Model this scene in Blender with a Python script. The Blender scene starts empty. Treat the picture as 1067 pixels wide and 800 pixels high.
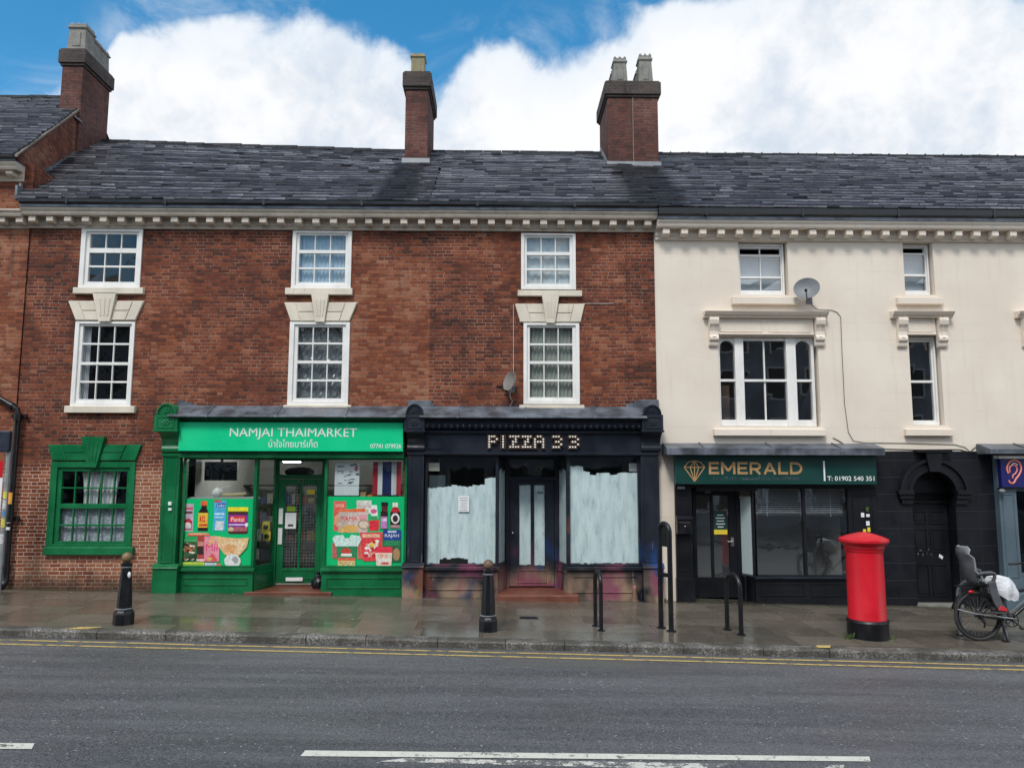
import bpy, bmesh, math, random
from mathutils import Vector, Matrix
random.seed(7)
R = math.radians
SC = bpy.context.scene
COL = SC.collection

# ------------------------------------------------------------------ camera survey
F, CD, CH = 795.0, 14.3, 2.35
TH, RO, YA = R(6.47), R(0.133), R(0.897)
FW = Vector((math.sin(YA)*math.cos(TH), math.cos(YA)*math.cos(TH), math.sin(TH)))
_r = Vector((math.cos(YA), -math.sin(YA), 0)); _u = _r.cross(FW)
RT = _r*math.cos(RO) + _u*math.sin(RO)
UP = -_r*math.sin(RO) + _u*math.cos(RO)
def at(px, py, Y=0.0):
    d = FW*F + RT*(px-533.5) + UP*(400-py)
    t = (Y+CD)/d.y
    return d.x*t, d.z*t+CH
def box_at(x0, y0, x1, y1, Y=0.0):
    ym, xm = (y0+y1)/2, (x0+x1)/2
    return at(x0, ym, Y)[0], at(x1, ym, Y)[0], at(xm, y1, Y)[1], at(xm, y0, Y)[1]
def gz(x, y=0): return 0.045 - 0.019*x           # the street falls gently to the right

# ------------------------------------------------------------------ node helpers
class NT:
    def __init__(s, nt): s.nt = nt
    def n(s, t, **k):
        o = s.nt.nodes.new(t)
        for a, b in k.items(): setattr(o, a, b)
        return o
    def set(s, sock, v):
        if isinstance(v, bpy.types.NodeSocket): s.nt.links.new(v, sock)
        elif v is not None:
            if hasattr(sock.default_value, '__len__') and not hasattr(v, '__len__'): v = (v,)*len(sock.default_value)
            if hasattr(v, '__len__') and len(sock.default_value) == 4 and len(v) == 3: v = (*v, 1)
            sock.default_value = v
    def m(s, op, a, b=None, c=None, clamp=False):
        o = s.n('ShaderNodeMath', operation=op, use_clamp=clamp)
        for i, v in enumerate((a, b, c)):
            if v is not None: s.set(o.inputs[i], v)
        return o.outputs[0]
    def mix(s, f, a, b, blend='MIX'):
        o = s.n('ShaderNodeMix', data_type='RGBA', blend_type=blend)
        s.set(o.inputs[0], f); s.set(o.inputs[6], a); s.set(o.inputs[7], b)
        return o.outputs[2]
    def noise(s, vec, scale, detail=4, rough=.55, dist=0.0):
        o = s.n('ShaderNodeTexNoise')
        s.set(o.inputs['Vector'], vec); o.inputs['Scale'].default_value = scale
        o.inputs['Detail'].default_value = detail; o.inputs['Roughness'].default_value = rough
        o.inputs['Distortion'].default_value = dist
        return o.outputs[0]
    def ss(s, v, lo, hi, a=0.0, b=1.0):
        o = s.n('ShaderNodeMapRange', interpolation_type='SMOOTHSTEP')
        s.set(o.inputs[0], v)
        for i, q in enumerate((lo, hi, a, b)): s.set(o.inputs[i+1], q)
        return o.outputs[0]
    def vmul(s, vec, t):
        o = s.n('ShaderNodeVectorMath', operation='MULTIPLY'); s.set(o.inputs[0], vec); o.inputs[1].default_value = t
        return o.outputs[0]
    def sep(s, vec):
        o = s.n('ShaderNodeSeparateXYZ'); s.set(o.inputs[0], vec); return o.outputs
    def comb(s, x, y, z=0.0):
        o = s.n('ShaderNodeCombineXYZ')
        for i, v in enumerate((x, y, z)): s.set(o.inputs[i], v)
        return o.outputs[0]
    def white(s, vec):
        o = s.n('ShaderNodeTexWhiteNoise', noise_dimensions='3D'); s.set(o.inputs[0], vec); return o.outputs[0], o.outputs[1]
    def ramp(s, f, stops, interp='LINEAR'):
        o = s.n('ShaderNodeValToRGB'); o.color_ramp.interpolation = interp
        e = o.color_ramp.elements
        while len(e) > 1: e.remove(e[-1])
        e[0].position = stops[0][0]; e[0].color = (*stops[0][1], 1)
        for p, c in stops[1:]:
            q = e.new(p); q.color = (*c, 1)
        s.set(o.inputs[0], f); return o.outputs[0]
    def bump(s, h, strength=.3, dist=.01):
        o = s.n('ShaderNodeBump'); o.inputs['Strength'].default_value = strength; o.inputs['Distance'].default_value = dist
        s.set(o.inputs['Height'], h); return o.outputs[0]
def newmat(name):
    m = bpy.data.materials.new(name); m.use_nodes = True
    t = NT(m.node_tree); p = m.node_tree.nodes['Principled BSDF']
    return m, t, p
def pos(t): return t.n('ShaderNodeNewGeometry').outputs['Position']
def uvc(t): return t.n('ShaderNodeTexCoord').outputs['UV']

def paint(name, col, rough=.45, var=.22, scale=2.5, dirt=.35, dirtcol=None, bump=.12, spec=.5, metal=0.0, streak=True):
    m, t, p = newmat(name); P = pos(t)
    n1 = t.noise(P, scale, 5); n2 = t.noise(P, scale*14, 4)
    lo = tuple(c*(1-var) for c in col); hi = tuple(min(1, c*(1+var*.7)) for c in col)
    c = t.mix(t.ss(n1, .3, .7), lo, hi)
    d = dirtcol or tuple(c_*.35+.012 for c_ in col)
    if streak:
        st = t.noise(t.vmul(P, (9, 9, .8)), 1.6, 5)
        f = t.m('MULTIPLY', t.ss(st, .54, .8), dirt)
        c = t.mix(f, c, d)
    c = t.mix(t.m('MULTIPLY', t.ss(n2, .56, .8), dirt*.8), c, d)
    t.set(p.inputs['Base Color'], c)
    t.set(p.inputs['Roughness'], t.ss(n1, .25, .75, max(.03, rough-.1), min(1, rough+.13)))
    p.inputs['Specular IOR Level'].default_value = spec; p.inputs['Metallic'].default_value = metal
    if bump: t.set(p.inputs['Normal'], t.bump(t.m('ADD', n2, t.noise(P, scale*40, 3)), bump, .006))
    return m

def plain(name, col, rough=.5, spec=.5, metal=0.0, emit=None):
    m, t, p = newmat(name)
    n = t.noise(pos(t), 30, 3)
    t.set(p.inputs['Base Color'], t.mix(n, tuple(c*.85 for c in col), tuple(min(1, c*1.1) for c in col)))
    p.inputs['Roughness'].default_value = rough; p.inputs['Specular IOR Level'].default_value = spec; p.inputs['Metallic'].default_value = metal
    if emit:
        p.inputs['Emission Color'].default_value = (*col, 1); p.inputs['Emission Strength'].default_value = emit
    return m

def brick(name, stops, mortar, mw=.006, variation='house', patch=None, bias=0.0):
    """Flemish bond; every brick draws its own colour from the stops."""
    m, t, p = newmat(name); UV = uvc(t); P = pos(t)
    wob = t.noise(P, 1.3, 2)
    u, v, _ = t.sep(UV)
    v = t.m('ADD', v, t.m('MULTIPLY', t.m('SUBTRACT', wob, .5), .03))
    u = t.m('ADD', u, 100.0); v = t.m('ADD', v, 50.0)
    vr = t.m('DIVIDE', v, .067); row = t.m('FLOOR', vr); fv = t.m('FRACT', vr)
    jit = t.white(t.comb(row, 3.3))[0]
    ur = t.m('ADD', t.m('DIVIDE', u, .315), t.m('ADD', t.m('MULTIPLY', t.m('MODULO', row, 2.0), .5), t.m('MULTIPLY', jit, .12)))
    ub = t.m('FLOOR', ur); fu = t.m('FRACT', ur)
    head = t.m('GREATER_THAN', fu, .667)
    a = t.m('SUBTRACT', fu, t.m('MULTIPLY', head, .667))            # distance from the brick's left end
    w = t.m('SUBTRACT', .667, t.m('MULTIPLY', head, .334))
    du = t.m('MULTIPLY', t.m('MINIMUM', a, t.m('SUBTRACT', w, a)), .315)
    dv = t.m('MULTIPLY', t.m('MINIMUM', fv, t.m('SUBTRACT', 1.0, fv)), .067)
    e = t.m('MINIMUM', du, dv)
    rag = t.m('MULTIPLY', t.m('SUBTRACT', t.noise(P, 55, 3), .5), .008)
    e = t.m('ADD', e, rag)
    mk = t.ss(e, mw*.55, mw*1.25)                                   # 0 in mortar, 1 in brick
    r1, rc = t.white(t.comb(ub, row, head)); rc2 = t.sep(rc)[1]
    big = t.noise(P, .55, 4, .6); mid = t.noise(P, 2.2, 3)
    f = t.m('ADD', t.m('MULTIPLY', r1, .38), t.m('ADD', t.m('MULTIPLY', t.m('SUBTRACT', big, .5), .95), t.m('ADD', t.m('MULTIPLY', t.m('GREATER_THAN', rc2, .972), .2), t.m('MULTIPLY', t.m('SUBTRACT', mid, .5), .18))))
    f = t.m('ADD', f, .36+bias)
    px, py, pz = t.sep(P)
    if patch:                                                       # rebuilt and weathered areas of the wall
        for (x0, x1, z0, z1, soft, amt) in patch:
            g = t.m('MULTIPLY', t.m('MULTIPLY', t.ss(px, x0-soft[0], x0+soft[0]), t.ss(px, x1-soft[1], x1+soft[1], 1, 0)),
                    t.m('MULTIPLY', t.ss(pz, z0-soft[2], z0+soft[2]), t.ss(pz, z1-soft[3], z1+soft[3], 1, 0)))
            f = t.m('ADD', f, t.m('MULTIPLY', g, amt))
    c = t.ramp(f, stops)
    c = t.mix(t.m('MULTIPLY', t.noise(P, 38, 4), .5), c, t.mix(.5, c, (.02, .014, .012)))
    mv = t.mix(t.ss(t.m('ADD', t.m('MULTIPLY', t.noise(P, 1.1, 5, .65), .7), t.m('MULTIPLY', t.noise(P, 16, 3), .3)), .42, .60), tuple(q*.3 for q in mortar), tuple(min(1, q*1.15) for q in mortar))
    if patch:
        lo = t.m('MULTIPLY', t.ss(pz, 2.2, 2.6, 1, 0), t.ss(px, -6.0, -5.6, 1, 0))
        mv = t.mix(t.m('MULTIPLY', lo, .9), mv, (.62, .50, .42))
        damp = t.m('MULTIPLY', t.ss(t.m('ADD', pz, t.m('MULTIPLY', t.noise(P, 3, 4), .5)), .45, .85, 1, 0), .75)
    c = t.mix(mk, mv, c)
    if patch: c = t.mix(damp, c, (.028, .026, .018))
    st = t.ss(t.noise(t.vmul(P, (5, 5, .7)), 1.5, 5), .55, .78)
    c = t.mix(t.m('MULTIPLY', st, .55), c, (.028, .02, .018))
    t.set(p.inputs['Base Color'], c); p.inputs['Roughness'].default_value = .85; p.inputs['Specular IOR Level'].default_value = .25
    h = t.m('ADD', mk, t.m('ADD', t.m('MULTIPLY', r1, .35), t.m('MULTIPLY', t.noise(P, 60, 3), .5)))
    t.set(p.inputs['Normal'], t.bump(h, .75, .008))
    return m

# ------------------------------------------------------------------ mesh helpers
ORG = {}
class MB:
    def __init__(s): s.v = []; s.f = []; s.c = []
    def add(s, vs, fs, col=None):
        o = len(s.v); s.v += [tuple(v) for v in vs]
        for f in fs: s.f.append([i+o for i in f]); s.c.append(col)
        return s
    def box(s, x0, x1, y0, y1, z0, z1, col=None):
        if x0 > x1: x0, x1 = x1, x0
        if y0 > y1: y0, y1 = y1, y0
        if z0 > z1: z0, z1 = z1, z0
        return s.add([(x0,y0,z0),(x1,y0,z0),(x1,y1,z0),(x0,y1,z0),(x0,y0,z1),(x1,y0,z1),(x1,y1,z1),(x0,y1,z1)],
              [(0,3,2,1),(4,5,6,7),(0,1,5,4),(1,2,6,5),(2,3,7,6),(3,0,4,7)], col)
    def poly(s, pts, col=None): return s.add(pts, [list(range(len(pts)))], col)
    def prism(s, pts, y0, y1, col=None):                 # outline in (x, z) pushed along y
        n = len(pts)
        vs = [(x, y0, z) for x, z in pts] + [(x, y1, z) for x, z in pts]
        return s.add(vs, [list(range(n)), list(range(2*n-1, n-1, -1))] + [(i, i+n, (i+1) % n+n, (i+1) % n) for i in range(n)], col)
    def prof(s, pts, x0, x1, col=None):                  # profile in (y, z) pushed along x
        n = len(pts)
        vs = [(x0, y, z) for y, z in pts] + [(x1, y, z) for y, z in pts]
        return s.add(vs, [list(range(n)), list(range(2*n-1, n-1, -1))] + [(i, i+n, (i+1) % n+n, (i+1) % n) for i in range(n)], col)
    def plan(s, pts, z0, z1, col=None):                  # outline in (x, y) raised along z
        n = len(pts)
        vs = [(x, y, z0) for x, y in pts] + [(x, y, z1) for x, y in pts]
        return s.add(vs, [list(range(n-1, -1, -1)), list(range(n, 2*n))] + [(i, (i+1) % n, (i+1) % n+n, i+n) for i in range(n)], col)
    def lathe(s, prof, cx, cy, n=24, z=0.0, rot=0.0, col=None):
        vs = []; fs = []
        for r, h in prof:
            for k in range(n):
                a = 2*math.pi*k/n+rot; vs.append((cx+r*math.cos(a), cy+r*math.sin(a), z+h))
        for i in range(len(prof)-1):
            for k in range(n): fs.append((i*n+k, i*n+(k+1) % n, (i+1)*n+(k+1) % n, (i+1)*n+k))
        fs.append(list(range(n-1, -1, -1))); fs.append([(len(prof)-1)*n+k for k in range(n)])
        return s.add(vs, fs, col)
    def tube(s, pts, r, n=8, closed=False, col=None):
        pts = [Vector(p) for p in pts]; vs = []; fs = []; m = len(pts)
        ref = None
        for i, p in enumerate(pts):
            if closed: d = pts[(i+1) % m]-pts[i-1]
            else: d = pts[min(i+1, m-1)]-pts[max(i-1, 0)]
            d.normalize()
            if ref is None: ref = Vector((0, 0, 1)) if abs(d.z) < .9 else Vector((1, 0, 0))
            a = d.cross(ref).normalized(); b = a.cross(d).normalized(); ref = b
            rr = r[i] if isinstance(r, (list, tuple)) else r
            for k in range(n):
                q = 2*math.pi*k/n; vs.append(p+a*math.cos(q)*rr+b*math.sin(q)*rr)
        for i in range(m if closed else m-1):
            j = (i+1) % m
            for k in range(n): fs.append((i*n+k, i*n+(k+1) % n, j*n+(k+1) % n, j*n+k))
        if not closed: fs.append(list(range(n-1, -1, -1))); fs.append([(m-1)*n+k for k in range(n)])
        return s.add(vs, fs, col)
    def ball(s, c, r, n=12, sq=(1, 1, 1), col=None):
        vs = [(c[0], c[1], c[2]-r*sq[2])]; fs = []; h = n//2
        for i in range(1, h):
            a = math.pi*i/h-math.pi/2
            for k in range(n):
                q = 2*math.pi*k/n; vs.append((c[0]+r*sq[0]*math.cos(a)*math.cos(q), c[1]+r*sq[1]*math.cos(a)*math.sin(q), c[2]+r*sq[2]*math.sin(a)))
        vs.append((c[0], c[1], c[2]+r*sq[2])); L = len(vs)-1
        for k in range(n):
            fs.append((0, 1+(k+1) % n, 1+k)); fs.append((L, 1+(h-2)*n+k, 1+(h-2)*n+(k+1) % n))
        for i in range(h-2):
            for k in range(n): fs.append((1+i*n+k, 1+i*n+(k+1) % n, 1+(i+1)*n+(k+1) % n, 1+(i+1)*n+k))
        return s.add(vs, fs, col)
    def build(s, name, mat, parent=None, org=None, bevel=0.0, smooth=False, recalc=True, seg=1):
        if org is None: org = ORG.get(parent.name, (0, 0, 0)) if parent else (0, 0, 0)
        me = bpy.data.meshes.new(name)
        me.from_pydata([(x-org[0], y-org[1], z-org[2]) for x, y, z in s.v], [], s.f)
        if recalc:
            bm = bmesh.new(); bm.from_mesh(me); bmesh.ops.recalc_face_normals(bm, faces=bm.faces[:]); bm.to_mesh(me); bm.free()
        me.update()
        uv = me.uv_layers.new(name='UVMap').data
        for p in me.polygons:
            n = p.normal
            for li in p.loop_indices:
                co = me.vertices[me.loops[li].vertex_index].co
                x, y, z = co.x+org[0], co.y+org[1], co.z+org[2]
                if abs(n.z) > .85: q = (x, y)
                elif abs(n.x) > abs(n.y): q = (y, z)
                else: q = (x, z)
                uv[li].uv = q
        if any(c is not None for c in s.c):
            at_ = me.color_attributes.new('tone', 'FLOAT_COLOR', 'CORNER').data
            for p, c in zip(me.polygons, s.c):
                for li in p.loop_indices: at_[li].color = (*(c or (.5, .5, .5)), 1)
        if smooth:
            for p in me.polygons: p.use_smooth = True
            me.set_sharp_from_angle(angle=R(38))
        me.materials.append(mat)
        o = bpy.data.objects.new(name, me); COL.objects.link(o)
        if parent:
            o.parent = parent
        else: o.location = org
        ORG[o.name] = org
        if bevel:
            b = o.modifiers.new('soft_edge', 'BEVEL'); b.width = bevel; b.segments = seg; b.limit_method = 'ANGLE'; b.angle_limit = R(40)
        return o
def tag(o, label=None, cat=None, group=None, kind=None):
    if label: o['label'] = label
    if cat: o['category'] = cat
    if group: o['group'] = group
    if kind: o['kind'] = kind
    return o
def thing(name, loc, label, cat, group=None):
    o = bpy.data.objects.new(name, None); COL.objects.link(o); o.location = loc; o.empty_display_size = .2
    ORG[o.name] = tuple(loc)
    return tag(o, label, cat, group)
def copy_tree(o, parent=None):
    c = o.copy(); COL.objects.link(c); c.parent = parent; ORG[c.name] = ORG[o.name]
    for ch in list(o.children): copy_tree(ch, c)
    return c

def text_mb(s, x0, x1, z0, z1, y0, depth=.01, bold=0.0):
    """Lettering with the built-in font, scaled to fill the given rectangle of the wall."""
    c = bpy.data.curves.new('lettering', 'FONT'); c.body = s; c.offset = bold; c.resolution_u = 3; c.fill_mode = 'FRONT'
    o = bpy.data.objects.new('lettering', c); COL.objects.link(o)
    dg = bpy.context.evaluated_depsgraph_get(); dg.update()
    me = bpy.data.meshes.new_from_object(o.evaluated_get(dg))
    bpy.data.objects.remove(o); bpy.data.curves.remove(c)
    vs = [v.co.copy() for v in me.vertices]
    ax, bx = min(v.x for v in vs), max(v.x for v in vs); az, bz = min(v.y for v in vs), max(v.y for v in vs)
    bm = bmesh.new(); bm.from_mesh(me); bpy.data.meshes.remove(me)
    ret = bmesh.ops.extrude_face_region(bm, geom=bm.faces[:])
    for v in ret['geom']:
        if isinstance(v, bmesh.types.BMVert): v.co.z += 1
    bm.verts.ensure_lookup_table()
    mb = MB()
    mb.add([(x0+(v.co.x-ax)/(bx-ax)*(x1-x0), y0-v.co.z*depth, z0+(v.co.y-az)/(bz-az)*(z1-z0)) for v in bm.verts],
           [[v.index for v in f.verts] for f in bm.faces])
    bm.free()
    return mb

# ------------------------------------------------------------------ materials
DARKST = [(0, (.018,.012,.011)), (.2, (.050,.019,.014)), (.38, (.110,.030,.017)), (.58, (.190,.046,.021)), (.78, (.28,.080,.034)), (1, (.36,.150,.080))]
M = {}
MORT = (.25, .19, .155)
M['brick_west'] = brick('west house brick', DARKST, MORT, patch=[
    (-12, -5.9, -1, 2.35, (.1,.3,.1,.08), .30), (-12, -9.0, 2.0, 7, (.1,.05,.3,.1), .16), (-3.7, -1.1, 3.3, 6.3, (.35,.01,.1,.5), .24), (-12, -1, 6.1, 7.2, (.1,.1,.5,.1), -.07),
    (-6.6, -4.0, 3.4, 7, (.5,.5,.2,.2), .02)])
M['brick_east'] = brick('east house brick', DARKST, MORT, patch=[(-1.3, .4, 3.3, 6.2, (.01,.4,.2,.6), -.04), (2.35, 3.2, 0, 7, (.02,.02,.1,.1), -.06)], bias=.0)
M['brick_left'] = brick('left house brick', DARKST, MORT, patch=[(-20, -5, -1, 2.35, (.1,.3,.1,.08), .26), (-20, -8.9, 2.0, 7.6, (.1,.05,.3,.1), .13)], bias=.05)
M['brick_chim'] = brick('chimney brick', [(0, (.035,.022,.021)), (.35, (.085,.036,.031)), (.65, (.145,.052,.040)), (1, (.20,.085,.06))], (.15,.125,.11))
M['brick_cap'] = brick('sooty chimney cap brick', [(0, (.03,.026,.025)), (.5, (.075,.06,.054)), (1, (.12,.085,.07))], (.09,.085,.08))
M['white'] = paint('white gloss window paint', (.78,.77,.74), .35, .06, 3, .22, (.42,.39,.33), .05)
M['cream'] = paint('cream stone paint', (.66,.60,.49), .55, .1, 2.5, .3, (.30,.26,.20), .12)
M['slate_edge'] = paint('mortared slate verge', (.17,.14,.11), .8, .25, 5, .4, (.05,.05,.05), .2)
M['cream_cornice'] = paint('cornice cream paint', (.57,.50,.41), .6, .14, 2.5, .42, (.16,.14,.115), .15)
M['green'] = paint('green gloss shop paint', (.003,.140,.046), .28, .22, 2.2, .3, (.006,.055,.02), .09)
M['navy'] = paint('blue black shop paint', (.008,.0115,.021), .4, .25, 2.2, .3, (.022,.025,.03), .1, spec=.35)
M['black_stone'] = paint('black painted stone', (.0048,.0058,.009), .5, .3, 1.6, .3, (.016,.018,.021), .18, spec=.3)
M['slate_blue'] = paint('slate blue shop paint', (.085,.125,.155), .45, .12, 2, .25, (.05,.06,.07), .08)
M['lead'] = paint('weathered lead', (.125,.142,.168), .45, .5, 3.5, .6, (.06,.066,.075), .2, metal=.35)
M['lead_pale'] = paint('pale lead flashing', (.17,.185,.205), .5, .3, 4, .5, (.14,.15,.16), .2)
M['gutter'] = paint('black cast iron gutter', (.012,.014,.018), .35, .3, 4, .3, (.05,.05,.05), .1)
M['iron'] = paint('black street iron', (.006,.007,.010), .33, .3, 5, .4, (.025,.026,.03), .15, spec=.4)
M['redpost'] = paint('red pillar paint', (.56,.004,.016), .36, .13, 2, .28, (.25,.008,.012), .06)
M['pot_stone'] = paint('grey stone chimney pot', (.20,.195,.175), .8, .25, 6, .6, (.09,.09,.075), .3)
M['pot_buff'] = paint('buff clay chimney pot', (.24,.21,.12), .8, .25, 6, .6, (.10,.10,.06), .3)
M['gold'] = paint('tan sign lettering', (.42,.25,.11), .45, .08, 6, .1, None, 0)
M['sign_green'] = paint('bright green sign panel', (.003,.60,.26), .32, .05, 1.2, .06, None, .02)
M['vinyl_green'] = plain('green printed vinyl', (.004,.50,.17), .25)
M['emerald'] = paint('dark emerald sign panel', (.002,.044,.037), .4, .1, 1.2, .1, None, .02)
M['white_print'] = plain('white print', (.82,.82,.82), .4)
M['paper'] = plain('white paper', (.75,.77,.78), .6)
M['sign_navy'] = plain('navy sign panel', (.012,.014,.12), .3)
M['coral'] = plain('coral sign line', (.85,.25,.18), .4)
M['bulb'] = plain('warm white bulb', (.90,.84,.76), .25)
M['rust'] = paint('copper letter rim', (.17,.085,.05), .5, .3, 20, .4, None, .1)
M['steel'] = paint('brushed steel', (.5,.5,.5), .35, .1, 10, .2, None, .05, metal=.9)
M['dish_grey'] = paint('grey dish enamel', (.17,.18,.19), .45, .12, 6, .25, None, .05)
M['dish_stone'] = paint('stone grey dish enamel', (.20,.19,.175), .5, .12, 6, .3, None, .05)
M['cable_dark'] = plain('dark cable', (.06,.055,.05), .5)
M['cable_pale'] = plain('pale cable', (.5,.48,.45), .5)
M['interior'] = plain('dim interior plaster', (.12,.12,.115), .9)
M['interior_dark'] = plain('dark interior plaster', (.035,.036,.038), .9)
M['interior_pale'] = plain('pale shop interior', (.40,.40,.38), .9)
M['wood'] = paint('brown stained wood', (.07,.035,.02), .5, .3, 5, .3)
M['terracotta'] = paint('red tiled step', (.16,.055,.034), .4, .25, 5, .6, (.05,.03,.024), .2)
M['curtain'] = plain('white net curtain', (.72,.72,.74), .9)
M['curtain_grey'] = plain('grey pleated curtain', (.36,.37,.33), .9)
M['curtain_blue'] = plain('pale blue voile', (.50,.60,.70), .9)
M['blind'] = plain('pale window blind', (.62,.66,.68), .7)
M['plastic_sheet'] = plain('crumpled clear plastic', (.30,.33,.36), .25)
M['brown_panel'] = plain('brown cupboard', (.16,.09,.05), .6)

def glass(name, tint=(1,1,1), refl=1.0, wobble=.25):
    m, t, p = newmat(name); nt = m.node_tree
    nt.nodes.remove(p)
    P = pos(t)
    nrm = t.bump(t.m('ADD', t.noise(P, 2.2, 2), t.m('MULTIPLY', t.noise(P, 9, 2), .12)), wobble, .02)
    lw = t.n('ShaderNodeLayerWeight'); t.set(lw.inputs['Normal'], nrm)
    fr = t.m('ADD', .055, t.m('MULTIPLY', t.m('POWER', lw.outputs['Facing'], 5.0), .9))
    gl = t.n('ShaderNodeBsdfGlossy'); gl.inputs['Roughness'].default_value = .012; t.set(gl.inputs['Normal'], nrm)
    tr = t.n('ShaderNodeBsdfTransparent'); tr.inputs[0].default_value = (*tint, 1)
    mx = t.n('ShaderNodeMixShader')
    t.set(mx.inputs[0], t.m('MULTIPLY', fr, 1.25*refl, clamp=True))
    nt.links.new(tr.outputs[0], mx.inputs[1]); nt.links.new(gl.outputs[0], mx.inputs[2])
    nt.links.new(mx.outputs[0], nt.nodes['Material Output'].inputs[0])
    return m
M['glass'] = glass('old window glass', (.86,.9,.9), 1.1)
M['glass_double'] = glass('double glazing', (.8,.84,.87), 2.6, .012)
M['glass_shop'] = glass('shop window glass', (.85,.9,.9), 1.0, .1)
M['glass_dark'] = glass('tinted shop glass', (.86,.88,.9), 3.0, .1)

def m_render():
    m, t, p = newmat('cream smooth render'); P = pos(t); x, y, z = t.sep(P)
    zr = t.m('DIVIDE', t.m('ADD', z, .02), .335); row = t.m('FLOOR', zr); fz = t.m('FRACT', zr)
    line = t.m('ADD', fz, t.m('MULTIPLY', t.m('SUBTRACT', t.noise(P, 4, 3), .5), .02))
    g = t.m('LESS_THAN', t.m('ABSOLUTE', t.m('SUBTRACT', line, .5)), .014)
    xr = t.m('FRACT', t.m('ADD', t.m('DIVIDE', x, .95), t.m('MULTIPLY', t.m('MODULO', row, 2.0), .5)))
    gv = t.m('MULTIPLY', t.m('LESS_THAN', t.m('ABSOLUTE', t.m('SUBTRACT', xr, .5)), .005), .35)
    g = t.m('MULTIPLY', t.m('MAXIMUM', g, t.m('MULTIPLY', gv, .3)), t.ss(t.noise(P, 1.1, 3), .38, .66))
    c = t.mix(t.ss(t.noise(P, .8, 5), .3, .7), (.70,.615,.52), (.77,.69,.59))
    c = t.mix(t.m('MULTIPLY', g, .2), c, (.30,.25,.20))
    st = t.ss(t.noise(t.vmul(P, (7, 7, .5)), 1.2, 6), .52, .82)
    c = t.mix(t.m('MULTIPLY', st, .24), c, (.42,.35,.28))
    c = t.mix(t.m('MULTIPLY', t.ss(t.noise(P, 26, 4), .62, .8), .3), c, (.36,.31,.26))
    sp = t.ss(t.noise(P, 9, 2), .74, .78)
    c = t.mix(t.m('MULTIPLY', sp, .55), c, (.2,.16,.13))
    t.set(p.inputs['Base Color'], c); p.inputs['Roughness'].default_value = .8; p.inputs['Specular IOR Level'].default_value = .3
    h = t.m('SUBTRACT', t.m('MULTIPLY', t.noise(P, 12, 4), .4), t.m('MULTIPLY', g, .8))
    t.set(p.inputs['Normal'], t.bump(h, .35, .008))
    return m
M['render'] = m_render()

def m_blackblocks():
    m, t, p = newmat('black painted stone blocks'); P = pos(t); x, y, z = t.sep(P)
    zr = t.m('DIVIDE', t.m('ADD', z, .11), .315); row = t.m('FLOOR', zr); fz = t.m('FRACT', zr)
    g = t.ss(t.m('ABSOLUTE', t.m('SUBTRACT', fz, .5)), .018, .035, 1, 0)
    xr = t.m('FRACT', t.m('ADD', t.m('DIVIDE', x, .78), t.m('MULTIPLY', t.m('MODULO', row, 2.0), .5)))
    gv = t.ss(t.m('ABSOLUTE', t.m('SUBTRACT', xr, .5)), .006, .012, 1, 0)
    g = t.m('MAXIMUM', g, gv)
    c = t.mix(t.ss(t.noise(P, 1.4, 5), .3, .72), (.0035,.0045,.0075), (.008,.0095,.014))
    c = t.mix(t.m('MULTIPLY', t.ss(t.noise(t.vmul(P, (8, 8, .6)), 1.5, 5), .56, .8), .4), c, (.024,.026,.03))
    c = t.mix(t.m('MULTIPLY', g, .35), c, (.022,.024,.028)); p.inputs['Specular IOR Level'].default_value = .3
    t.set(p.inputs['Base Color'], c); t.set(p.inputs['Roughness'], t.ss(t.noise(P, 3, 4), .3, .7, .38, .62))
    t.set(p.inputs['Normal'], t.bump(t.m('SUBTRACT', t.m('MULTIPLY', t.noise(P, 14, 4), .5), g), .5, .01))
    return m
M['blocks'] = m_blackblocks()

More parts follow.
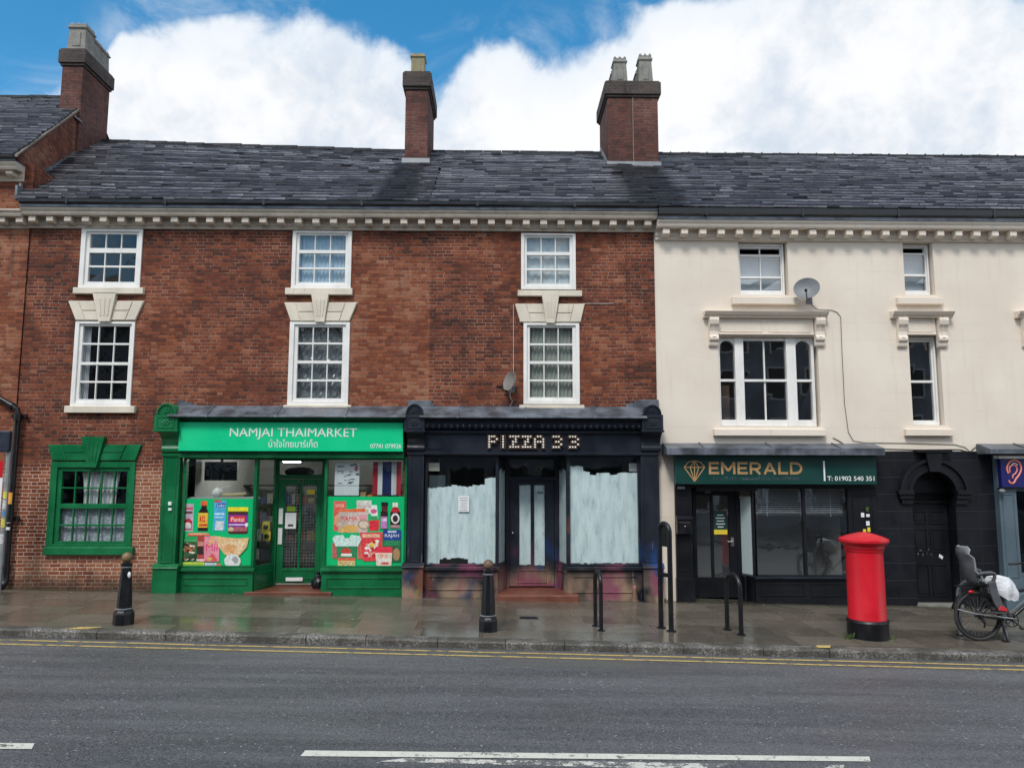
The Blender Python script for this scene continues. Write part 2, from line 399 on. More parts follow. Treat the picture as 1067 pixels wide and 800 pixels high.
def m_graffiti():
    """Blue-black paint with overspray of pink, blue, yellow and bare stone low down."""
    m, t, p = newmat('spray painted blue black'); P = pos(t); x, y, z = t.sep(P)
    c = t.mix(t.ss(t.noise(P, 2, 5), .3, .7), (.007,.010,.018), (.012,.016,.027)); p.inputs['Specular IOR Level'].default_value = .35
    def lay(c, seed, lo, hi, ztop, zsoft, col, amt, sc=2.0):
        n = t.noise(t.vmul(t.m_add(P, seed), (1, 1, .75)), sc, 3, .5)
        f = t.m('MULTIPLY', t.ss(n, lo, hi), t.ss(t.m('ADD', z, t.m('MULTIPLY', t.noise(P, 2.5, 3), .5)), ztop, ztop+zsoft, 1, 0))
        return t.mix(t.m('MULTIPLY', f, amt), c, col)
    def add(v, s):
        o = t.n('ShaderNodeVectorMath', operation='ADD'); t.set(o.inputs[0], v); o.inputs[1].default_value = s; return o.outputs[0]
    t.m_add = add
    c = lay(c, (3,7,1), .38, .56, .42, .45, (.32,.22,.15), .9, 1.3)
    c = lay(c, (13,2,5), .50, .64, .70, .6, (.21,.05,.10), .85, 1.5)
    c = lay(c, (31,9,2), .56, .68, .95, .6, (.012,.05,.17), .85, 1.4)
    c = lay(c, (5,44,8), .63, .74, .65, .4, (.36,.28,.06), .65, 1.8)
    c = lay(c, (17,21,6), .60, .68, 1.3, .7, (.17,.06,.035), .7, 1.8)
    dr = t.ss(t.noise(t.vmul(P, (26, 26, 2)), 1.0, 4), .67, .71)
    c = t.mix(t.m('MULTIPLY', t.m('MULTIPLY', dr, t.ss(z, .8, 2.0, 1, 0)), .45), c, (.42,.34,.27))
    sp = t.ss(t.noise(P, 60, 2), .72, .75)
    c = t.mix(t.m('MULTIPLY', t.m('MULTIPLY', sp, t.ss(z, .5, .9, 1, 0)), .8), c, (.6,.55,.5))
    t.set(p.inputs['Base Color'], c); t.set(p.inputs['Roughness'], t.ss(t.noise(P, 3, 3), .3, .7, .35, .6))
    t.set(p.inputs['Normal'], t.bump(t.noise(P, 45, 4), .15, .006))
    return m
M['graffiti'] = m_graffiti()

def m_whitewash():
    """Brushed whitewash: vertical strokes, thin in places so the dark shop shows."""
    m, t, p = newmat('brushed whitewash'); nt = m.node_tree; P = pos(t)
    st = t.noise(t.vmul(P, (6, 6, 1.3)), 1.4, 6, .6)
    st2 = t.noise(t.vmul(P, (26, 26, 5)), 1.0, 5, .65); bl = t.noise(P, 1.8, 4)
    c = t.mix(t.ss(st, .38, .62), (.68,.79,.815), (.84,.92,.93))
    c = t.mix(t.m('MULTIPLY', t.ss(st2, .5, .75), .4), c, (.40,.55,.60))
    t.set(p.inputs['Base Color'], c); p.inputs['Roughness'].default_value = .7
    a = t.m('ADD', t.m('MULTIPLY', st, .5), t.m('ADD', t.m('MULTIPLY', st2, .45), t.m('MULTIPLY', bl, .25)))
    t.set(p.inputs['Alpha'], t.ss(a, .44, .58, .62, 1.0))
    return m
M['whitewash'] = m_whitewash()

def m_slate():
    m, t, p = newmat('welsh roof slate'); P = pos(t); nt = m.node_tree
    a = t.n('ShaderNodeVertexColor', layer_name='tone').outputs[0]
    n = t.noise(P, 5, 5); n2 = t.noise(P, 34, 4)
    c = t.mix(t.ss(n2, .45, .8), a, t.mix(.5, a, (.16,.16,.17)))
    c = t.mix(t.m('MULTIPLY', t.ss(t.noise(P, .9, 4), .45, .7), .4), c, (.012,.0115,.013))
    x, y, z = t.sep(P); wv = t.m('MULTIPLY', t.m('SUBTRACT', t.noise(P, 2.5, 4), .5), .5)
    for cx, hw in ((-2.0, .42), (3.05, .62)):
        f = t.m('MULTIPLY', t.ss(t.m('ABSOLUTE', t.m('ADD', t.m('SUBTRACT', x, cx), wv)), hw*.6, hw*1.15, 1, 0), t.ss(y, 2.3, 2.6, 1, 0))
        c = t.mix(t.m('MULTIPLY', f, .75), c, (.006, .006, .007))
    lich = t.ss(t.noise(P, 11, 3), .68, .74)
    c = t.mix(t.m('MULTIPLY', lich, .35), c, (.2,.2,.17))
    t.set(p.inputs['Base Color'], c)
    t.set(p.inputs['Roughness'], t.ss(n, .3, .7, .45, .68)); p.inputs['Specular IOR Level'].default_value = .22
    t.set(p.inputs['Normal'], t.bump(n2, .35, .006))
    return m
M['slate'] = m_slate()

def m_paving():
    m, t, p = newmat('wet stone paving'); P = pos(t); x, y, z = t.sep(P)
    yr = t.m('DIVIDE', t.m('ADD', y, 50.0), .62); row = t.m('FLOOR', yr); fy = t.m('FRACT', yr)
    off = t.white(t.comb(row, 1.7))[0]
    xr = t.m('ADD', t.m('DIVIDE', t.m('ADD', x, 60.0), .88), off); cx = t.m('FLOOR', xr); fx = t.m('FRACT', xr)
    e = t.m('MINIMUM', t.m('MULTIPLY', t.m('MINIMUM', fx, t.m('SUBTRACT', 1.0, fx)), .88), t.m('MULTIPLY', t.m('MINIMUM', fy, t.m('SUBTRACT', 1.0, fy)), .62))
    e = t.m('ADD', e, t.m('MULTIPLY', t.m('SUBTRACT', t.noise(P, 18, 3), .5), .012))
    j = t.ss(e, .003, .012)
    r, rc = t.white(t.comb(cx, row, 2.0))
    big = t.noise(P, .7, 5, .6); mid = t.noise(P, 4, 5); fine = t.noise(P, 70, 4)
    c = t.mix(r, (.112,.096,.074), (.180,.152,.120))
    c = t.mix(t.ss(big, .35, .65), c, t.mix(.45, c, (.065,.066,.048)))
    c = t.mix(t.m('MULTIPLY', t.ss(mid, .5, .75), .5), c, (.20,.165,.128))
    c = t.mix(t.m('MULTIPLY', fine, .5), c, t.mix(.5, c, (.03,.027,.024)))
    gum = t.ss(t.noise(P, 14, 1), .765, .775)
    c = t.mix(t.m('MULTIPLY', gum, .6), c, (.33,.31,.28))
    c = t.mix(j, t.mix(.45, c, (.022,.022,.016)), c)
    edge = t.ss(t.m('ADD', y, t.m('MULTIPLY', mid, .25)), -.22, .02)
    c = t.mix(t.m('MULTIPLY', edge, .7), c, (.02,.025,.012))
    t.set(p.inputs['Base Color'], c)
    wet = t.ss(t.m('ADD', t.m('MULTIPLY', big, .6), t.m('ADD', t.m('MULTIPLY', mid, .3), t.m('MULTIPLY', r, .2))), .34, .72)
    t.set(p.inputs['Roughness'], t.m('ADD', .11, t.m('MULTIPLY', wet, .22)))
    p.inputs['Specular IOR Level'].default_value = .75
    h = t.m('ADD', t.m('MULTIPLY', j, 1.0), t.m('ADD', t.m('MULTIPLY', r, .5), t.m('ADD', t.m('MULTIPLY', fine, .22), t.m('MULTIPLY', mid, .7))))
    t.set(p.inputs['Normal'], t.bump(h, .13, .008))
    return m
M['paving'] = m_paving()

def m_asphalt():
    m, t, p = newmat('worn damp asphalt'); P = pos(t); x, y, z = t.sep(P)
    vo = t.n('ShaderNodeTexVoronoi'); vo.inputs['Scale'].default_value = 70; t.set(vo.inputs['Vector'], P)
    d, cc = vo.outputs[0], vo.outputs[1]
    tr = t.noise(t.vmul(P, (.25, 2.6, 1)), 1.0, 5, .6); big = t.noise(P, .6, 5)
    c = t.mix(t.ss(tr, .35, .65), (.066,.068,.072), (.108,.110,.114))
    c = t.mix(t.m('MULTIPLY', t.ss(big, .5, .72), .4), c, (.075,.068,.064))
    rr = t.sep(cc)[0]
    c = t.mix(t.m('MULTIPLY', t.ss(rr, .4, 1.0), .5), c, t.mix(.5, c, (.24,.24,.245)))
    c = t.mix(t.m('MULTIPLY', t.ss(rr, .3, .0), .5), c, (.02,.021,.023))
    sp = t.m('MULTIPLY', t.m('GREATER_THAN', t.noise(P, 30, 1.5), .715), .8)
    c = t.mix(sp, c, (.42,.42,.41))
    # a rectangular trench repair near the kerb, slightly browner
    pa = t.m('MULTIPLY', t.m('MULTIPLY', t.ss(x, .02, .06), t.ss(x, 1.82, 1.86, 1, 0)), t.m('MULTIPLY', t.ss(y, -4.5, -4.45), t.ss(y, -3.74, -3.7, 1, 0)))
    c = t.mix(t.m('MULTIPLY', pa, .55), c, (.105,.097,.09))
    gut = t.ss(t.m('ADD', y, t.m('ADD', t.m('MULTIPLY', x, .02), t.m('MULTIPLY', t.noise(P, 3, 4), .12))), -3.62, -3.42)
    c = t.mix(t.m('MULTIPLY', gut, .75), c, (.028,.026,.024))
    t.set(p.inputs['Base Color'], c)
    t.set(p.inputs['Roughness'], t.ss(t.noise(t.vmul(P, (.4, 1.6, 1)), 1.2, 4), .3, .7, .42, .68)); p.inputs['Specular IOR Level'].default_value = .45
    t.set(p.inputs['Normal'], t.bump(t.m('ADD', t.m('MULTIPLY', d, -1.0), t.noise(P, 130, 2)), .55, .006))
    return m
M['asphalt'] = m_asphalt()

def m_marking(name, col, wear=.5):
    m, t, p = newmat(name); P = pos(t)
    w = t.ss(t.m('ADD', t.m('MULTIPLY', t.noise(P, 7, 6, .7), .75), t.m('MULTIPLY', t.noise(P, 60, 3), .3)), wear-.03, wear+.05)
    c = t.mix(t.noise(P, 12, 4), tuple(q*.72 for q in col), col)
    t.set(p.inputs['Base Color'], c); p.inputs['Roughness'].default_value = .6
    t.set(p.inputs['Alpha'], t.m('SUBTRACT', 1.0, t.m('MULTIPLY', w, .9)))
    return m
M['white_line'] = m_marking('white road paint', (.72,.70,.61), .60)
M['faded_line'] = m_marking('faded white road paint', (.68,.66,.59), .51)
M['yellow_line'] = m_marking('yellow road paint', (.60,.44,.15), .57)

def m_granite():
    m, t, p = newmat('granite kerb'); P = pos(t); x, y, z = t.sep(P)
    n = t.noise(P, 42, 4, .75); b = t.noise(P, 3, 4)
    c = t.ramp(n, [(0, (.02,.02,.018)), (.42, (.065,.062,.055)), (.52, (.15,.143,.13)), (.62, (.34,.325,.30)), (1, (.5,.48,.45))])
    c = t.mix(t.m('MULTIPLY', t.ss(b, .36, .62), .8), c, (.04,.037,.03))
    t.set(p.inputs['Base Color'], c); p.inputs['Roughness'].default_value = .55
    t.set(p.inputs['Normal'], t.bump(t.m('ADD', n, t.m('MULTIPLY', b, 1.5)), .6, .015))
    return m
M['granite'] = m_granite()
M['earth'] = paint('bare ground', (.06,.06,.05), .9, .3, .5, .4)
M['moss'] = paint('green moss weed', (.05,.09,.02), .8, .4, 20, .3)

# ------------------------------------------------------------------ the setting: ground, road, pavement, kerb
def ground_at(px, py, dz=0.0):
    d = FW*F + RT*(px-533.5) + UP*(400-py)
    t = (0.045+dz-CH)/(d.z+.019*d.x)
    return d.x*t, d.y*t-CD
def kerb_y(x): return -3.60-.03*x
def sheet(name, pts, dz, mat, n=1):
    mb = MB(); mb.poly([(x, y, gz(x)+dz) for x, y in pts])
    return tag(mb.build(name, mat, recalc=False), kind='structure')
sheet('ground', [(-70, -60), (70, -60), (70, 60), (-70, 60)], -.30, M['earth'])
sheet('road', [(-40, -11.9), (40, -11.9), (40, kerb_y(40)+.05), (-40, kerb_y(-40)+.05)], -.105, M['asphalt'])
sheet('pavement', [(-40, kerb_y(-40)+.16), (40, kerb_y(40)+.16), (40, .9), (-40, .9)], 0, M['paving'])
sheet('far_pavement', [(-40, -20.5), (40, -20.5), (40, -12.0), (-40, -12.0)], 0, M['paving'])
def kerb(name, x0, x1, fy, w, flip=False):
    mb = MB(); x = x0; rnd = random.Random(5)
    while x < x1:
        L = rnd.uniform(.75, 1.15); e = x+L-.008
        j = rnd.uniform(-.008, .008); k = rnd.uniform(-.006, .006)
        pts = []
        # several cross sections so that the worn top edge is not ruler straight
        N = 5; rings = []
        for i in range(N+1):
            xx = x+(e-x)*i/N; y = fy(xx); q = rnd.uniform(-.006, .006); s = -1 if flip else 1
            prof = [(0+q*.5, -.30), (0+q, -.025+k), (.012, -.006+k+q*.4), (.035, .004+k+q*.3), (w, .005+k*.5), (w, -.30)]
            rings.append([(xx, y+j+s*a, gz(xx)+b) for a, b in prof])
        m = len(rings[0]); vs = [p for r in rings for p in r]; fs = []
        for i in range(N):
            for a in range(m): fs.append((i*m+a, i*m+(a+1) % m, (i+1)*m+(a+1) % m, (i+1)*m+a))
        fs += [list(range(m)), [N*m+a for a in range(m-1, -1, -1)]]
        mb.add(vs, fs); x += L
    return tag(mb.build(name, M['granite']), kind='structure')
kerb('kerb', -22, 22, kerb_y, .19)
kerb('far_kerb', -22, 22, lambda x: -11.9, .16, True)
def marking(name, pts, mat, dz=-.099): return sheet(name, pts, dz, mat)
for o, w in ((.17, .06), (.39, .06)):
    rnd = random.Random(int(o*100)); mb = MB(); xs = [-24+i*.8 for i in range(61)]
    off = [rnd.uniform(-.012, .012) for _ in xs]
    for i in range(60):
        a, b = xs[i], xs[i+1]
        mb.poly([(a, kerb_y(a)-o-w+off[i], gz(a)-.099), (b, kerb_y(b)-o-w+off[i+1], gz(b)-.099), (b, kerb_y(b)-o+off[i+1], gz(b)-.099), (a, kerb_y(a)-o+off[i], gz(a)-.099)])
    tag(mb.build('road_marking', M['yellow_line'], recalc=False), kind='structure')
def mark_px(pts, mat, dz=-.099):
    return marking('road_marking', [ground_at(x, y, -.105) for x, y in pts], mat, dz)
mark_px([(313, 788), (318, 782), (906, 788.5), (907, 793.5)], M['white_line'])
mark_px([(395, 793.2), (420, 789.8), (760, 795.6), (740, 802)], M['faded_line'], -.102)
mark_px([(858, 800.5), (866, 796.6), (880, 797), (878, 801)], M['faded_line'], -.102)
mark_px([(-150, 779.5), (-150, 772.8), (36, 774.6), (33, 780.6)], M['white_line'])
for (px, py, w) in ((86, 654.5, .34), (858, 675, .2)):
    x, y = ground_at(px, py); mb = MB()
    mb.poly([(x-w*.7, kerb_y(x)+.05, gz(x)+.013), (x+w*.4, kerb_y(x)+.05, gz(x)+.013), (x+w*.75, kerb_y(x)+.2, gz(x)+.013), (x-w*.2, kerb_y(x)+.2, gz(x)+.013)])
    tag(mb.build('kerb_marking', M['yellow_line'], recalc=False), kind='structure')

# ------------------------------------------------------------------ building helpers
HOLES = {}
def wall_mb(x0, x1, z0, z1, holes, Y=0.0, depth=.22):
    mb = MB()
    xs = sorted({x0, x1, *[h[0] for h in holes], *[h[1] for h in holes]}); zs = sorted({z0, z1, *[h[2] for h in holes], *[h[3] for h in holes]})
    xs = [x for x in xs if x0 <= x <= x1]; zs = [z for z in zs if z0 <= z <= z1]
    for a, b in zip(xs, xs[1:]):
        for c, d in zip(zs, zs[1:]):
            mx, mz = (a+b)/2, (c+d)/2
            if any(h[0] < mx < h[1] and h[2] < mz < h[3] for h in holes): continue
            mb.poly([(a, Y, c), (b, Y, c), (b, Y, d), (a, Y, d)])
    for h in holes:
        a, b, c, d = h; c = max(c, z0)
        mb.poly([(a, Y, c), (a, Y, d), (a, Y+depth, d), (a, Y+depth, c)]); mb.poly([(b, Y, c), (b, Y+depth, c), (b, Y+depth, d), (b, Y, d)])
        mb.poly([(a, Y, d), (b, Y, d), (b, Y+depth, d), (a, Y+depth, d)]); mb.poly([(a, Y, c), (a, Y+depth, c), (b, Y+depth, c), (b, Y, c)])
    return mb
def room(house, x0, x1, z0, z1, y0, y1, mat):
    mb = MB()
    mb.poly([(x0, y1, z0), (x1, y1, z0), (x1, y1, z1), (x0, y1, z1)])
    mb.poly([(x0, y0, z0), (x0, y1, z0), (x0, y1, z1), (x0, y0, z1)]); mb.poly([(x1, y0, z0), (x1, y0, z1), (x1, y1, z1), (x1, y1, z0)])
    mb.poly([(x0, y0, z0), (x1, y0, z0), (x1, y1, z0), (x0, y1, z0)]); mb.poly([(x0, y0, z1), (x0, y1, z1), (x1, y1, z1), (x1, y0, z1)])
    return mb.build('room', mat, house, recalc=False)
def pane_mb(rects, Y, rnd):
    mb = MB()
    for a, b, c, d in rects:
        j = lambda: Y+rnd.uniform(-.0025, .0025)
        mb.poly([(a, j(), c), (b, j(), c), (b, j(), d), (a, j(), d)])
    return mb
def sash(house, outer, gx, rows, cols, mat, sill=None, sillmat=None, Y=-.035, glassm='glass', rmat='interior_dark', rail=None, frame2=.55, mun=.020, sillproj=.09, rdepth=1.5, openrow=None):
    """A sash window from its measured outline: frame > pane; the sill is a second child of the window."""
    x0, x1, z0, z1 = box_at(*outer, Y)
    xm = (outer[0]+outer[2])/2; ym = (outer[1]+outer[3])/2
    g0, g1 = at(gx[0], ym, Y+.06)[0], at(gx[1], ym, Y+.06)[0]
    R_ = [(at(xm, b, Y+.06)[1], at(xm, a, Y+.06)[1]) for a, b in rows]          # (low, high) from the top row down
    zt, zb = R_[0][1], R_[-1][0]
    rnd = random.Random(int(outer[0]*7+outer[1]))
    mb = MB()
    e = frame2
    ax0, ax1 = x0+(g0-x0)*e, x1-(x1-g1)*e; az1 = z1-(z1-zt)*e; az0 = z0+(zb-z0)*e
    for (a, b, c, d) in ((x0, ax0, z0, z1), (ax1, x1, z0, z1), (ax0, ax1, az1, z1), (ax0, ax1, z0, az0)): mb.box(a, b, Y, Y+.12, c, d)
    for (a, b, c, d) in ((ax0, g0, az0, az1), (g1, ax1, az0, az1), (g0, g1, zt, az1), (g0, g1, az0, zb)): mb.box(a, b, Y+.035, Y+.11, c, d)
    k = (g1-g0)/cols; P = []
    for i, (lo, hi) in enumerate(R_):
        for c in range(cols):
            a = g0+c*k+(mun/2 if c else 0); b = g0+(c+1)*k-(mun/2 if c < cols-1 else 0)
            P.append((a, b, lo, hi))
            if c: mb.box(g0+c*k-mun/2, g0+c*k+mun/2, Y+.045, Y+.095, lo, hi)
        if i < len(R_)-1:
            d = .035 if (rail == i) else .045
            mb.box(g0, g1, Y+d, Y+.10, R_[i+1][1], lo)
    w = mb.build('window', M[mat], house, bevel=.004)
    if openrow is not None: P = [q for q in P if q[2] != R_[openrow][0]]
    pane_mb(P, Y+.072, rnd).build('pane', M[glassm], w, recalc=False)
    if sill:
        s0, s1, sz0, sz1 = box_at(*sill, -.08)
        MB().prof([(-sillproj, sz0), (.05, sz0), (.05, sz1), (-.02, sz1), (-sillproj, sz1-.012)], s0, s1).build('sill', M[sillmat or mat], w, bevel=.006)
    HOLES.setdefault(house.name, []).append((x0+.012, x1-.012, z0+.012, z1-.012))
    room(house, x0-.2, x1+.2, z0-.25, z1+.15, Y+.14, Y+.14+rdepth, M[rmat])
    return w, (g0, g1, zb, zt)
def lintel(house, ytop, ybot, t0, t1, b0, b1, key, mat, Y=-.03):
    """Splayed flat arch with a fluted keystone."""
    q = lambda x, y: at(x, y, Y)
    mb = MB()
    mb.prism([q(b0, ybot), q(b1, ybot), q(t1, ytop), q(t0, ytop)], Y, .05)
    k0t, k1t, kty, k0b, k1b, kby = key
    yy = (ytop+ybot)/2
    for side in (0, 1):
        T, B, kt, kb = (t0, b0, k0t, k0b) if side == 0 else (t1, b1, k1t, k1b)
        s = 1 if side == 0 else -1
        f = lambda u, v: q(T+(B-T)*v+(kt+(kb-kt)*v-(T+(B-T)*v))*u, ytop+(ybot-ytop)*v)
        for (ua, ub, va, vb) in ((.015, .40, .03, .97), (.43, .99, .03, .48), (.43, .99, .53, .97)):
            c = [f(ua, vb), f(ub, vb), f(ub, va), f(ua, va)]
            mb.prism(c if side == 0 else c[::-1], Y-.016, Y+.002)
    o = mb.build('lintel', M[mat], house, bevel=.004)
    kb_ = MB(); kb_.prism([q(k0b, kby), q(k1b, kby), q(k1t, kty), q(k0t, kty)], Y-.06, .04)
    for i in range(3):
        u = .25+.25*i; w = .05
        a = lambda uu, v: q(k0t+(k1t-k0t)*uu+((k0b+(k1b-k0b)*uu)-(k0t+(k1t-k0t)*uu))*v, kty+(kby-kty)*v)
        kb_.prism([a(u-w, .8), a(u+w, .8), a(u+w, .2), a(u-w, .2)], Y-.072, Y-.058)
    kb_.build('keystone', M[mat], o, bevel=.004)
    return o
def cornice(house, x0, x1, xp, ys, mat, spacing, gut=True, phase=0.0, name='cornice'):
    """ys: gutter top, gutter bottom, lead bottom, corona bottom, modillion bottom, bed bottom (pixels read at column xp)."""
    z = lambda y, Y: at(xp, y, Y)[1]
    g0, g1, l1, c1, m1, b1 = ys
    zc0, zc1, zl = z(c1, -.30), z(l1, -.33), z(l1, -.33)
    zb, zm = z(b1, -.05), z(m1, -.09)
    prof = [(.02, zb), (-.05, zb), (-.055, zb+.05), (-.085, zb+.075), (-.085, zc0+.015), (-.27, zc0), (-.29, zc0+.03), (-.30, zc0+.06), (-.335, zc1-.03), (-.34, zc1), (.02, zc1)]
    o = MB().prof(prof, x0, x1).build(name, M[mat], house)
    n = max(1, round((x1-x0)/spacing)); spacing = (x1-x0)/n
    src = None
    zlow = zc0-(z(c1, -.2)-z(m1, -.2))*.95
    for i in range(n):
        cx = x0+spacing*(i+.5)+phase
        if src is None:
            w = .065
            src = MB().prof([(-.08, zlow), (-.19, zlow), (-.235, zlow+.03), (-.235, zc0+.004), (-.08, zc0+.004)], -w, w).build('modillion', M[mat], o, bevel=.006, org=(0, 0, 0))
            src.location.x = cx-ORG[o.name][0]
        else:
            c = src.copy(); COL.objects.link(c); c.parent = o; c.location.x = cx-ORG[o.name][0]
    if gut:
        zg0, zg1 = z(g1, -.4), z(g0, -.42)
        MB().box(x0, x1, -.36, .02, zc1+.002, zg0).build('lead_flashing', M['lead'], house)
        mb = MB(); mb.prof([(-.30, zg0+.002), (-.37, zg0+.004), (-.415, zg0+.03), (-.42, zg1), (-.40, zg1), (-.395, zg0+.035), (-.31, zg0+.02), (-.30, zg1)], x0, x1)
        x = x0+.9
        while x < x1: mb.box(x-.02, x+.02, -.428, -.30, zg0-.004, zg1+.004); x += 1.83
        mb.build('gutter', M['gutter'], house)
    return o
def roof(house, xl, xr, y0, z0, y1, z1, courses=24, back=True, seed=1, sag=.03, lift=lambda x: 0.0):
    """Slates laid course by course; xl and xr give the edges as functions of y."""
    rnd = random.Random(seed); mb = MB()
    L = math.hypot(y1-y0, z1-z0); uy, uz = (y1-y0)/L, (z1-z0)/L; ny, nz = -uz, uy
    rows = [0]; run = .3
    for i in range(courses): rows.append(rows[-1]+rnd.uniform(.9, 1.1)*(1.12-.24*i/courses))
    k = L/rows[-1]; rows = [r*k for r in rows]
    ph = [rnd.uniform(0, 6) for _ in range(4)]
    def P(x, t, h):
        s = math.sin(x*.55+ph[0])*sag*.5+math.sin(x*1.3+ph[1]+t)*sag*.25+math.sin(t*1.1+ph[2])*sag*.3
        w = math.sin(math.pi*min(1, max(0, t/L)))
        return (x, y0+uy*t+ny*(h+s*w), z0+uz*t+nz*(h+s*w)+lift(x)*t/L)
    for i in range(courses):
        t0 = rows[i]; t1 = min(L, rows[i+1]+.06)
        yy = y0+uy*t0; x = xl(yy)-rnd.uniform(0, .2); xe = xr(yy)
        while x < xe:
            w = rnd.uniform(.2, .3); a = max(x, xl(yy)); b = min(x+w-.004, xe)
            if b-a > .03:
                v = rnd.uniform(.0105, .0145); tint = rnd.uniform(-.001, .0015)
                tone = (v+.002, v, v+.004+tint)
                d = rnd.gauss(0, .009); l = rnd.uniform(.022, .036)+(rnd.random() < .06)*.016
                j0, j1 = rnd.uniform(-.002, .003), rnd.uniform(-.002, .003)
                q = [P(a, t0+d, l+j0), P(b, t0+d+rnd.gauss(0, .003), l+j1), P(b, t1, .006), P(a, t1, .006), P(a, t0+d, .002), P(b, t0+d, .002)]
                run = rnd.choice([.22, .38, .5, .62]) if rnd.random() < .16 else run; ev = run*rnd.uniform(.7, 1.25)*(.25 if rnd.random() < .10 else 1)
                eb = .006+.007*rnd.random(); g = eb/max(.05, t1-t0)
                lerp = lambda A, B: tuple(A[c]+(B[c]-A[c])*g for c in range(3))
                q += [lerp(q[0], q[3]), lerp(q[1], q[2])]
                mb.add(q, [(6, 7, 2, 3)], tone); mb.add(q, [(0, 1, 7, 6), (4, 5, 1, 0)], (ev, ev*.985, ev*1.05)); mb.add(q, [(0, 3, 4), (1, 5, 2)], tone)  # pale tail band: worn slate edge plus wet glint put into the colour
            x += w
    o = mb.build('roof', M['slate'], house, recalc=False)
    bs = MB()
    q = [P(xl(y0), 0, -.02), P(xr(y0), 0, -.02), P(xr(y1), L, -.06), P(xl(y1), L, -.06)]
    bs.poly([(xl(y0), y0, z0-.06), (xr(y0), y0, z0-.06), (xr(y1), y1, z1-.06+lift(xr(y1))), (xl(y1), y1, z1-.06+lift(xl(y1)))], (.03, .03, .035))
    yb = 2*y1-y0
    if back: bs.poly([(xl(y1), y1, z1-.02+lift(xl(y1))), (xr(y1), y1, z1-.02+lift(xr(y1))), (xr(y1), yb, z0), (xl(y1), yb, z0)], (.035, .036, .042))
    bs.build('roof_deck', M['slate'], o, recalc=False)
    return o
def ridge(house, x0, x1, y, z, mat, seed=3, lift=lambda x: 0.0):
    rnd = random.Random(seed); mb = MB(); x = x0; zb = z
    while x < x1:
        e = min(x1, x+.45); zz = zb+lift((x+e)/2)+rnd.uniform(-.008, .008)
        mb.prof([(y-.15, zz-.075), (y-.10, zz+.0), (y-.035, zz+.04), (y+.035, zz+.04), (y+.10, zz), (y+.15, zz-.075), (y+.1, zz-.09), (y-.1, zz-.09)], x+.004, e-.006); x = e
    return mb.build('ridge_tile', M[mat], house)
def body(house, x0, x1, yb, z1, mat):
    """Rear and flank walls so the house is a closed volume."""
    mb = MB()
    mb.poly([(x1, yb, -.4), (x0, yb, -.4), (x0, yb, z1), (x1, yb, z1)])
    mb.poly([(x0, yb, -.4), (x0, .0, -.4), (x0, 0, z1), (x0, yb, z1)]); mb.poly([(x1, 0, -.4), (x1, yb, -.4), (x1, yb, z1), (x1, 0, z1)])
    return mb.build('wall', mat, house, recalc=False)
def square_pot(parent, cx, cy, z0, w, h, mat, taper=.8, crown=True):
    mb = MB()
    def ring(a, z): return [(cx-a, cy-a, z), (cx+a, cy-a, z), (cx+a, cy+a, z), (cx-a, cy+a, z)]
    levels = [(w/2, 0), (w/2, h*.06), (w/2*.93, h*.08), (w/2*taper, h*.74), (w/2*taper*1.18, h*.77), (w/2*taper*1.18, h*.82), (w/2*taper*1.02, h*.84), (w/2*taper*1.02, h*.92)]
    vs = []; fs = []
    for a, z in levels: vs += ring(a, z0+z)
    for i in range(len(levels)-1):
        for k in range(4): fs.append((i*4+k, i*4+(k+1) % 4, i*4+4+(k+1) % 4, i*4+4+k))
    L = (len(levels)-1)*4; fs += [(3, 2, 1, 0), (L, L+1, L+2, L+3)]
    mb.add(vs, fs)
    a = w/2*taper*.98
    if crown:
        for sx in (-1, 0, 1):
            for sy in (-1, 0, 1):
                if sx == 0 and sy == 0: continue
                x, y = cx+sx*a*.8, cy+sy*a*.8
                mb.add([(x-.035, y-.035, z0+h*.92), (x+.035, y-.035, z0+h*.92), (x+.035, y+.035, z0+h*.92), (x-.035, y+.035, z0+h*.92), (x, y, z0+h*1.02)], [(0, 1, 4), (1, 2, 4), (2, 3, 4), (3, 0, 4)])
    mb.box(cx-w*.2, cx+w*.2, cy-w/2*.98, cy-w/2*.80, z0+h*.15, z0+h*.62)
    return mb.build('chimney_pot', mat, parent, bevel=.008)
def chimney(house, x0, x1, y0, y1, zb, zs, zt, pots, mat='brick_chim', cap=.07, split=False):
    mb = MB(); mb.box(x0, x1, y0, y1, zb, zs)
    h = zt-zs
    body_ = mb; mb = MB()
    mb.box(x0-cap*.5, x1+cap*.5, y0-cap*.5, y1+cap*.5, zs, zs+h*.14); mb.box(x0-cap, x1+cap, y0-cap, y1+cap, zs+h*.14, zt-h*.1); mb.box(x0-cap*.6, x1+cap*.6, y0-cap*.6, y1+cap*.6, zt-h*.1, zt)
    c = body_.build('chimney', M[mat], house, bevel=.01); mb.build('chimney_cap', M['brick_cap'], c, bevel=.012)
    if split: MB().box((x0+x1)/2-.012, (x0+x1)/2+.012, y0-.012, y0+.01, zb+.1, zs).build('mortar_seam', M['slate_edge'], c)
    for p in pots: square_pot(c, *p)
    return c

# ------------------------------------------------------------------ measured heights shared by the brick houses
ZE = at(400, 209.5, -.40)[1]; ZR = at(450, 158.5, 3.6)[1]; YR = 3.6
SEAM = -1.34; WEND = 2.955; WLEFT = -8.98
party = lambda y: -9.12-.205*(y+.3)
YC = (209.5, 214.5, 218.5, 226.0, 233.5, 240.0)

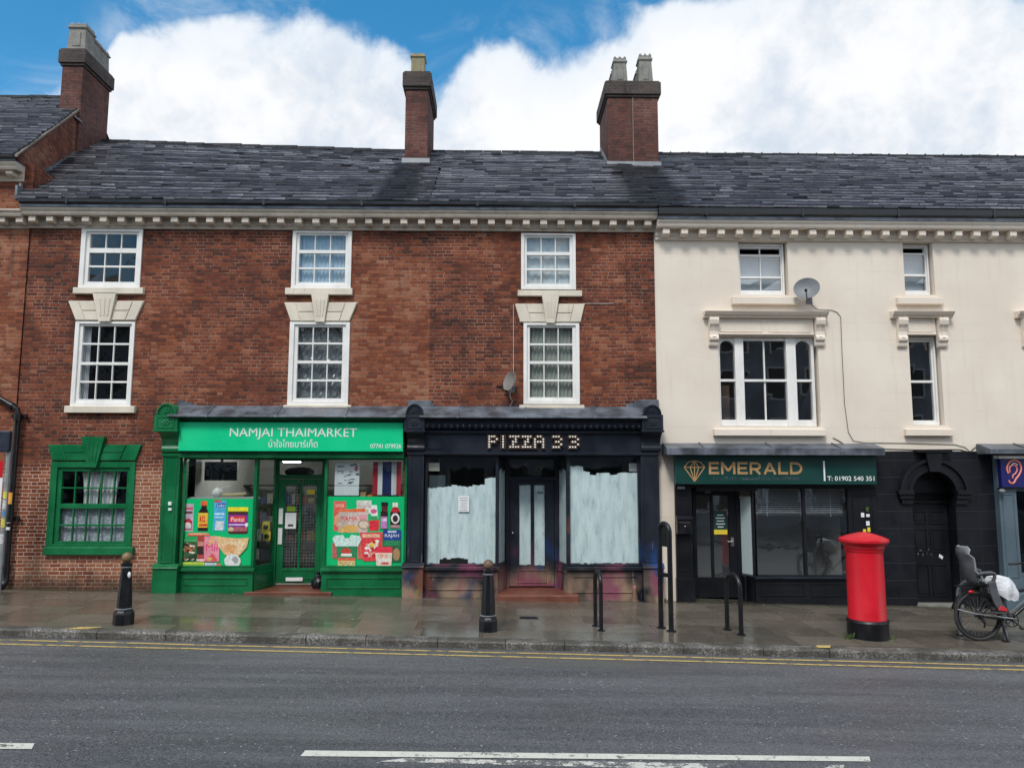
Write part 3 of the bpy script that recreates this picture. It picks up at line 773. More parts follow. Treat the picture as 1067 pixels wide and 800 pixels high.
# --- west brick house (above the green shop)
west = thing('brick_house', (-5.1, 0, 0), 'dark red brick house with two columns of white sash windows over the green shop', 'house', 'brick houses of the terrace')
sw = dict(mat='white', sillmat='cream')
wA1, gA1 = sash(west, (83, 238.5, 147, 301), (93.5, 142), [(244.5, 259), (264, 277), (279, 294)], 3, sill=(76, 299, 149, 306), rail=0, **sw)
wA2, gA2 = sash(west, (75.5, 335, 138, 424), (85, 134), [(340, 357.5), (359.5, 377.5), (380.5, 397), (399, 416)], 3, sill=(67, 422.5, 140, 430), rail=1, **sw)
lintel(west, 313.5, 334, 71, 150.5, 79, 141, (98, 122.5, 305.5, 104, 115.5, 335.5), 'cream')
wB1, gB1 = sash(west, (304, 240.5, 366, 301), (312, 360), [(245.5, 261), (264.5, 279), (281, 294.5)], 3, sill=(297, 299.5, 367, 307), rail=0, **sw)
wB2, gB2 = sash(west, (300.5, 335.5, 363.5, 422), (310, 356.5), [(341, 357), (359, 376), (379, 395.5), (397.5, 415)], 3, sill=(295, 421.5, 365.5, 429), rail=1, **sw)
lintel(west, 315, 335, 296, 372.5, 303, 364, (325, 343, 307, 329, 338.5, 336), 'cream')
wG, gG = sash(west, (50, 481, 138.5, 571), (63.5, 131.5), [(491, 507.5), (509, 524.5), (529.5, 546), (548, 563.5)], 5, 'green', sill=(44.5, 569.5, 138, 578), rail=1, frame2=.6, mun=.022, Y=-.03)
lintel(west, 463, 480, 50, 148, 54, 141.5, (86, 110.5, 455, 92.5, 101.5, 487), 'green')
GS = (at(186, 550)[0], at(419, 550)[0], -.4, at(300, 437)[1])           # opening behind the green shopfront
HOLES[west.name].append(GS)
wall_mb(WLEFT, SEAM, -.4, ZE-.02, HOLES[west.name]).build('wall', M['brick_west'], west, recalc=False)
body(west, WLEFT, SEAM, 2*YR, ZE-.02, M['brick_west'])
cornice(west, WLEFT-.02, SEAM, 400, YC, 'cream_cornice', .3355)
room(west, GS[0]+.02, GS[1]-.02, -.02, GS[3]+.05, .62, 4.2, M['interior_pale'])
LIFT = lambda x: .027*max(0, -2.2-x)
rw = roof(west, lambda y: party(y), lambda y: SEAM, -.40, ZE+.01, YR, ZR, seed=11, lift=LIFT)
ridge(west, -9.9, SEAM, YR, ZR, 'slate', lift=LIFT)

# --- east brick house (above the navy shop)
east = thing('brick_house', (.8, 0, 0), 'dark red brick house with one column of white sash windows over the navy pizza shop', 'house', 'brick houses of the terrace')
wC1, gC1 = sash(east, (543, 243, 600, 301.5), (549, 593.5), [(248, 263), (266.5, 280), (282, 296)], 3, sill=(539.5, 302, 606.5, 308.5), rail=0, **sw)
wC2, gC2 = sash(east, (545.5, 336.5, 604, 421), (552, 596.5), [(341.5, 358), (360, 376.5), (379.5, 395.5), (397.5, 414)], 3, sill=(541, 421.5, 609, 428.5), rail=1, **sw)
lintel(east, 316.5, 336, 536.5, 609.5, 542, 605, (564.5, 582.5, 308.5, 569, 578, 337), 'cream')
PS = (at(443, 550)[0], at(668, 550)[0], -.4, at(555, 440)[1])
HOLES[east.name].append(PS)
wall_mb(SEAM, WEND, -.4, ZE-.02, HOLES[east.name]).build('wall', M['brick_east'], east, recalc=False)
body(east, SEAM, WEND, 2*YR, ZE-.02, M['brick_east'])
xq = at(654, 330)[0]
MB().box(xq, WEND, -.022, .02, 3.2, at(670, 241, 0)[1]).build('brick_pier', M['brick_east'], east)
cornice(east, SEAM, WEND+.02, 560, tuple(y+.9 for y in YC), 'cream_cornice', .3355)
room(east, PS[0]+.02, PS[1]-.02, -.02, PS[3]+.05, .62, 2.4, M['interior_pale'])
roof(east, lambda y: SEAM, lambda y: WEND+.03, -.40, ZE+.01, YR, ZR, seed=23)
ridge(east, SEAM, WEND+.1, YR, ZR, 'slate')
# chimneys on the ridge
mx0, mx1 = at(421, 140, 2.5)[0], at(447, 140, 2.5)[0]
c = chimney(west, mx0+.02, mx1-.03, 2.5, 4.0, 8.9, at(434, 94, 2.5)[1], at(434, 75, 2.5)[1],
        [((mx0+mx1)/2-.02, 2.85, at(434, 75, 2.5)[1], .34, .62, M['pot_buff'], .9, False)])
MB().prof([(2.36, 9.12), (2.48, 9.06), (2.48, 9.42), (2.44, 9.42)], mx0-.03, mx1+.03).build('lead_flashing', M['lead_pale'], c)
rx0, rx1 = at(633.5, 140, 2.45)[0], at(686, 140, 2.45)[0]
zt, zs = at(660, 85, 2.45)[1], at(660, 102, 2.45)[1]
pz = [(at(655-11, 84, 2.8)[0]+.02, 2.80), (at(671, 84, 2.8)[0], 2.80)]
c = chimney(east, rx0, rx1, 2.45, 3.85, 8.9, zs, zt,
        [(pz[0][0], 2.75, zt, .37, .72, M['pot_stone'], .78), (pz[1][0], 2.75, zt, .37, .80, M['pot_stone'], .78),
         (pz[0][0], 3.18, zt, .35, .62, M['pot_stone'], .8), (pz[1][0], 3.18, zt, .35, .64, M['pot_stone'], .8),
         (pz[0][0], 3.58, zt, .35, .46, M['pot_stone'], .8), (pz[1][0], 3.58, zt, .35, .46, M['pot_stone'], .8)], split=True)
MB().prof([(2.30, 9.02), (2.42, 8.96), (2.42, 9.36), (2.38, 9.36)], rx0-.04, rx1+.04).build('lead_flashing', M['lead_pale'], c)
mb = MB()
for i in range(7):
    y = 2.5+.17*i; z = 9.13+.125*i; mb.box(rx0-.03, rx0+.01, y, y+.18, z, z+.30)
mb.build('lead_flashing', M['lead_pale'], c)

# --- taller neighbour at the left edge
left = thing('brick_house', (-11.5, 0, 0), 'taller red brick house at the left edge with its own cornice above the gable', 'house', 'brick houses of the terrace')
zl_e = at(10, 161.5, -.40)[1]; zl_r = at(30, 101.5, YR)[1]
wall_mb(-16, WLEFT-.004, -.4, zl_e-.02, [], Y=-.03).build('wall', M['brick_left'], left, recalc=False)
body(left, -16, WLEFT-.01, 2*YR, zl_e-.02, M['brick_left'])
zt_ = [(-.03, zl_e-.02), (YR, zl_r+.0), (2*YR, zl_e)]
gm = MB()
def G3(y, z, o=0): return (party(y)-.02-o, y, z)
lo = [(-.03, 6.9), (2*YR, 6.9)]
outl = [G3(-.024, 7.0), G3(2*YR, 7.0), G3(2*YR, zl_e-.03), G3(YR, zl_r-.04), G3(-.30, zl_e-.02), G3(-.024, zl_e-.18)]
inn = [(x-.28, y, z) for x, y, z in outl]; n = len(outl)
gm.add(outl+inn, [list(range(n)), list(range(2*n-1, n-1, -1))]+[(i, i+n, (i+1) % n+n, (i+1) % n) for i in range(n)])
gm.build('gable_wall', M['brick_left'], left)
cp = MB()
for (ya, za, yb_, zb_) in ((-.38, zl_e+.0, YR, zl_r), (YR, zl_r, 2*YR, zl_e)):
    a, b = party(ya), party(yb_)
    cp.add([(a-.05, ya, za-.03), (a+.012, ya, za-.03), (b+.012, yb_, zb_-.03), (b-.05, yb_, zb_-.03), (a-.05, ya, za+.022), (a+.012, ya, za+.022), (b+.012, yb_, zb_+.022), (b-.05, yb_, zb_+.022)],
           [(0, 3, 2, 1), (4, 5, 6, 7), (0, 1, 5, 4), (1, 2, 6, 5), (2, 3, 7, 6), (3, 0, 4, 7)])
cp.build('verge_coping', M['slate_edge'], left)
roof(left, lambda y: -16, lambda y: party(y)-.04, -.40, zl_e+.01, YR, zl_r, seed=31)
ridge(left, -16, -9.95, YR, zl_r, 'slate')
yl = lambda a: tuple(y for y in a)
cornice(left, -16, party(-.03)+.02, 10, (161.0, 165, 168, 176, 181, 189), 'cream_cornice', .3355)
cornice(left, -16, WLEFT-.02, 10, (210, 213, 217.5, 225, 232, 238), 'cream_cornice', .3355, gut=False, phase=.1, name='string_course')
fl = MB()
for i in range(24):
    y = -.25+i*(YR-.35+.25)/24; z = ZE+(ZR-ZE)*(y+.40)/(YR+.40)
    x = party(y); fl.add([(x-.03, y-.02, z-.02), (x+.012, y-.02, z-.02), (x+.002-.03, y+.18, z+.10), (x-.07, y+.18, z+.10), (x-.03, y-.02, z+.20), (x+.012, y-.02, z+.20), (x+.002-.03, y+.18, z+.25), (x-.07, y+.18, z+.25)],
           [(0, 3, 2, 1), (4, 5, 6, 7), (0, 1, 5, 4), (1, 2, 6, 5), (2, 3, 7, 6), (3, 0, 4, 7)])
    fl.add([(x+.0, y, z+.03), (x+.14, y, z+.03), (x+.10, y+.16, z+.14), (x-.03, y+.16, z+.14)], [(0, 1, 2, 3)])
fl.build('lead_flashing', M['lead_pale'], left)
lx1 = at(86.5, 75, 2.55)[0]; lx0 = at(64.5, 75, 2.55)[0]
zt, zs = at(75, 50, 2.5)[1], at(75, 68, 2.5)[1]
c = chimney(left, lx0, lx1, 2.55, 3.75, 8.6, zs, zt,
        [((lx0+lx1)/2, 2.83, zt, .46, .74, M['pot_stone'], .82), ((lx0+lx1)/2, 3.22, zt, .40, .62, M['pot_stone'], .86), ((lx0+lx1)/2, 3.58, zt, .40, .6, M['pot_stone'], .86)])
MB().box(lx0-.02, lx1+.03, 2.3, 2.6, at(75, 126, 2.5)[1], at(75, 124.5, 2.5)[1]).build('lead_flashing', M['lead_pale'], c)

# --- cream rendered house
cream = thing('rendered_house', (8.5, 0, 0), 'cream rendered house with moulded window heads and a black painted ground floor', 'house')
ZEC = at(880, 217, -.40)[1]; ZRC = at(880, 162.5, YR)[1]; CX1 = 16.0
cw = dict(glassm='glass_double', mat='white', sillmat='render', Y=.10, sillproj=.10)
wD1, gD1 = sash(cream, (768.5, 254, 817, 308), (771, 813), [(259.5, 265.5), (268, 288.5), (290.5, 303)], 2, sill=(763, 309, 832, 317), rail=1, openrow=0, **cw)
wE1, gE1 = sash(cream, (939.5, 255, 968, 308), (941, 963.5), [(259, 264), (266, 286), (288.5, 303)], 1, sill=(935.5, 309.5, 983, 317), rail=1, openrow=0, **cw)
wE2, gE2 = sash(cream, (946.5, 351, 976.5, 443), (948.5, 971), [(356.5, 396.5), (399, 438)], 1, sill=(944, 446.5, 993, 454), rail=0, **cw)
# reveals: openings are a little larger than the frames on the side turned away from us
def widen(h, r=.05, t=.03):
    a, b, c_, d = h; return (a-.02, b+r, c_-.02, d+t)
HC = [widen(h) for h in HOLES[cream.name]]
# triple light with arched side lights
Yt = .09
x0, x1, z0, z1 = box_at(748.5, 352, 849, 444, Yt)
ys = lambda y: at(800, y, Yt+.05)[1]; xs = lambda x: at(x, 400, Yt+.05)[0]
lights = [(xs(750), xs(765.5)), (xs(774.5), xs(819)), (xs(829), xs(845))]
zt0, zr1, zr0, zb0 = ys(355.5), ys(395.5), ys(398), ys(437.5)
mb = MB(); Yf0, Yf1 = Yt-.02, Yt+.09
cuts = [x0, lights[0][0], lights[0][1], lights[1][0], lights[1][1], lights[2][0], lights[2][1], x1]
for i in (0, 2, 4, 6): mb.box(cuts[i], cuts[i+1], Yf0 if i in (2, 4) else Yf0+.01, Yf1, z0, z1)
for i, (a, b) in enumerate(lights):
    mb.box(a, b, Yf0+.02, Yf1, z0, zb0); mb.box(a, b, Yf0+.02, Yf1, zr0, zr1)
    if i == 1:
        mb.box(a, b, Yf0+.02, Yf1, zt0, z1); m_ = (a+b)/2
        mb.box(m_-.014, m_+.014, Yt+.03, Yt+.08, zr1, zt0); mb.box(m_-.014, m_+.014, Yt+.03, Yt+.08, zb0, zr0)
    else:
        r = (b-a)/2; cx = (a+b)/2; zc = zt0-r
        N = 10
        for k in range(N):
            t0, t1 = math.pi-math.pi*k/N, math.pi-math.pi*(k+1)/N
            xa, xb = cx+r*math.cos(t0), cx+r*math.cos(t1)
            mb.prism([(xa, zc+r*math.sin(t0)), (xb, zc+r*math.sin(t1)), (xb, z1), (xa, z1)], Yf0+.02, Yf1)
w3 = mb.build('window', M['white'], cream, bevel=.004)
P = [(a, b, lo_, hi_) for a, b in lights for lo_, hi_ in ((zb0, zr0), (zr1, zt0))]
pane_mb(P, Yt+.06, random.Random(4)).build('pane', M['glass_double'], w3, recalc=False)
s0, s1, q0, q1 = box_at(744, 446.5, 860.5, 454, -.08)
MB().prof([(-.11, q0), (.05, q0), (.05, q1), (-.02, q1), (-.11, q1-.012)], s0, s1).build('sill', M['render'], w3, bevel=.006)
HC.append(widen((x0+.01, x1-.01, z0+.01, z1-.01), .06, .02))
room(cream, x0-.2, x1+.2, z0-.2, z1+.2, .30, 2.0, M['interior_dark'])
def window_head(px0, px1, py0, pyc, pyf, con, cy):
    """Cornice on two scrolled consoles with a panelled frieze between them."""
    q = lambda x, y, Y=-.1: at(x, y, Y)
    xm = (px0+px1)/2
    a, b = q(px0, py0)[0], q(px1, py0)[0]; zt, zc, zf = q(xm, py0)[1], q(xm, pyc)[1], q(xm, pyf, -.02)[1]
    h = zt-zc
    hd = MB().prof([(.02, zc), (-.10, zc), (-.11, zc+h*.3), (-.16, zc+h*.45), (-.19, zc+h*.8), (-.20, zt-.01), (.02, zt+.02)], a, b).build('window_hood', M['render'], cream, bevel=.004)
    fa, fb = q(con[0][1], pyf)[0], q(con[1][0], pyf)[0]
    mb = MB(); mb.box(fa, fb, -.035, .02, zf, zc)
    n = 2 if px1-px0 > 90 else 1
    w = (fb-fa)/n
    for i in range(n):
        u0, u1 = fa+w*i+.06, fa+w*(i+1)-.06
        for bx_ in ((u0, u1, zf+.05, zf+.065), (u0, u1, zc-.05, zc-.035), (u0, u0+.015, zf+.065, zc-.05), (u1-.015, u1, zf+.065, zc-.05)): mb.box(bx_[0], bx_[1], -.047, -.034, bx_[2], bx_[3])
    mb.box(fa, fb, -.06, -.033, zf, zf+.025)
    mb.build('frieze', M['render'], hd, bevel=.003)
    for c0, c1 in con:
        xa, xb = q(c0, cy[0])[0], q(c1, cy[0])[0]; zT = zc; zB = q((c0+c1)/2, cy[1])[1]; H = zT-zB
        pr = [(.02, zT), (-.15, zT), (-.165, zT-H*.10), (-.15, zT-H*.24), (-.11, zT-H*.34), (-.085, zT-H*.48), (-.085, zT-H*.60), (-.115, zT-H*.70), (-.115, zT-H*.78), (-.08, zT-H*.84), (-.06, zT-H*.86), (-.07, zT-H*.92), (-.05, zT-H), (.02, zT-H)]
        cm = MB().prof(pr, xa, xb)
        cm.prof([(y-.014 if y < 0 else y, z) for y, z in pr[1:8]]+[(-.05, zT-H*.7), (-.05, zT-.0)], xa+(xb-xa)*.35, xa+(xb-xa)*.65)
        cm.build('console', M['render'], hd, bevel=.004)
window_head(733.5, 862, 324.5, 331, 349, ((739, 748.5), (849.5, 859)), (331, 360))
window_head(929.5, 992.5, 324.5, 331, 349, ((935.5, 945), (977.5, 987)), (331, 361))
window_head(1060, 1123, 324.5, 331, 349, ((1066, 1075.5), (1108, 1117.5)), (331, 361))
ZG = at(960, 470)[1]                       # top of the black ground floor
CXL = WEND+.004
em_hole = (at(719, 560)[0], at(888, 560)[0], -.4, at(800, 506)[1])
ea_hole = (at(1052, 560)[0], 13.0, -.4, at(1060, 506)[1])
up = [h for h in HC]
wall_mb(CXL, CX1, ZG, ZEC-.02, up).build('wall', M['render'], cream, recalc=False)
dx0, dx1 = at(952.8, 575)[0], at(998, 575)[0]
zsp = at(973, 514, -.05)[1]; dcx = (dx0+dx1)/2; drad = (dx1-dx0)/2
lowx0 = at(914, 560)[0]
wall_mb(CXL, em_hole[0], -.4, ZG, []).build('wall', M['render'], cream, recalc=False)
wall_mb(em_hole[0], lowx0, -.4, ZG, [em_hole]).build('wall', M['black_stone'], cream, recalc=False)
# black stone wall with its arched doorway
gw = wall_mb(lowx0, CX1, -.4, ZG-.004, [(dx0, dx1, -.4, zsp), (dx0, dx1, zsp, zsp+drad), ea_hole], Y=-.02, depth=.30)
N = 16
for k in range(N):
    t0, t1 = math.pi-math.pi*k/N, math.pi-math.pi*(k+1)/N
    xa, xb = dcx+drad*math.cos(t0), dcx+drad*math.cos(t1); za, zb_ = zsp+drad*math.sin(t0), zsp+drad*math.sin(t1)
    gw.poly([(xa, -.02, za), (xb, -.02, zb_), (xb, -.02, zsp+drad), (xa, -.02, zsp+drad)])
    gw.poly([(xa, -.02, za), (xa, .28, za), (xb, .28, zb_), (xb, -.02, zb_)])
gw.build('stone_facing', M['blocks'], cream, recalc=False)
body(cream, CXL, CX1, 2*YR, ZEC-.02, M['render'])
cornice(cream, CXL+.02, CX1, 880, (217.5, 225.5, 230, 237.5, 245.5, 251), 'render', .354)
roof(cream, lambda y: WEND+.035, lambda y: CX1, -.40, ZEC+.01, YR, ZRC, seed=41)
ridge(cream, WEND+.1, CX1, YR, ZRC, 'slate', seed=8)
mb = MB()
x = WEND+.3
while x < CX1: mb.box(x-.012, x+.012, YR-.03, YR+.03, ZRC+.03, ZRC+.062); x += .45
mb.box(WEND+.2, CX1, YR-.012, YR+.012, ZRC+.02, ZRC+.045); mb.build('ridge_crest', M['slate'], cream)
# arch mouldings, imposts, keystone
mb = MB()
for (ra, rb, ya, yb_) in ((1.02, 1.20, -.075, 0), (1.20, 1.46, -.055, 0), (1.46, 1.60, -.10, 0)):
    for k in range(20):
        t0, t1 = math.pi-math.pi*k/20, math.pi-math.pi*(k+1)/20
        p = lambda r, t: (dcx+drad*r*math.cos(t), zsp+drad*r*math.sin(t))
        mb.prism([p(ra, t0), p(ra, t1), p(rb, t1), p(rb, t0)], ya, -.018)
am = mb.build('arch_moulding', M['black_stone'], cream)
mb = MB(); zk = ZG
mb.prism([(dcx-.10, zsp+drad*.98), (dcx+.10, zsp+drad*.98), (dcx+.16, zk-.03), (dcx-.16, zk-.03)], -.14, -.018); mb.box(dcx-.33, dcx+.33, -.16, -.0, zk-.03, zk+.03)
mb.build('keystone', M['black_stone'], am, bevel=.006)
for s in (-1, 1):
    mb = MB(); xa = dcx+s*drad*1.0; xb = dcx+s*drad*1.72
    mb.box(xa, xb, -.13, -.018, zsp-.02, zsp+.06); mb.box(xa, xb-s*.04, -.10, -.018, zsp-.10, zsp-.022); mb.box(xa, xb-s*.08, -.07, -.018, zsp-.20, zsp-.102)
    mb.build('impost', M['black_stone'], am, bevel=.005)
# six panel door in the arch
Yd = .22
d = MB(); zd0, zd1 = gz(dcx)+.03, at(973, 524, Yd)[1]
d.box(dx0+.02, dx1-.02, Yd, Yd+.05, zd0, zd1)
W_ = dx1-dx0-.04; H_ = zd1-zd0
for (u0, u1) in ((.10, .46), (.54, .90)):
    for (v0, v1) in ((.06, .38), (.50, .74), (.79, .92)):
        a, b, c_, e_ = dx0+.02+W_*u0, dx0+.02+W_*u1, zd0+H_*v0, zd0+H_*v1
        for q in ((a, b, c_, c_+.02), (a, b, e_-.02, e_), (a, a+.02, c_+.02, e_-.02), (b-.02, b, c_+.02, e_-.02)): d.box(q[0], q[1], Yd-.016, Yd+.002, q[2], q[3])
        d.box(a+.05, b-.05, Yd-.010, Yd+.002, c_+.05, e_-.05)
dr = d.build('door', M['black_stone'], cream, bevel=.004)
kn = MB()
for x, z, w, h in ((-.22, .49, .03, .05), (-.13, .48, .02, .06), (-.17, .52, .05, .015), (-.05, .50, .02, .05), (-.02, .53, .03, .02), (.03, .48, .02, .03)): kn.box(dcx+x-w/2, dcx+x+w/2, Yd-.004, Yd, zd0+H_*z-h/2, zd0+H_*z+h/2)
kn.build('paint_mark', M['lead'], dr)
MB().prism([(dcx+.17, zd0+H_*.455), (dcx+.235, zd0+H_*.43), (dcx+.25, zd0+H_*.46), (dcx+.185, zd0+H_*.485)], Yd-.006, Yd).build('letter_sticker', M['white_print'], dr)
MB().prism([(dx0+.01, zd1), (dx1-.01, zd1)]+[(dcx+(drad+.01)*math.cos(math.pi*k/16), max(zd1+.05, zsp+(drad+.01)*math.sin(math.pi*k/16))) for k in range(17)], Yd+.01, Yd+.05).build('tympanum', M['black_stone'], cream)
MB().box(dx0, dx1, Yd-.05, Yd+.02, zd1-.0, zd1+.05).build('transom', M['black_stone'], cream, bevel=.004)
MB().box(dx0-.02, dx1+.02, -.06, .3, -.4, zd0-.002).build('step', M['pot_stone'], cream)

# ------------------------------------------------------------------ shopfront helpers
def panelled(mb, x0, x1, z0, z1, Y, d=.014, m=.07):
    """A raised bead framing a sunk panel on a flat face at y = Y."""
    a, b, c_, e = x0+m, x1-m, z0+m, z1-m
    for q in ((a, b, c_, c_+.016), (a, b, e-.016, e), (a, a+.016, c_+.016, e-.016), (b-.016, b, c_+.016, e-.016)): mb.box(q[0], q[1], Y-d, Y+.003, q[2], q[3])
def pilaster(front, shaft, cap, ped, ytop, yb0, yb1, ys1, yped, ybase, mat, matlow):
    """Pilaster with plinth, panelled shaft, scrolled bracket and a round-headed capital block."""
    z = lambda y, Y: at((shaft[0]+shaft[1])/2, y, Y)[1]
    ym = (yped+ys1)/2
    sx0, sx1 = at(shaft[0], ym, -.18)[0], at(shaft[1], ym, -.18)[0]
    cx0, cx1 = at(cap[0], yb0, -.38)[0], at(cap[1], yb0, -.38)[0]
    px0, px1 = at(ped[0], (yped+ybase)/2, -.24)[0], at(ped[1], (yped+ybase)/2, -.24)[0]
    zp, zs1, zb1, zb0, zt = z(yped, -.24), z(ys1, -.2), z(yb1, -.38), z(yb0, -.38), z(ytop, -.36)
    mb = MB(); mb.box(sx0, sx1, -.17, .02, zp, zs1)
    panelled(mb, sx0, sx1, zp+.02, zs1-.02, -.17, .012, .05)
    mb.box(sx0-.02, sx1+.02, -.195, .02, zs1-.055, zs1-.01)
    o = mb.build('pilaster', M[mat], front, bevel=.005)
    mb = MB(); mb.box(px0, px1, -.24, .02, gz(px0)-.15, zp-.03); mb.prof([(-.26, zp-.03), (-.26, zp-.005), (-.18, zp+.055), (.02, zp+.055), (.02, zp-.03)], px0-.015, px1+.015)
    mb.build('plinth', M[matlow], o, bevel=.006)
    H = zb1-zs1; mb = MB()
    pr = [(.02, zs1), (-.18, zs1), (-.215, zs1+H*.10), (-.22, zs1+H*.22), (-.20, zs1+H*.34), (-.195, zs1+H*.5), (-.22, zs1+H*.66), (-.29, zs1+H*.82), (-.36, zs1+H*.93), (-.37, zb1), (.02, zb1)]
    mb.prof(pr, max(cx0, sx0-.03)+.01, min(cx1, sx1+.04)-.01)
    mb.build('bracket', M[mat], o, bevel=.004)
    mb = MB(); mb.box(cx0, cx1, -.38, .02, zb1, zb0); mb.box(cx0-.015, cx1+.015, -.395, .02, zb1+.0, zb1+.03)
    w = cx1-cx0; cxm = (cx0+cx1)/2; hb = zb0-zb1
    for q in ((cx0+.05, cx1-.05, zb1+.06, zb1+.074), (cx0+.05, cx1-.05, zb0-.05, zb0-.036), (cx0+.05, cx0+.064, zb1+.074, zb0-.05), (cx1-.064, cx1-.05, zb1+.074, zb0-.05)): mb.box(q[0], q[1], -.392, -.378, q[2], q[3])
    zc = (zb0+zb1)/2+.01
    for k in range(6):
        a = math.pi*2*k/6; mb.ball((cxm+.055*math.cos(a), -.382, zc+.038*math.sin(a)), .026, 8, (1, .6, .7))
    mb.ball((cxm, -.385, zc), .025, 8, (1, .7, 1))
    r = w*.43; za = zb0; hgt = zt-zb0
    N = 14; arc = [(cxm+r*math.cos(math.pi*k/N), za+hgt*math.sin(math.pi*k/N)) for k in range(N+1)]
    mb.prism(arc, -.36, .02)
    for k in range(N):
        (xa, z1_), (xb, z2_) = arc[k], arc[k+1]
        f = .84
        mb.prism([(xa, z1_), (xb, z2_), (cxm+(xb-cxm)*f, za+(z2_-za)*f), (cxm+(xa-cxm)*f, za+(z1_-za)*f)], -.385, -.355)
    for k in range(7):
        a = math.pi*(k+.5)/7; p = Vector((math.cos(a), math.sin(a))); t = Vector((-p.y, p.x))*.016
        c0, c1 = p*.04, Vector((p.x*r*.76, p.y*hgt*.76))
        mb.prism([(cxm+c0.x-t.x*.5, za+c0.y-t.y*.5), (cxm+c1.x-t.x, za+c1.y-t.y), (cxm+c1.x+t.x, za+c1.y+t.y), (cxm+c0.x+t.x*.5, za+c0.y+t.y*.5)], -.374, -.355)
    mb.build('capital', M[mat], o, bevel=.003)
    return o
def lead_roof(front, x0, x1, zw, zf, yf, drop, humps=(), mat='lead'):
    mb = MB(); mb.prof([(.0, zw+.012), (-.03, zw+.03), (yf, zf), (yf-.01, zf-.005), (yf-.01, zf-drop), (yf+.02, zf-drop), (0, zf-drop)], x0, x1)
    x = x0+.7
    while x < x1-.3:
        mb.prof([(-.03, zw+.03), (-.03, zw+.046), (yf-.012, zf+.012), (yf-.022, zf-drop-.004), (yf-.01, zf-drop-.004), (yf-.008, zf-.002)], x-.018, x+.018); x += 1.25
    rnd = random.Random(int(abs(x0*100)))
    for hx0, hx1, hz in humps:                         # stepped lead dressed up behind the capitals
        n = 4
        for i in range(n):
            a = hx0+(hx1-hx0)*i/n; b = hx0+(hx1-hx0)*(i+1)/n
            mb.box(a, b+.001*i, -.045-.001*i, .0, zw-.1, zw+hz*(1-.8*i/n)+rnd.uniform(-.01, .01))
    return mb.build('lead_flashing', M[mat], front, bevel=.003)
def frame_rect(mb, x0, x1, z0, z1, t, y0, y1, tb=None):
    tb = t if tb is None else tb
    mb.box(x0, x0+t, y0, y1, z0, z1); mb.box(x1-t, x1, y0, y1, z0, z1); mb.box(x0+t, x1-t, y0, y1, z1-t, z1); mb.box(x0+t, x1-t, y0, y1, z0, z0+tb)

# ------------------------------------------------------------------ green Thai food shop
gs = thing('shopfront', (-4.1, 0, gz(-4.1)), 'green painted timber shopfront with recessed glazed door and scrolled pilaster at one end', 'shopfront')
pilaster(gs, (166.5, 184.5), (161, 185), (158, 183.5), 420, 432, 449.5, 472, 591, 617, 'green', 'green')
X = lambda px, py=550, Y=-.05: at(px, py, Y)[0]
Z = lambda py, px=300, Y=-.05: at(px, py, Y)[1]
zsill = Z(593.5, 300, -.1); zhead = Z(476, 300); base = -.25
zft, zfb = Z(440, 300, -.25), Z(470, 300, -.25)
gx0, gx1 = X(185), X(420.5)
Yg = -.02
# fascia board, cornice
mb = MB(); mb.box(gx0, gx1, -.16, .05, zhead-.02, Z(434, 300, -.2)); mb.box(gx0, gx1, -.24, .05, Z(438, 300, -.25), Z(434, 300, -.25)); mb.box(gx0, gx1, -.19, .05, zhead-.02, zhead+.05)
mb.build('fascia', M['green'], gs, bevel=.005)
lead_roof(gs, X(180, 430, -.2), X(424, 430, -.2), Z(424.5, 330, 0), Z(433, 330, -.42), -.42, .03, [(X(186, 425, 0), X(206, 425, 0), .13)])
# windows: left bay with a splayed return, right bay
xl0, xl1 = X(189), X(266); xr0, xr1 = X(337), X(423.8)
def bay(front, x0, x1, matf, matlow, ret=None, glassm='glass_shop', xg=None, zs=None, zh=None, Yr=.55):
    zs = zsill if zs is None else zs; zh = zhead if zh is None else zh
    mb = MB(); frame_rect(mb, x0, x1, zs+.03, zh, .05, -.08, .03, .04)
    w = mb.build('window', M[matf], front, bevel=.005)
    MB().poly([(x0+.05, Yg, zs+.07), (x1-.05, Yg, zs+.07), (x1-.05, Yg, zh-.05), (x0+.05, Yg, zh-.05)]).build('pane', M[glassm], w, recalc=False)
    mb = MB(); mb.box(x0-.02, x1+(.02 if not ret else .03), -.15, .05, zs-.03, zs+.03)
    mb.build('sill', M[matlow], w, bevel=.008)
    mb = MB(); mb.box(x0, x1, -.10, .05, -.30, zs-.03); panelled(mb, x0, x1, gz(x1)+.06, zs-.05, -.10, .016, .09)
    mb.build('stall_riser', M[matlow], front, bevel=.005)
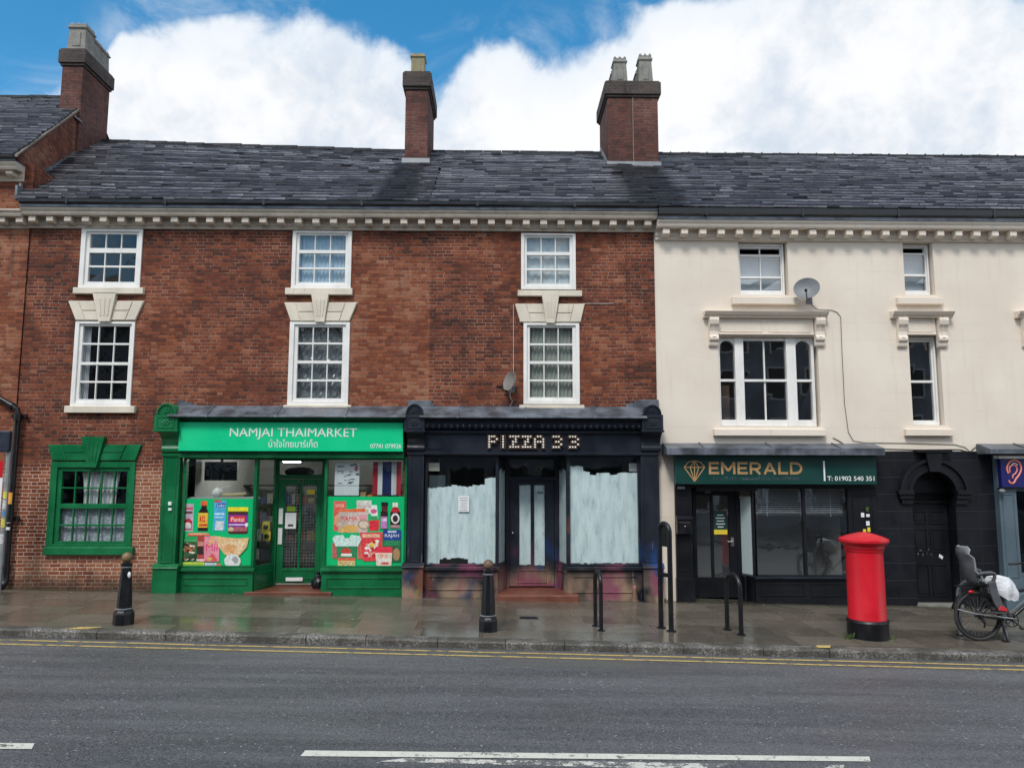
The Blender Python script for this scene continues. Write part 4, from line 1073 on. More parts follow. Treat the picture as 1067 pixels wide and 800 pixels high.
def splay(front, xa, xb, ya, yb, matf, matlow, zs, zh, glassm='glass_shop', name='return_window'):
    """The angled pane that leads from the bay to the recessed door."""
    d = Vector((xb-xa, yb-ya)); L = d.length; d /= L; nrm = Vector((-d.y, d.x))*.025
    def slab(mb, s0, s1, z0, z1, t=1.0):
        p0, p1 = Vector((xa, ya))+d*s0, Vector((xa, ya))+d*s1; k = nrm*t
        mb.plan([(p0.x-k.x, p0.y-k.y), (p1.x-k.x, p1.y-k.y), (p1.x+k.x, p1.y+k.y), (p0.x+k.x, p0.y+k.y)], z0, z1)
    mb = MB(); slab(mb, 0, .05, zs, zh); slab(mb, L-.05, L, zs, zh); slab(mb, .05, L-.05, zh-.05, zh); slab(mb, .05, L-.05, zs, zs+.05)
    w = mb.build(name, M[matf], front, bevel=.004)
    p0, p1 = Vector((xa, ya))+d*.05, Vector((xa, ya))+d*(L-.05)
    MB().poly([(p0.x, p0.y, zs+.05), (p1.x, p1.y, zs+.05), (p1.x, p1.y, zh-.05), (p0.x, p0.y, zh-.05)]).build('pane', M[glassm], w, recalc=False)
    mb = MB(); slab(mb, 0, L, -.3, zs-.001, 1.3); mid = (zs-.1)
    slab(mb, .08, L-.08, gz(xa)+.07, gz(xa)+.09, 1.9); slab(mb, .08, L-.08, zs-.10, zs-.08, 1.9)
    mb.build('stall_riser', M[matlow], w, bevel=.004)
    return w
bay(gs, xl0, xl1, 'green', 'green', True); bay(gs, xr0, xr1, 'green', 'green')
Yd = .58
dl0, dl1 = X(289, 550, Yd), X(334, 550, Yd)
splay(gs, xl1-.02, dl0-.06, -.02, Yd, 'green', 'green', zsill, zhead)
splay(gs, xr0+.02, dl1+.06, -.02, Yd, 'green', 'green', zsill, zhead)
MB().box(xl1-.03, xr0+.03, .0, Yd+.1, zhead-.002, zhead+.04).build('soffit', M['green'], gs)
mb = MB(); frame_rect(mb, dl0-.08, dl1+.08, gz(-4)-.02, zhead, .075, Yd-.03, Yd+.06, .01)
ztr = Z(497, 310, Yd); mb.box(dl0-.005, dl1+.005, Yd-.03, Yd+.06, ztr-.03, ztr+.05)
mb.build('door_frame', M['green'], gs, bevel=.004)
tp = MB().poly([(dl0, Yd+.02, ztr+.05), (dl1, Yd+.02, ztr+.05), (dl1, Yd+.02, zhead-.075), (dl0, Yd+.02, zhead-.075)]).build('transom_pane', M['glass_shop'], gs, recalc=False)
zd0 = gz(-4)+.10; zdt = ztr-.035
gxa, gxm0, gxm1, gxb = X(296, 550, Yd), X(311, 550, Yd), X(313.5, 550, Yd), X(329, 550, Yd)
zga, zgb = Z(591.5, 310, Yd), Z(505, 310, Yd)
mb = MB()
for q in ((dl0, gxa, zd0, zdt), (gxm0, gxm1, zga, zgb), (gxb, dl1, zd0, zdt), (gxa, gxb, zgb, zdt), (gxa, gxb, zd0, zga)): mb.box(q[0], q[1], Yd-.01, Yd+.035, q[2], q[3])
panelled(mb, gxa-.03, gxb+.03, zd0+.05, zga-.02, Yd-.01, .012, .02)
door = mb.build('door', M['green'], gs, bevel=.004)
MB().poly([(gxa, Yd+.012, zga), (gxb, Yd+.012, zga), (gxb, Yd+.012, zgb), (gxa, Yd+.012, zgb)]).build('pane', M['glass_shop'], door, recalc=False)
mb = MB()
n = 26
for i in range(1, n):
    z = zga+(zgb-zga)*i/n; mb.box(gxa, gxb, Yd+.024, Yd+.028, z-.003, z+.003)
for i in range(1, 11):
    x = gxa+(gxb-gxa)*i/11; mb.box(x-.003, x+.003, Yd+.029, Yd+.033, zga, zgb)
mb.build('security_mesh', M['steel'], door)
q = lambda x0, x1, y0, y1, Y: (X(x0, 550, Y), X(x1, 550, Y), Z(y1, 310, Y), Z(y0, 310, Y))
for (y0, y1) in ((529.5, 546), (550, 567)):
    a, b, c_, e = q(290, 294.3, y0, y1, Yd-.02); MB().box(a, b, Yd-.03, Yd-.012, c_, e).build('push_plate', M['white_print'], door, bevel=.003)
a, b, c_, e = q(300, 317.5, 601.3, 605, Yd); MB().box(a, b, Yd-.035, Yd-.012, c_, e).build('letter_flap', M['white_print'], door, bevel=.003)
text_mb('12', *q(309, 315.5, 499.6, 503.4, Yd-.03), Yd-.012, .004).build('house_number', M['pot_stone'], door)
# paper notices on the door glass
def notice(px, Y, name, label, mat, lines=0, cat='notice', linemat='cable_dark', off=.006):
    a, b, c_, e = X(px[0], (px[1]+px[3])/2, Y), X(px[2], (px[1]+px[3])/2, Y), Z(px[3], (px[0]+px[2])/2, Y), Z(px[1], (px[0]+px[2])/2, Y)
    t = thing(name, ((a+b)/2, Y, c_), label, cat)
    MB().box(a, b, Y-off, Y-off+.0015, c_, e).build('sheet', M[mat] if isinstance(mat, str) else mat, t)
    if lines:
        mb = MB(); rnd = random.Random(int(px[0]))
        for i in range(lines):
            z = e-(e-c_)*(.12+.76*i/max(1, lines-1 or 1)); w = (b-a)*rnd.uniform(.45, .8)
            mb.box((a+b)/2-w/2, (a+b)/2+w/2, Y-off-.0012, Y-off-.0002, z-(e-c_)*.014, z+(e-c_)*.014)
        mb.build('print', M[linemat], t)
    return t, (a, b, c_, e)
lime = plain('lime green sticker', (.25, .42, .02), .4); yel = plain('yellow sticker', (.80, .62, .05), .4)
notice((299, 527.5, 308, 532.5), Yd, 'sticker', 'lime green sticker above the white notice on the green shop door', lime)
notice((297.2, 534, 308.5, 550.5), Yd, 'notice', 'white paper notice taped inside the glazing of the green shop door', 'paper')
t, r_ = notice((303-3, 546, 305.5, 548.2), Yd-.0045, 'sticker', 'small dark printed square at the foot of the white door notice', 'cable_dark')
notice((320, 510, 328, 515), Yd, 'sticker', 'tilted yellow sticker near the top of the green shop door', yel)
MB().box(dl0-.35, xr0+.2, -.16, Yd+.2, -.3, gz(-4)+.045).build('step', M['terracotta'], gs, bevel=.008)
# oval panel in the transom light
def oval(parent_label, px, Y, mat, rimmat, name='oval_sign'):
    cx, cz = X(px[0], px[1], Y), Z(px[1], px[0], Y); rx = px[2]/795*15; rz = px[3]/795*15
    t = thing(name, (cx, Y, cz-rz), parent_label, 'sign')
    pts = [(cx+rx*math.cos(2*math.pi*k/28), cz+rz*math.sin(2*math.pi*k/28)) for k in range(28)]
    MB().prism(pts, Y, Y+.012).build('panel', M[mat], t)
    mb = MB()
    for k in range(28):
        a, b = pts[k], pts[(k+1) % 28]; f = .86
        mb.prism([a, b, (cx+(b[0]-cx)*f, cz+(b[1]-cz)*f), (cx+(a[0]-cx)*f, cz+(a[1]-cz)*f)], Y-.008, Y)
    mb.build('rim', M[rimmat], t)
oval('dark oval sign hanging in the transom window over the green shop door', (312, 491.5, 15, 5), Yd+.10, 'cable_dark', 'iron')
# tube lamp seen through the transom
tl = thing('tube_lamp', (X(300, 484, 1.2), 1.2, Z(482, 300, 1.2)), 'lit white fluorescent tube on the ceiling inside the green shop', 'ceiling lamp')
zz = Z(480.5, 303, 1.2); xa, xb = X(296, 480, 1.2), X(313, 480, 1.2)
MB().tube([(xa, 1.2, zz), (at(312.5, 480, 2.5)[0], 2.5, zz+.0)], .02, 8).build('tube', plain('lit tube', (1, .98, .92), .4, emit=75.0), tl, smooth=True)
MB().box(xa-.05, xb+.05, 1.3, 1.36, zz+.03, zz+.08).build('batten', M['white_print'], tl)
# small fixings on the left pilaster
for (x, y, w, h) in ((177, 524.5, 3.4, 3.6), (177, 530.5, 3.4, 2.6)):
    a, b, c_, e = box_at(x-w/2, y-h/2, x+w/2, y+h/2, -.19); MB().box(a, b, -.20, -.168, c_, e).build('doorbell', M['white_print'], gs, bevel=.004)

# shop sign over the green shop
s = thing('shop_sign', (X(303, 470, -.26), -.26, zfb), 'bright green fascia sign with white Latin and Thai lettering over the green shop', 'shop sign')
a, b = X(186.5, 455, -.26), X(420, 455, -.26)
MB().box(a, b, -.27, -.165, zfb, zft).build('panel', M['sign_green'], s, bevel=.004)
tb = lambda x0, y0, x1, y1, Y=-.27: (at(x0, (y0+y1)/2, Y)[0], at(x1, (y0+y1)/2, Y)[0], at((x0+x1)/2, y1, Y)[1], at((x0+x1)/2, y0, Y)[1])
text_mb('NAMJAI THAIMARKET', *tb(239.5, 446, 372, 457.8), -.2705, .006, .0).build('lettering', M['white_print'], s)
text_mb('น้ำใจไทยมาร์เก็ต', *tb(280, 457.6, 331, 466), -.2705, .004, .0).build('lettering', M['white_print'], s)
text_mb('07741 079926', *tb(386, 462.4, 418, 467), -.2705, .004, .004).build('lettering', M['white_print'], s)

# printed window graphics
PC = {}
def pc(col):
    if col not in PC:
        m, t, p = newmat('print colour'); P = pos(t)
        a = t.noise(P, 22, 4, .6, .5); b = t.noise(P, 85, 3, .6)
        c = t.mix(t.ss(a, .32, .68), tuple(q*.78 for q in col), tuple(min(.9, q*1.15+.008) for q in col))
        c = t.mix(t.m('MULTIPLY', t.ss(b, .57, .78), .2), c, tuple(min(.9, q*1.1+.16) for q in col))
        c = t.mix(t.m('MULTIPLY', t.ss(b, .42, .28), .2), c, tuple(q*.3 for q in col))
        t.set(p.inputs['Base Color'], c); p.inputs['Roughness'].default_value = .3
        PC[col] = m
    return PC[col]
class Print:
    def __init__(s, parent, k, ox, oy, Y):
        s.p, s.k, s.ox, s.oy, s.Y = parent, k, ox, oy, Y; s.L = 0
    def xy(s, u, v): return at(s.ox+u/s.k, s.oy+v/s.k, s.Y)
    def item(s, name): s.name = name; s.root = None
    def poly(s, pts, col, name=None):
        s.L += 1; y = s.Y-.0003*s.L-.002
        w = [s.xy(u, v) for u, v in pts]
        o = MB().prism(w, y, y+.0002).build(name or (s.name if s.root is None else 'print'), pc(col), s.p if s.root is None else s.root)
        if s.root is None: s.root = o
        return s
    def rect(s, u0, v0, u1, v1, col, sk=0): return s.poly([(u0-sk, v1), (u1-sk, v1), (u1, v0), (u0, v0)], col)
    def ell(s, cx, cy, rx, ry, col, n=18, a0=0, a1=360):
        return s.poly([(cx+rx*math.cos(R(a0+(a1-a0)*k/n)), cy-ry*math.sin(R(a0+(a1-a0)*k/n))) for k in range(n+(0 if a1-a0 == 360 else 1))], col)
    def text(s, t, u0, v0, u1, v1, col, bold=.02):
        s.L += 1; y = s.Y-.0003*s.L-.002
        (xa, za), (xb, zb) = s.xy(u0, v1), s.xy(u1, v0)
        text_mb(t, xa, xb, za, zb, y+.0002, .0002, 0).build('lettering', plain('print ink', col, .3), s.root); return s
    def dots(s, u0, v0, u1, v1, cols, n, r, seed=1):
        rnd = random.Random(seed); s.L += 1
        per = {}
        for i in range(n):
            c = rnd.choice(cols); u, v = rnd.uniform(u0+r, u1-r), rnd.uniform(v0+r, v1-r)
            rr = r*rnd.uniform(.5, 1.1); per.setdefault(c, MB())
            y = s.Y-.0003*(s.L+i/n*5)-.002
            per[c].prism([s.xy(u+rr*math.cos(k*1.047+i), v+rr*.7*math.sin(k*1.047+i)) for k in range(5, -1, -1)], y, y+.0001)
        for c, m in per.items(): m.build('print', pc(c), s.root)
        s.L += 6
        return s
YV = Yg-.004
g1 = thing('window_graphic', (X(226), YV, Z(592, 226)), 'green window graphic printed with jar and noodle bowl in left bay of green shop', 'window graphic', 'printed food graphics in the green shop windows')
P_ = Print(g1, 8.89, 180, 510, YV)
P_.name = 'backing'; P_.root = None; P_.L = 0
w = [P_.xy(u, v) for u, v in ((78, 742), (722, 742), (722, 84), (92, 84))]
x0_, x1_ = xl0+.052, xl1-.052; zt_v, zb_v = P_.xy(400, 84)[1], zsill+.072
MB().box(x0_, x1_, YV-.001, YV, zb_v, zt_v).build('backing', M['vinyl_green'], g1)
P_.item('printed_packet'); P_.rect(98, 130, 195, 385, (.52,.42,.50), 8).rect(104, 165, 190, 185, (.55,.08,.12), 1).rect(104, 200, 185, 222, (.12,.05,.06), 1).poly([(95, 350), (180, 350), (180, 290), (150, 265), (110, 280)], (.45,.02,.04)).ell(140, 330, 34, 28, (.70,.62,.60)).rect(100, 362, 180, 372, (.35,.03,.05))
P_.item('printed_bottle'); P_.poly([(232, 383), (325, 383), (330, 205), (316, 172), (314, 145), (268, 145), (266, 172), (243, 200)], (.018,.008,.008)).rect(262, 105, 318, 148, (.75,.12,.03)).rect(239, 214, 328, 350, (.85,.50,.05), 5).rect(250, 245, 300, 300, (.62,.03,.01)).text('3H', 256, 250, 315, 295, (.85,.55,.1)).rect(245, 318, 322, 338, (.6,.05,.02), 2)
P_.item('printed_packet'); P_.rect(388, 100, 500, 380, (.09,.42,.72), 16).rect(386, 96, 455, 118, (.55,.08,.12)).rect(405, 125, 488, 162, (.02,.10,.42), 1).text('Lobo', 412, 130, 482, 158, (.8,.85,.9)).rect(390, 215, 480, 232, (.5,.75,.9), 1).rect(385, 250, 470, 262, (.5,.75,.9), 1).rect(400, 290, 476, 375, (.62,.70,.72), 8)
P_.item('printed_jar'); P_.poly([(512, 395), (530, 408), (680, 408), (696, 395), (698, 205), (515, 205)], (.075,.02,.018)).rect(515, 162, 700, 200, (.85,.72,.03)).rect(513, 232, 697, 345, (.20,.03,.30), 2).rect(528, 245, 672, 300, (.70,.04,.03)).text('Pantai', 540, 254, 662, 294, (.85,.85,.82)).rect(520, 318, 690, 330, (.75,.6,.75)).rect(516, 345, 692, 385, (.42,.12,.15), 2).ell(540, 365, 26, 20, (.62,.50,.32)).ell(685, 325, 16, 20, (.8,.75,.75))
P_.item('printed_packet'); P_.poly([(128, 430), (345, 425), (330, 400), (150, 398)], (.75,.16,.07)).rect(150, 404, 320, 414, (.8,.5,.35))
P_.item('printed_packet'); P_.rect(228, 430, 305, 662, (.42,.06,.05)).rect(232, 480, 300, 520, (.60,.26,.20)).rect(228, 525, 285, 600, (.035,.02,.02)).rect(220, 640, 290, 662, (.75,.55,.55))
P_.item('printed_packet'); P_.rect(84, 450, 226, 660, (.05,.12,.045), 5).rect(86, 455, 225, 480, (.05,.40,.12)).dots(84, 485, 220, 600, [(.75,.70,.62), (.25,.06,.03), (.02,.02,.015), (.6,.15,.05)], 34, 17, 3).poly([(78, 658), (220, 650), (222, 590), (80, 640)], (.02,.05,.02)).dots(90, 630, 215, 658, [(.7,.68,.6), (.5,.05,.04)], 10, 9, 5)
P_.item('printed_packet'); P_.rect(298, 430, 438, 665, (.78,.28,.36), 6).poly([(330, 520), (350, 440), (395, 440), (380, 520)], (.82,.42,.22)).text('Mii', 310, 500, 420, 565, (.72,.05,.22)).poly([(300, 660), (420, 660), (375, 585)], (.70,.10,.10)).ell(345, 640, 26, 16, (.75,.45,.15))
P_.item('printed_packet'); P_.rect(78, 670, 295, 728, (.62,.62,.06), 4).rect(95, 685, 280, 706, (.25,.45,.06)).rect(300, 676, 410, 728, (.62,.66,.70)).rect(310, 690, 400, 712, (.35,.42,.55)).ell(430, 705, 28, 24, (.55,.20,.08))
P_.item('printed_noodle_bowl'); P_.poly([(482, 600), (560, 625), (625, 605), (690, 530), (708, 445), (600, 450), (480, 440), (390, 425), (425, 520)], (.74,.50,.25)).poly([(500, 585), (620, 590), (680, 500), (640, 470), (520, 480), (455, 500)], (.80,.60,.36)).poly([(495, 575), (570, 590), (600, 520), (520, 500), (470, 520)], (.72,.38,.16)).ell(557, 660, 76, 66, (.72,.74,.73)).ell(580, 650, 30, 34, (.36,.37,.37)).ell(545, 680, 28, 24, (.80,.81,.80))
g2 = thing('window_graphic', (X(380), YV, Z(592, 380)), 'green window graphic printed with noodle packets and tubs in right bay of green shop', 'window graphic', 'printed food graphics in the green shop windows')
P_ = Print(g2, 6.155, 340, 470, YV)
zt_v = P_.xy(260, 290)[1]
MB().box(xr0+.052, xr1-.052, YV-.001, YV, zb_v, zt_v).build('backing', M['vinyl_green'], g2)
P_.item('printed_packet'); P_.rect(50, 320, 128, 510, (.70,.11,.09), 4).rect(55, 335, 115, 360, (.80,.30,.22)).ell(75, 445, 26, 40, (.72,.35,.18))
P_.item('printed_packet'); P_.rect(195, 315, 290, 400, (.66,.66,.58)).rect(200, 345, 285, 362, (.55,.5,.45))
P_.item('printed_packet'); P_.poly([(285, 440), (332, 432), (325, 345), (290, 345)], (.75,.78,.74)).ell(305, 385, 20, 15, (.65,.10,.25)).rect(285, 415, 330, 440, (.04,.32,.12)).poly([(275, 510), (335, 508), (338, 440), (272, 445)], (.72,.03,.05))
P_.item('printed_noodle_packet'); P_.rect(80, 372, 270, 522, (.52,.42,.36), 6).poly([(72, 388), (250, 388), (250, 366), (72, 376)], (.75,.14,.04)).rect(140, 392, 265, 515, (.60,.50,.46)).text('MAMA', 92, 418, 200, 446, (.72,.02,.02), .035).poly([(80, 518), (200, 520), (205, 480), (150, 470), (95, 485)], (.70,.42,.12)).ell(240, 470, 40, 32, (.42,.30,.22)).ell(240, 470, 30, 22, (.66,.56,.42)).rect(205, 405, 262, 440, (.72,.35,.36))
P_.item('printed_bottle'); P_.rect(348, 385, 395, 500, (.03,.012,.012)).rect(355, 350, 393, 385, (.10,.02,.02)).rect(353, 326, 396, 350, (.01,.01,.012)).rect(350, 418, 392, 496, (.50,.20,.48)).rect(355, 430, 388, 450, (.75,.55,.72))
P_.item('printed_bottle'); P_.poly([(410, 495), (472, 495), (475, 390), (458, 358), (428, 358), (411, 390)], (.03,.01,.012)).rect(426, 330, 460, 358, (.80,.72,.68)).poly([(411, 390), (475, 390), (460, 360), (427, 360)], (.50,.02,.04)).ell(443, 430, 28, 34, (.75,.72,.72)).ell(443, 432, 17, 22, (.04,.02,.02)).rect(413, 472, 472, 492, (.4,.25,.25))
P_.item('printed_packet'); P_.rect(40, 585, 68, 685, (.55,.12,.12)).rect(200, 585, 240, 690, (.62,.14,.10))
P_.item('printed_packet'); P_.rect(365, 505, 480, 712, (.02,.14,.06)).rect(365, 503, 480, 570, (.02,.06,.28)).text('RAJAH', 376, 530, 466, 556, (.8,.82,.85), .03).rect(370, 572, 475, 605, (.03,.25,.10)).ell(450, 660, 22, 40, (.42,.25,.12)).rect(395, 508, 450, 522, (.5,.6,.75))
P_.item('printed_packet'); P_.poly([(236, 703), (318, 703), (358, 655), (362, 518), (214, 522)], (.72,.06,.07)).dots(240, 560, 345, 690, [(.82,.78,.70), (.78,.55,.1), (.5,.02,.04), (.8,.3,.25)], 40, 16, 9).rect(230, 530, 345, 552, (.80,.45,.30))
P_.item('printed_tub'); P_.poly([(75, 737), (186, 737), (196, 600), (64, 600)], (.03,.24,.10)).poly([(40, 560), (60, 608), (205, 608), (228, 560), (215, 542), (160, 535), (148, 556), (120, 556), (108, 535), (55, 540)], (.58,.76,.70)).ell(128, 640, 30, 22, (.55,.06,.04)).rect(95, 655, 165, 672, (.8,.78,.7)).rect(74, 682, 188, 700, (.70,.12,.06)).poly([(76, 735), (186, 735), (188, 700), (74, 700)], (.66,.50,.22)).dots(80, 702, 182, 734, [(.30,.35,.08), (.75,.65,.4), (.5,.25,.08)], 22, 9, 12)
P_.item('printed_tub'); P_.poly([(322, 732), (418, 732), (424, 650), (315, 650)], (.76,.62,.50)).poly([(313, 650), (426, 650), (424, 612), (316, 612)], (.75,.04,.07)).text('Hot', 345, 655, 395, 680, (.65,.12,.06)).rect(330, 690, 412, 712, (.78,.72,.66)).rect(355, 710, 400, 724, (.65,.08,.06))
# ledge goods, screen, posters, flag behind the glass
def up_box(label, cat, name, px, Y, th, mat, parts=None):
    a, b, c_, e = X(px[0], (px[1]+px[3])/2, Y), X(px[2], (px[1]+px[3])/2, Y), Z(px[3], (px[0]+px[2])/2, Y), Z(px[1], (px[0]+px[2])/2, Y)
    return a, b, c_, e
a, b, c_, e = up_box('', '', '', (213, 481, 247, 500.5), .9, .05, '')
t = thing('wall_screen', ((a+b)/2, .9, c_), 'dark flat screen hanging high inside the left bay of the green shop', 'screen')
MB().box(a, b, .9, .95, c_, e).build('casing', M['iron'], t, bevel=.006); MB().box(a+.03, b-.03, .895, .8995, c_+.03, e-.03).build('screen', plain('dark blue screen', (.012,.018,.035), .25), t)
MB().box((a+b)/2-.02, (a+b)/2+.02, .93, .98, e, Z(466, 230, .9)).build('hanger', M['iron'], t)
zl = zt_v-.015
lb = MB(); lb.box(xl0+.06, xl1-.06, .05, .38, zl-.05, zl-.005); lb.box(xr0+.06, xr1-.06, .05, .38, zl-.05, zl-.005)
lb.build('window_shelf', M['interior_pale'], gs)
cx = X(226.5, 513, .2); t = thing('white_pot', (cx, .2, zl), 'round white lidded pot on the ledge above the left window graphic', 'pot')
MB().lathe([(.05, 0), (.085, .03), (.10, .08), (.085, .125), (.06, .135)], cx, .2, 18, zl).build('bowl', M['white'], t, smooth=True)
MB().lathe([(.064, .136), (.05, .16), (.015, .17), (.02, .19), (.008, .20)], cx, .2, 16, zl).build('lid', M['white'], t, smooth=True)
MB().tube([(cx+.05, .2, zl+.15), (cx+.14, .2, zl+.18), (cx+.22, .2, zl+.2)], .008, 6).build('handle', M['white'], t)
cx = X(245, 516, .2); t = thing('rolled_mat', (cx, .2, zl), 'pale tan roll of matting lying on the ledge beside the white pot', 'mat')
MB().tube([(cx-.28, .2, zl+.03), (cx-.1, .2, zl+.035), (cx+.1, .2, zl+.045), (cx+.2, .2, zl+.06)], [.02, .03, .032, .025], 10).build('roll', plain('tan matting', (.5,.4,.22), .8), t, smooth=True)
MB().tube([(cx-.05, .168, zl+.06), (cx-.05, .2, zl+.068), (cx-.05, .232, zl+.06)], .006, 6).build('tie', M['brown_panel'], t)
# snack packets in the angled pane
for i, (px, py, w_, h_) in enumerate(((277, 549, .15, .22), (278, 558.5, .14, .18))):
    Y = .42; cx, cz = X(px, py, Y), Z(py, px, Y)
    t = thing('snack_packet', (cx, Y, cz-h_/2), ('upper' if i == 0 else 'lower')+' yellow and black snack packet hanging behind the angled pane of the green shop', 'packet', 'yellow packets behind the angled pane')
    mb = MB(); n = 6
    vs = []; fs = []
    for sgn in (-1, 1):
        for r in range(n+1):
            for c in range(n+1):
                u, v = c/n-.5, r/n-.5; bl = (1-4*u*u)*(1-4*v*v)*.03
                vs.append((cx+u*w_, Y+sgn*bl, cz+v*h_))
    for s_ in (0, 1):
        for r in range(n):
            for c in range(n):
                o = s_*(n+1)**2+r*(n+1)+c; fs.append((o, o+1, o+n+2, o+n+1))
    mb.add(vs, fs); mb.build('pouch', yel, t, smooth=True)
    MB().ball((cx, Y-.018, cz), .05, 10, (1, .35, 1)).build('printed_patch', M['iron'], t, smooth=True)
# event poster, blank sheet, flag, cartons
Yp = .025
t, (a, b, c_, e) = notice((349, 481.5, 374.5, 505.5), Yp, 'poster', 'pale poster covered with dark drawn lettering in the right bay of the green shop', 'paper', 0, 'poster')
rnd = random.Random(3); mb = MB()
for i in range(26):
    x = rnd.uniform(a+.03, b-.06); z = rnd.uniform(c_+.03, e-.04); w_ = rnd.uniform(.02, .09); h_ = rnd.uniform(.006, .022)
    mb.prism([(x, z), (x+w_, z+rnd.uniform(-.01, .01)), (x+w_, z+h_), (x, z+h_)], Yp-.0075-.0001*i, Yp-.0070-.0001*i)
mb.build('print', plain('dark poster ink', (.06,.06,.09), .6), t)
mb = MB(); mb.ball((b-.06, Yp-.0068, e-.12), .045, 10, (.8, .03, 1.1)); mb.build('print', plain('red poster ink', (.55,.15,.22), .6), t)
notice((348.5, 506, 374, 516), Yp, 'notice', 'blank white sheet below the drawn poster in the right bay of the green shop', 'paper', 3, 'notice', 'paper')
a, b, c_, e = up_box('', '', '', (388.5, 481, 418, 515.5), .06, .05, '')
t = thing('flag', ((a+b)/2, .06, c_), 'red, white and blue striped flag hung upright inside the right bay of the green shop', 'flag')
st = [(0, .17, (.42,.015,.03)), (.17, .34, (.70,.70,.70)), (.34, .66, (.012,.02,.10)), (.66, .83, (.70,.70,.70)), (.83, 1, (.42,.015,.03))]
for u0, u1, col in st:
    mb = MB(); n = 5; vs = []; fs = []
    for i in range(n+1):
        u = u0+(u1-u0)*i/n; x = a+(b-a)*u
        for z in (c_, (c_+e)/2, e): vs.append((x, .06+.012*math.sin(u*19+z*2), z))
    for i in range(n):
        for k in range(2): o = i*3+k; fs.append((o, o+3, o+4, o+1))
    mb.add(vs, fs); mb.build('stripe', plain('flag cloth', col, .85), t, smooth=True)
for i, (px, col, nm, lab) in enumerate((((375, 511, 381.5, 516), (.42,.26,.12), 'carton', 'small tan carton on the ledge left of the striped flag'), ((383, 513.5, 388.5, 516), (.55,.16,.05), 'packet', 'low orange packet on the ledge between the tan carton and the flag'))):
    a, b, c_, e = up_box('', '', '', px, .12, .05, '')
    mb = MB(); mb.box(a, b, .08, .2, zl-.004, zl+(e-c_)); mb.box(a+(b-a)*.42, b-(b-a)*.42, .076, .204, zl-.004, zl+(e-c_)+.003)
    tag(mb.build(nm, plain('carton', col, .7), None, ((a+b)/2, .14, zl), bevel=.005), lab, nm)
# dark goods and shelving inside the shop
sh = thing('shop_shelving', (-4.2, 3.6, 0), 'dark shelving unit stocked with goods at the back of the green shop', 'shelving')
mb = MB()
for i in range(5): mb.box(-5.9, -2.2, 3.4, 3.8, .3+i*.42, .33+i*.42)
for x in (-5.9, -4.65, -3.4, -2.2): mb.box(x-.02, x+.02, 3.38, 3.8, 0, 2.1)
mb.build('rack', M['interior_dark'], sh)
rnd = random.Random(9); gm_ = {}
for i in range(4):
    x = -5.85
    while x < -2.3:
        w_ = rnd.uniform(.06, .16); col = rnd.choice([(.15,.04,.03), (.05,.05,.06), (.2,.16,.06), (.05,.1,.06), (.25,.25,.24), (.03,.05,.12)])
        gm_.setdefault(col, MB()).box(x, x+w_*.9, 3.42, 3.6, .331+i*.42, .331+i*.42+rnd.uniform(.12, .3)); x += w_
for col, m_ in gm_.items(): m_.build('stock', pc(col), sh)

# ------------------------------------------------------------------ navy pizza shop
ps = thing('shopfront', (.8, 0, gz(.8)), 'blue black painted shopfront with whitewashed windows and spray paint on its base', 'shopfront')
pilaster(ps, (424.5, 441), (421, 442.5), (419, 440.5), 420.5, 432, 450, 470.5, 590, 622.5, 'graffiti', 'graffiti')
pilaster(ps, (668.5, 687.5), (669, 691), (671, 692), 421.5, 432, 450, 471, 590.5, 626, 'graffiti', 'graffiti')
zs2, zh2 = Z(592, 555, -.1), Z(473.5, 555)
px0, px1 = X(441.5), X(668.5)
mb = MB(); mb.box(px0, px1, -.15, .05, zh2-.02, Z(436, 555, -.2)); mb.box(px0, px1, -.20, .05, zh2-.01, zh2+.04); mb.box(px0, px1, -.20, .05, Z(451.5, 555, -.2), Z(448.5, 555, -.2))
mb.box(px0, px1, -.34, .05, Z(438, 555, -.34), Z(434.5, 555, -.34))
a, b, c_, e = X(445, 463, -.17), X(459.5, 463, -.17), Z(468, 452, -.17), Z(459.5, 452, -.17); mb.box(a, b, -.165, -.149, c_, e)
fa = mb.build('fascia', M['navy'], ps, bevel=.005)
# scalloped cresting with studs
mb = MB(); sd = MB(); zA, zB = Z(439, 555, -.28), Z(446.5, 555, -.28)
n = 36; wq = (px1-px0)/n
for i in range(n):
    if i == 18: continue
    cx = px0+wq*(i+.5)
    pts = [(cx-wq*.5, zA), (cx-wq*.5, (zA+zB)/2)]+[(cx-wq*.5*math.cos(math.pi*k/8), (zA+zB)/2-(zA-zB)*.5*math.sin(math.pi*k/8)) for k in range(1, 8)]+[(cx+wq*.5, (zA+zB)/2), (cx+wq*.5, zA)]
    mb.prism(pts, -.28, -.26); sd.ball((cx, -.282, (zA+zB)/2-.012), .014, 8, (1, .6, 1))
mb.box(px0, px1, -.30, -.25, zA, Z(436, 555, -.3)); mb.box(px0, px1, -.255, -.14, zB+.02, zA)
cr = mb.build('cresting', M['navy'], ps); sd.build('stud', M['lead_pale'], cr, smooth=True)
lead_roof(ps, X(438, 430, -.2), X(672, 430, -.2), Z(425, 555, 0), Z(433.8, 555, -.42), -.42, .03, [(X(444, 425, 0), X(456, 425, 0), .10), (X(668, 425, 0), X(652, 425, 0), .16)])
mb = MB(); mb.box(X(425, 420, 0), X(450, 420, 0), -.06, 0, Z(428, 440, 0), Z(417.5, 440, 0)); mb.box(X(664, 420, 0), X(686, 420, 0), -.06, 0, Z(428, 675, 0), Z(416.5, 675, 0)); mb.build('lead_flashing', M['lead'], ps, bevel=.01)
pl0, pl1, pr0, pr1 = X(442), X(519), X(591), X(668)
zsill_, zhead_ = zsill, zhead
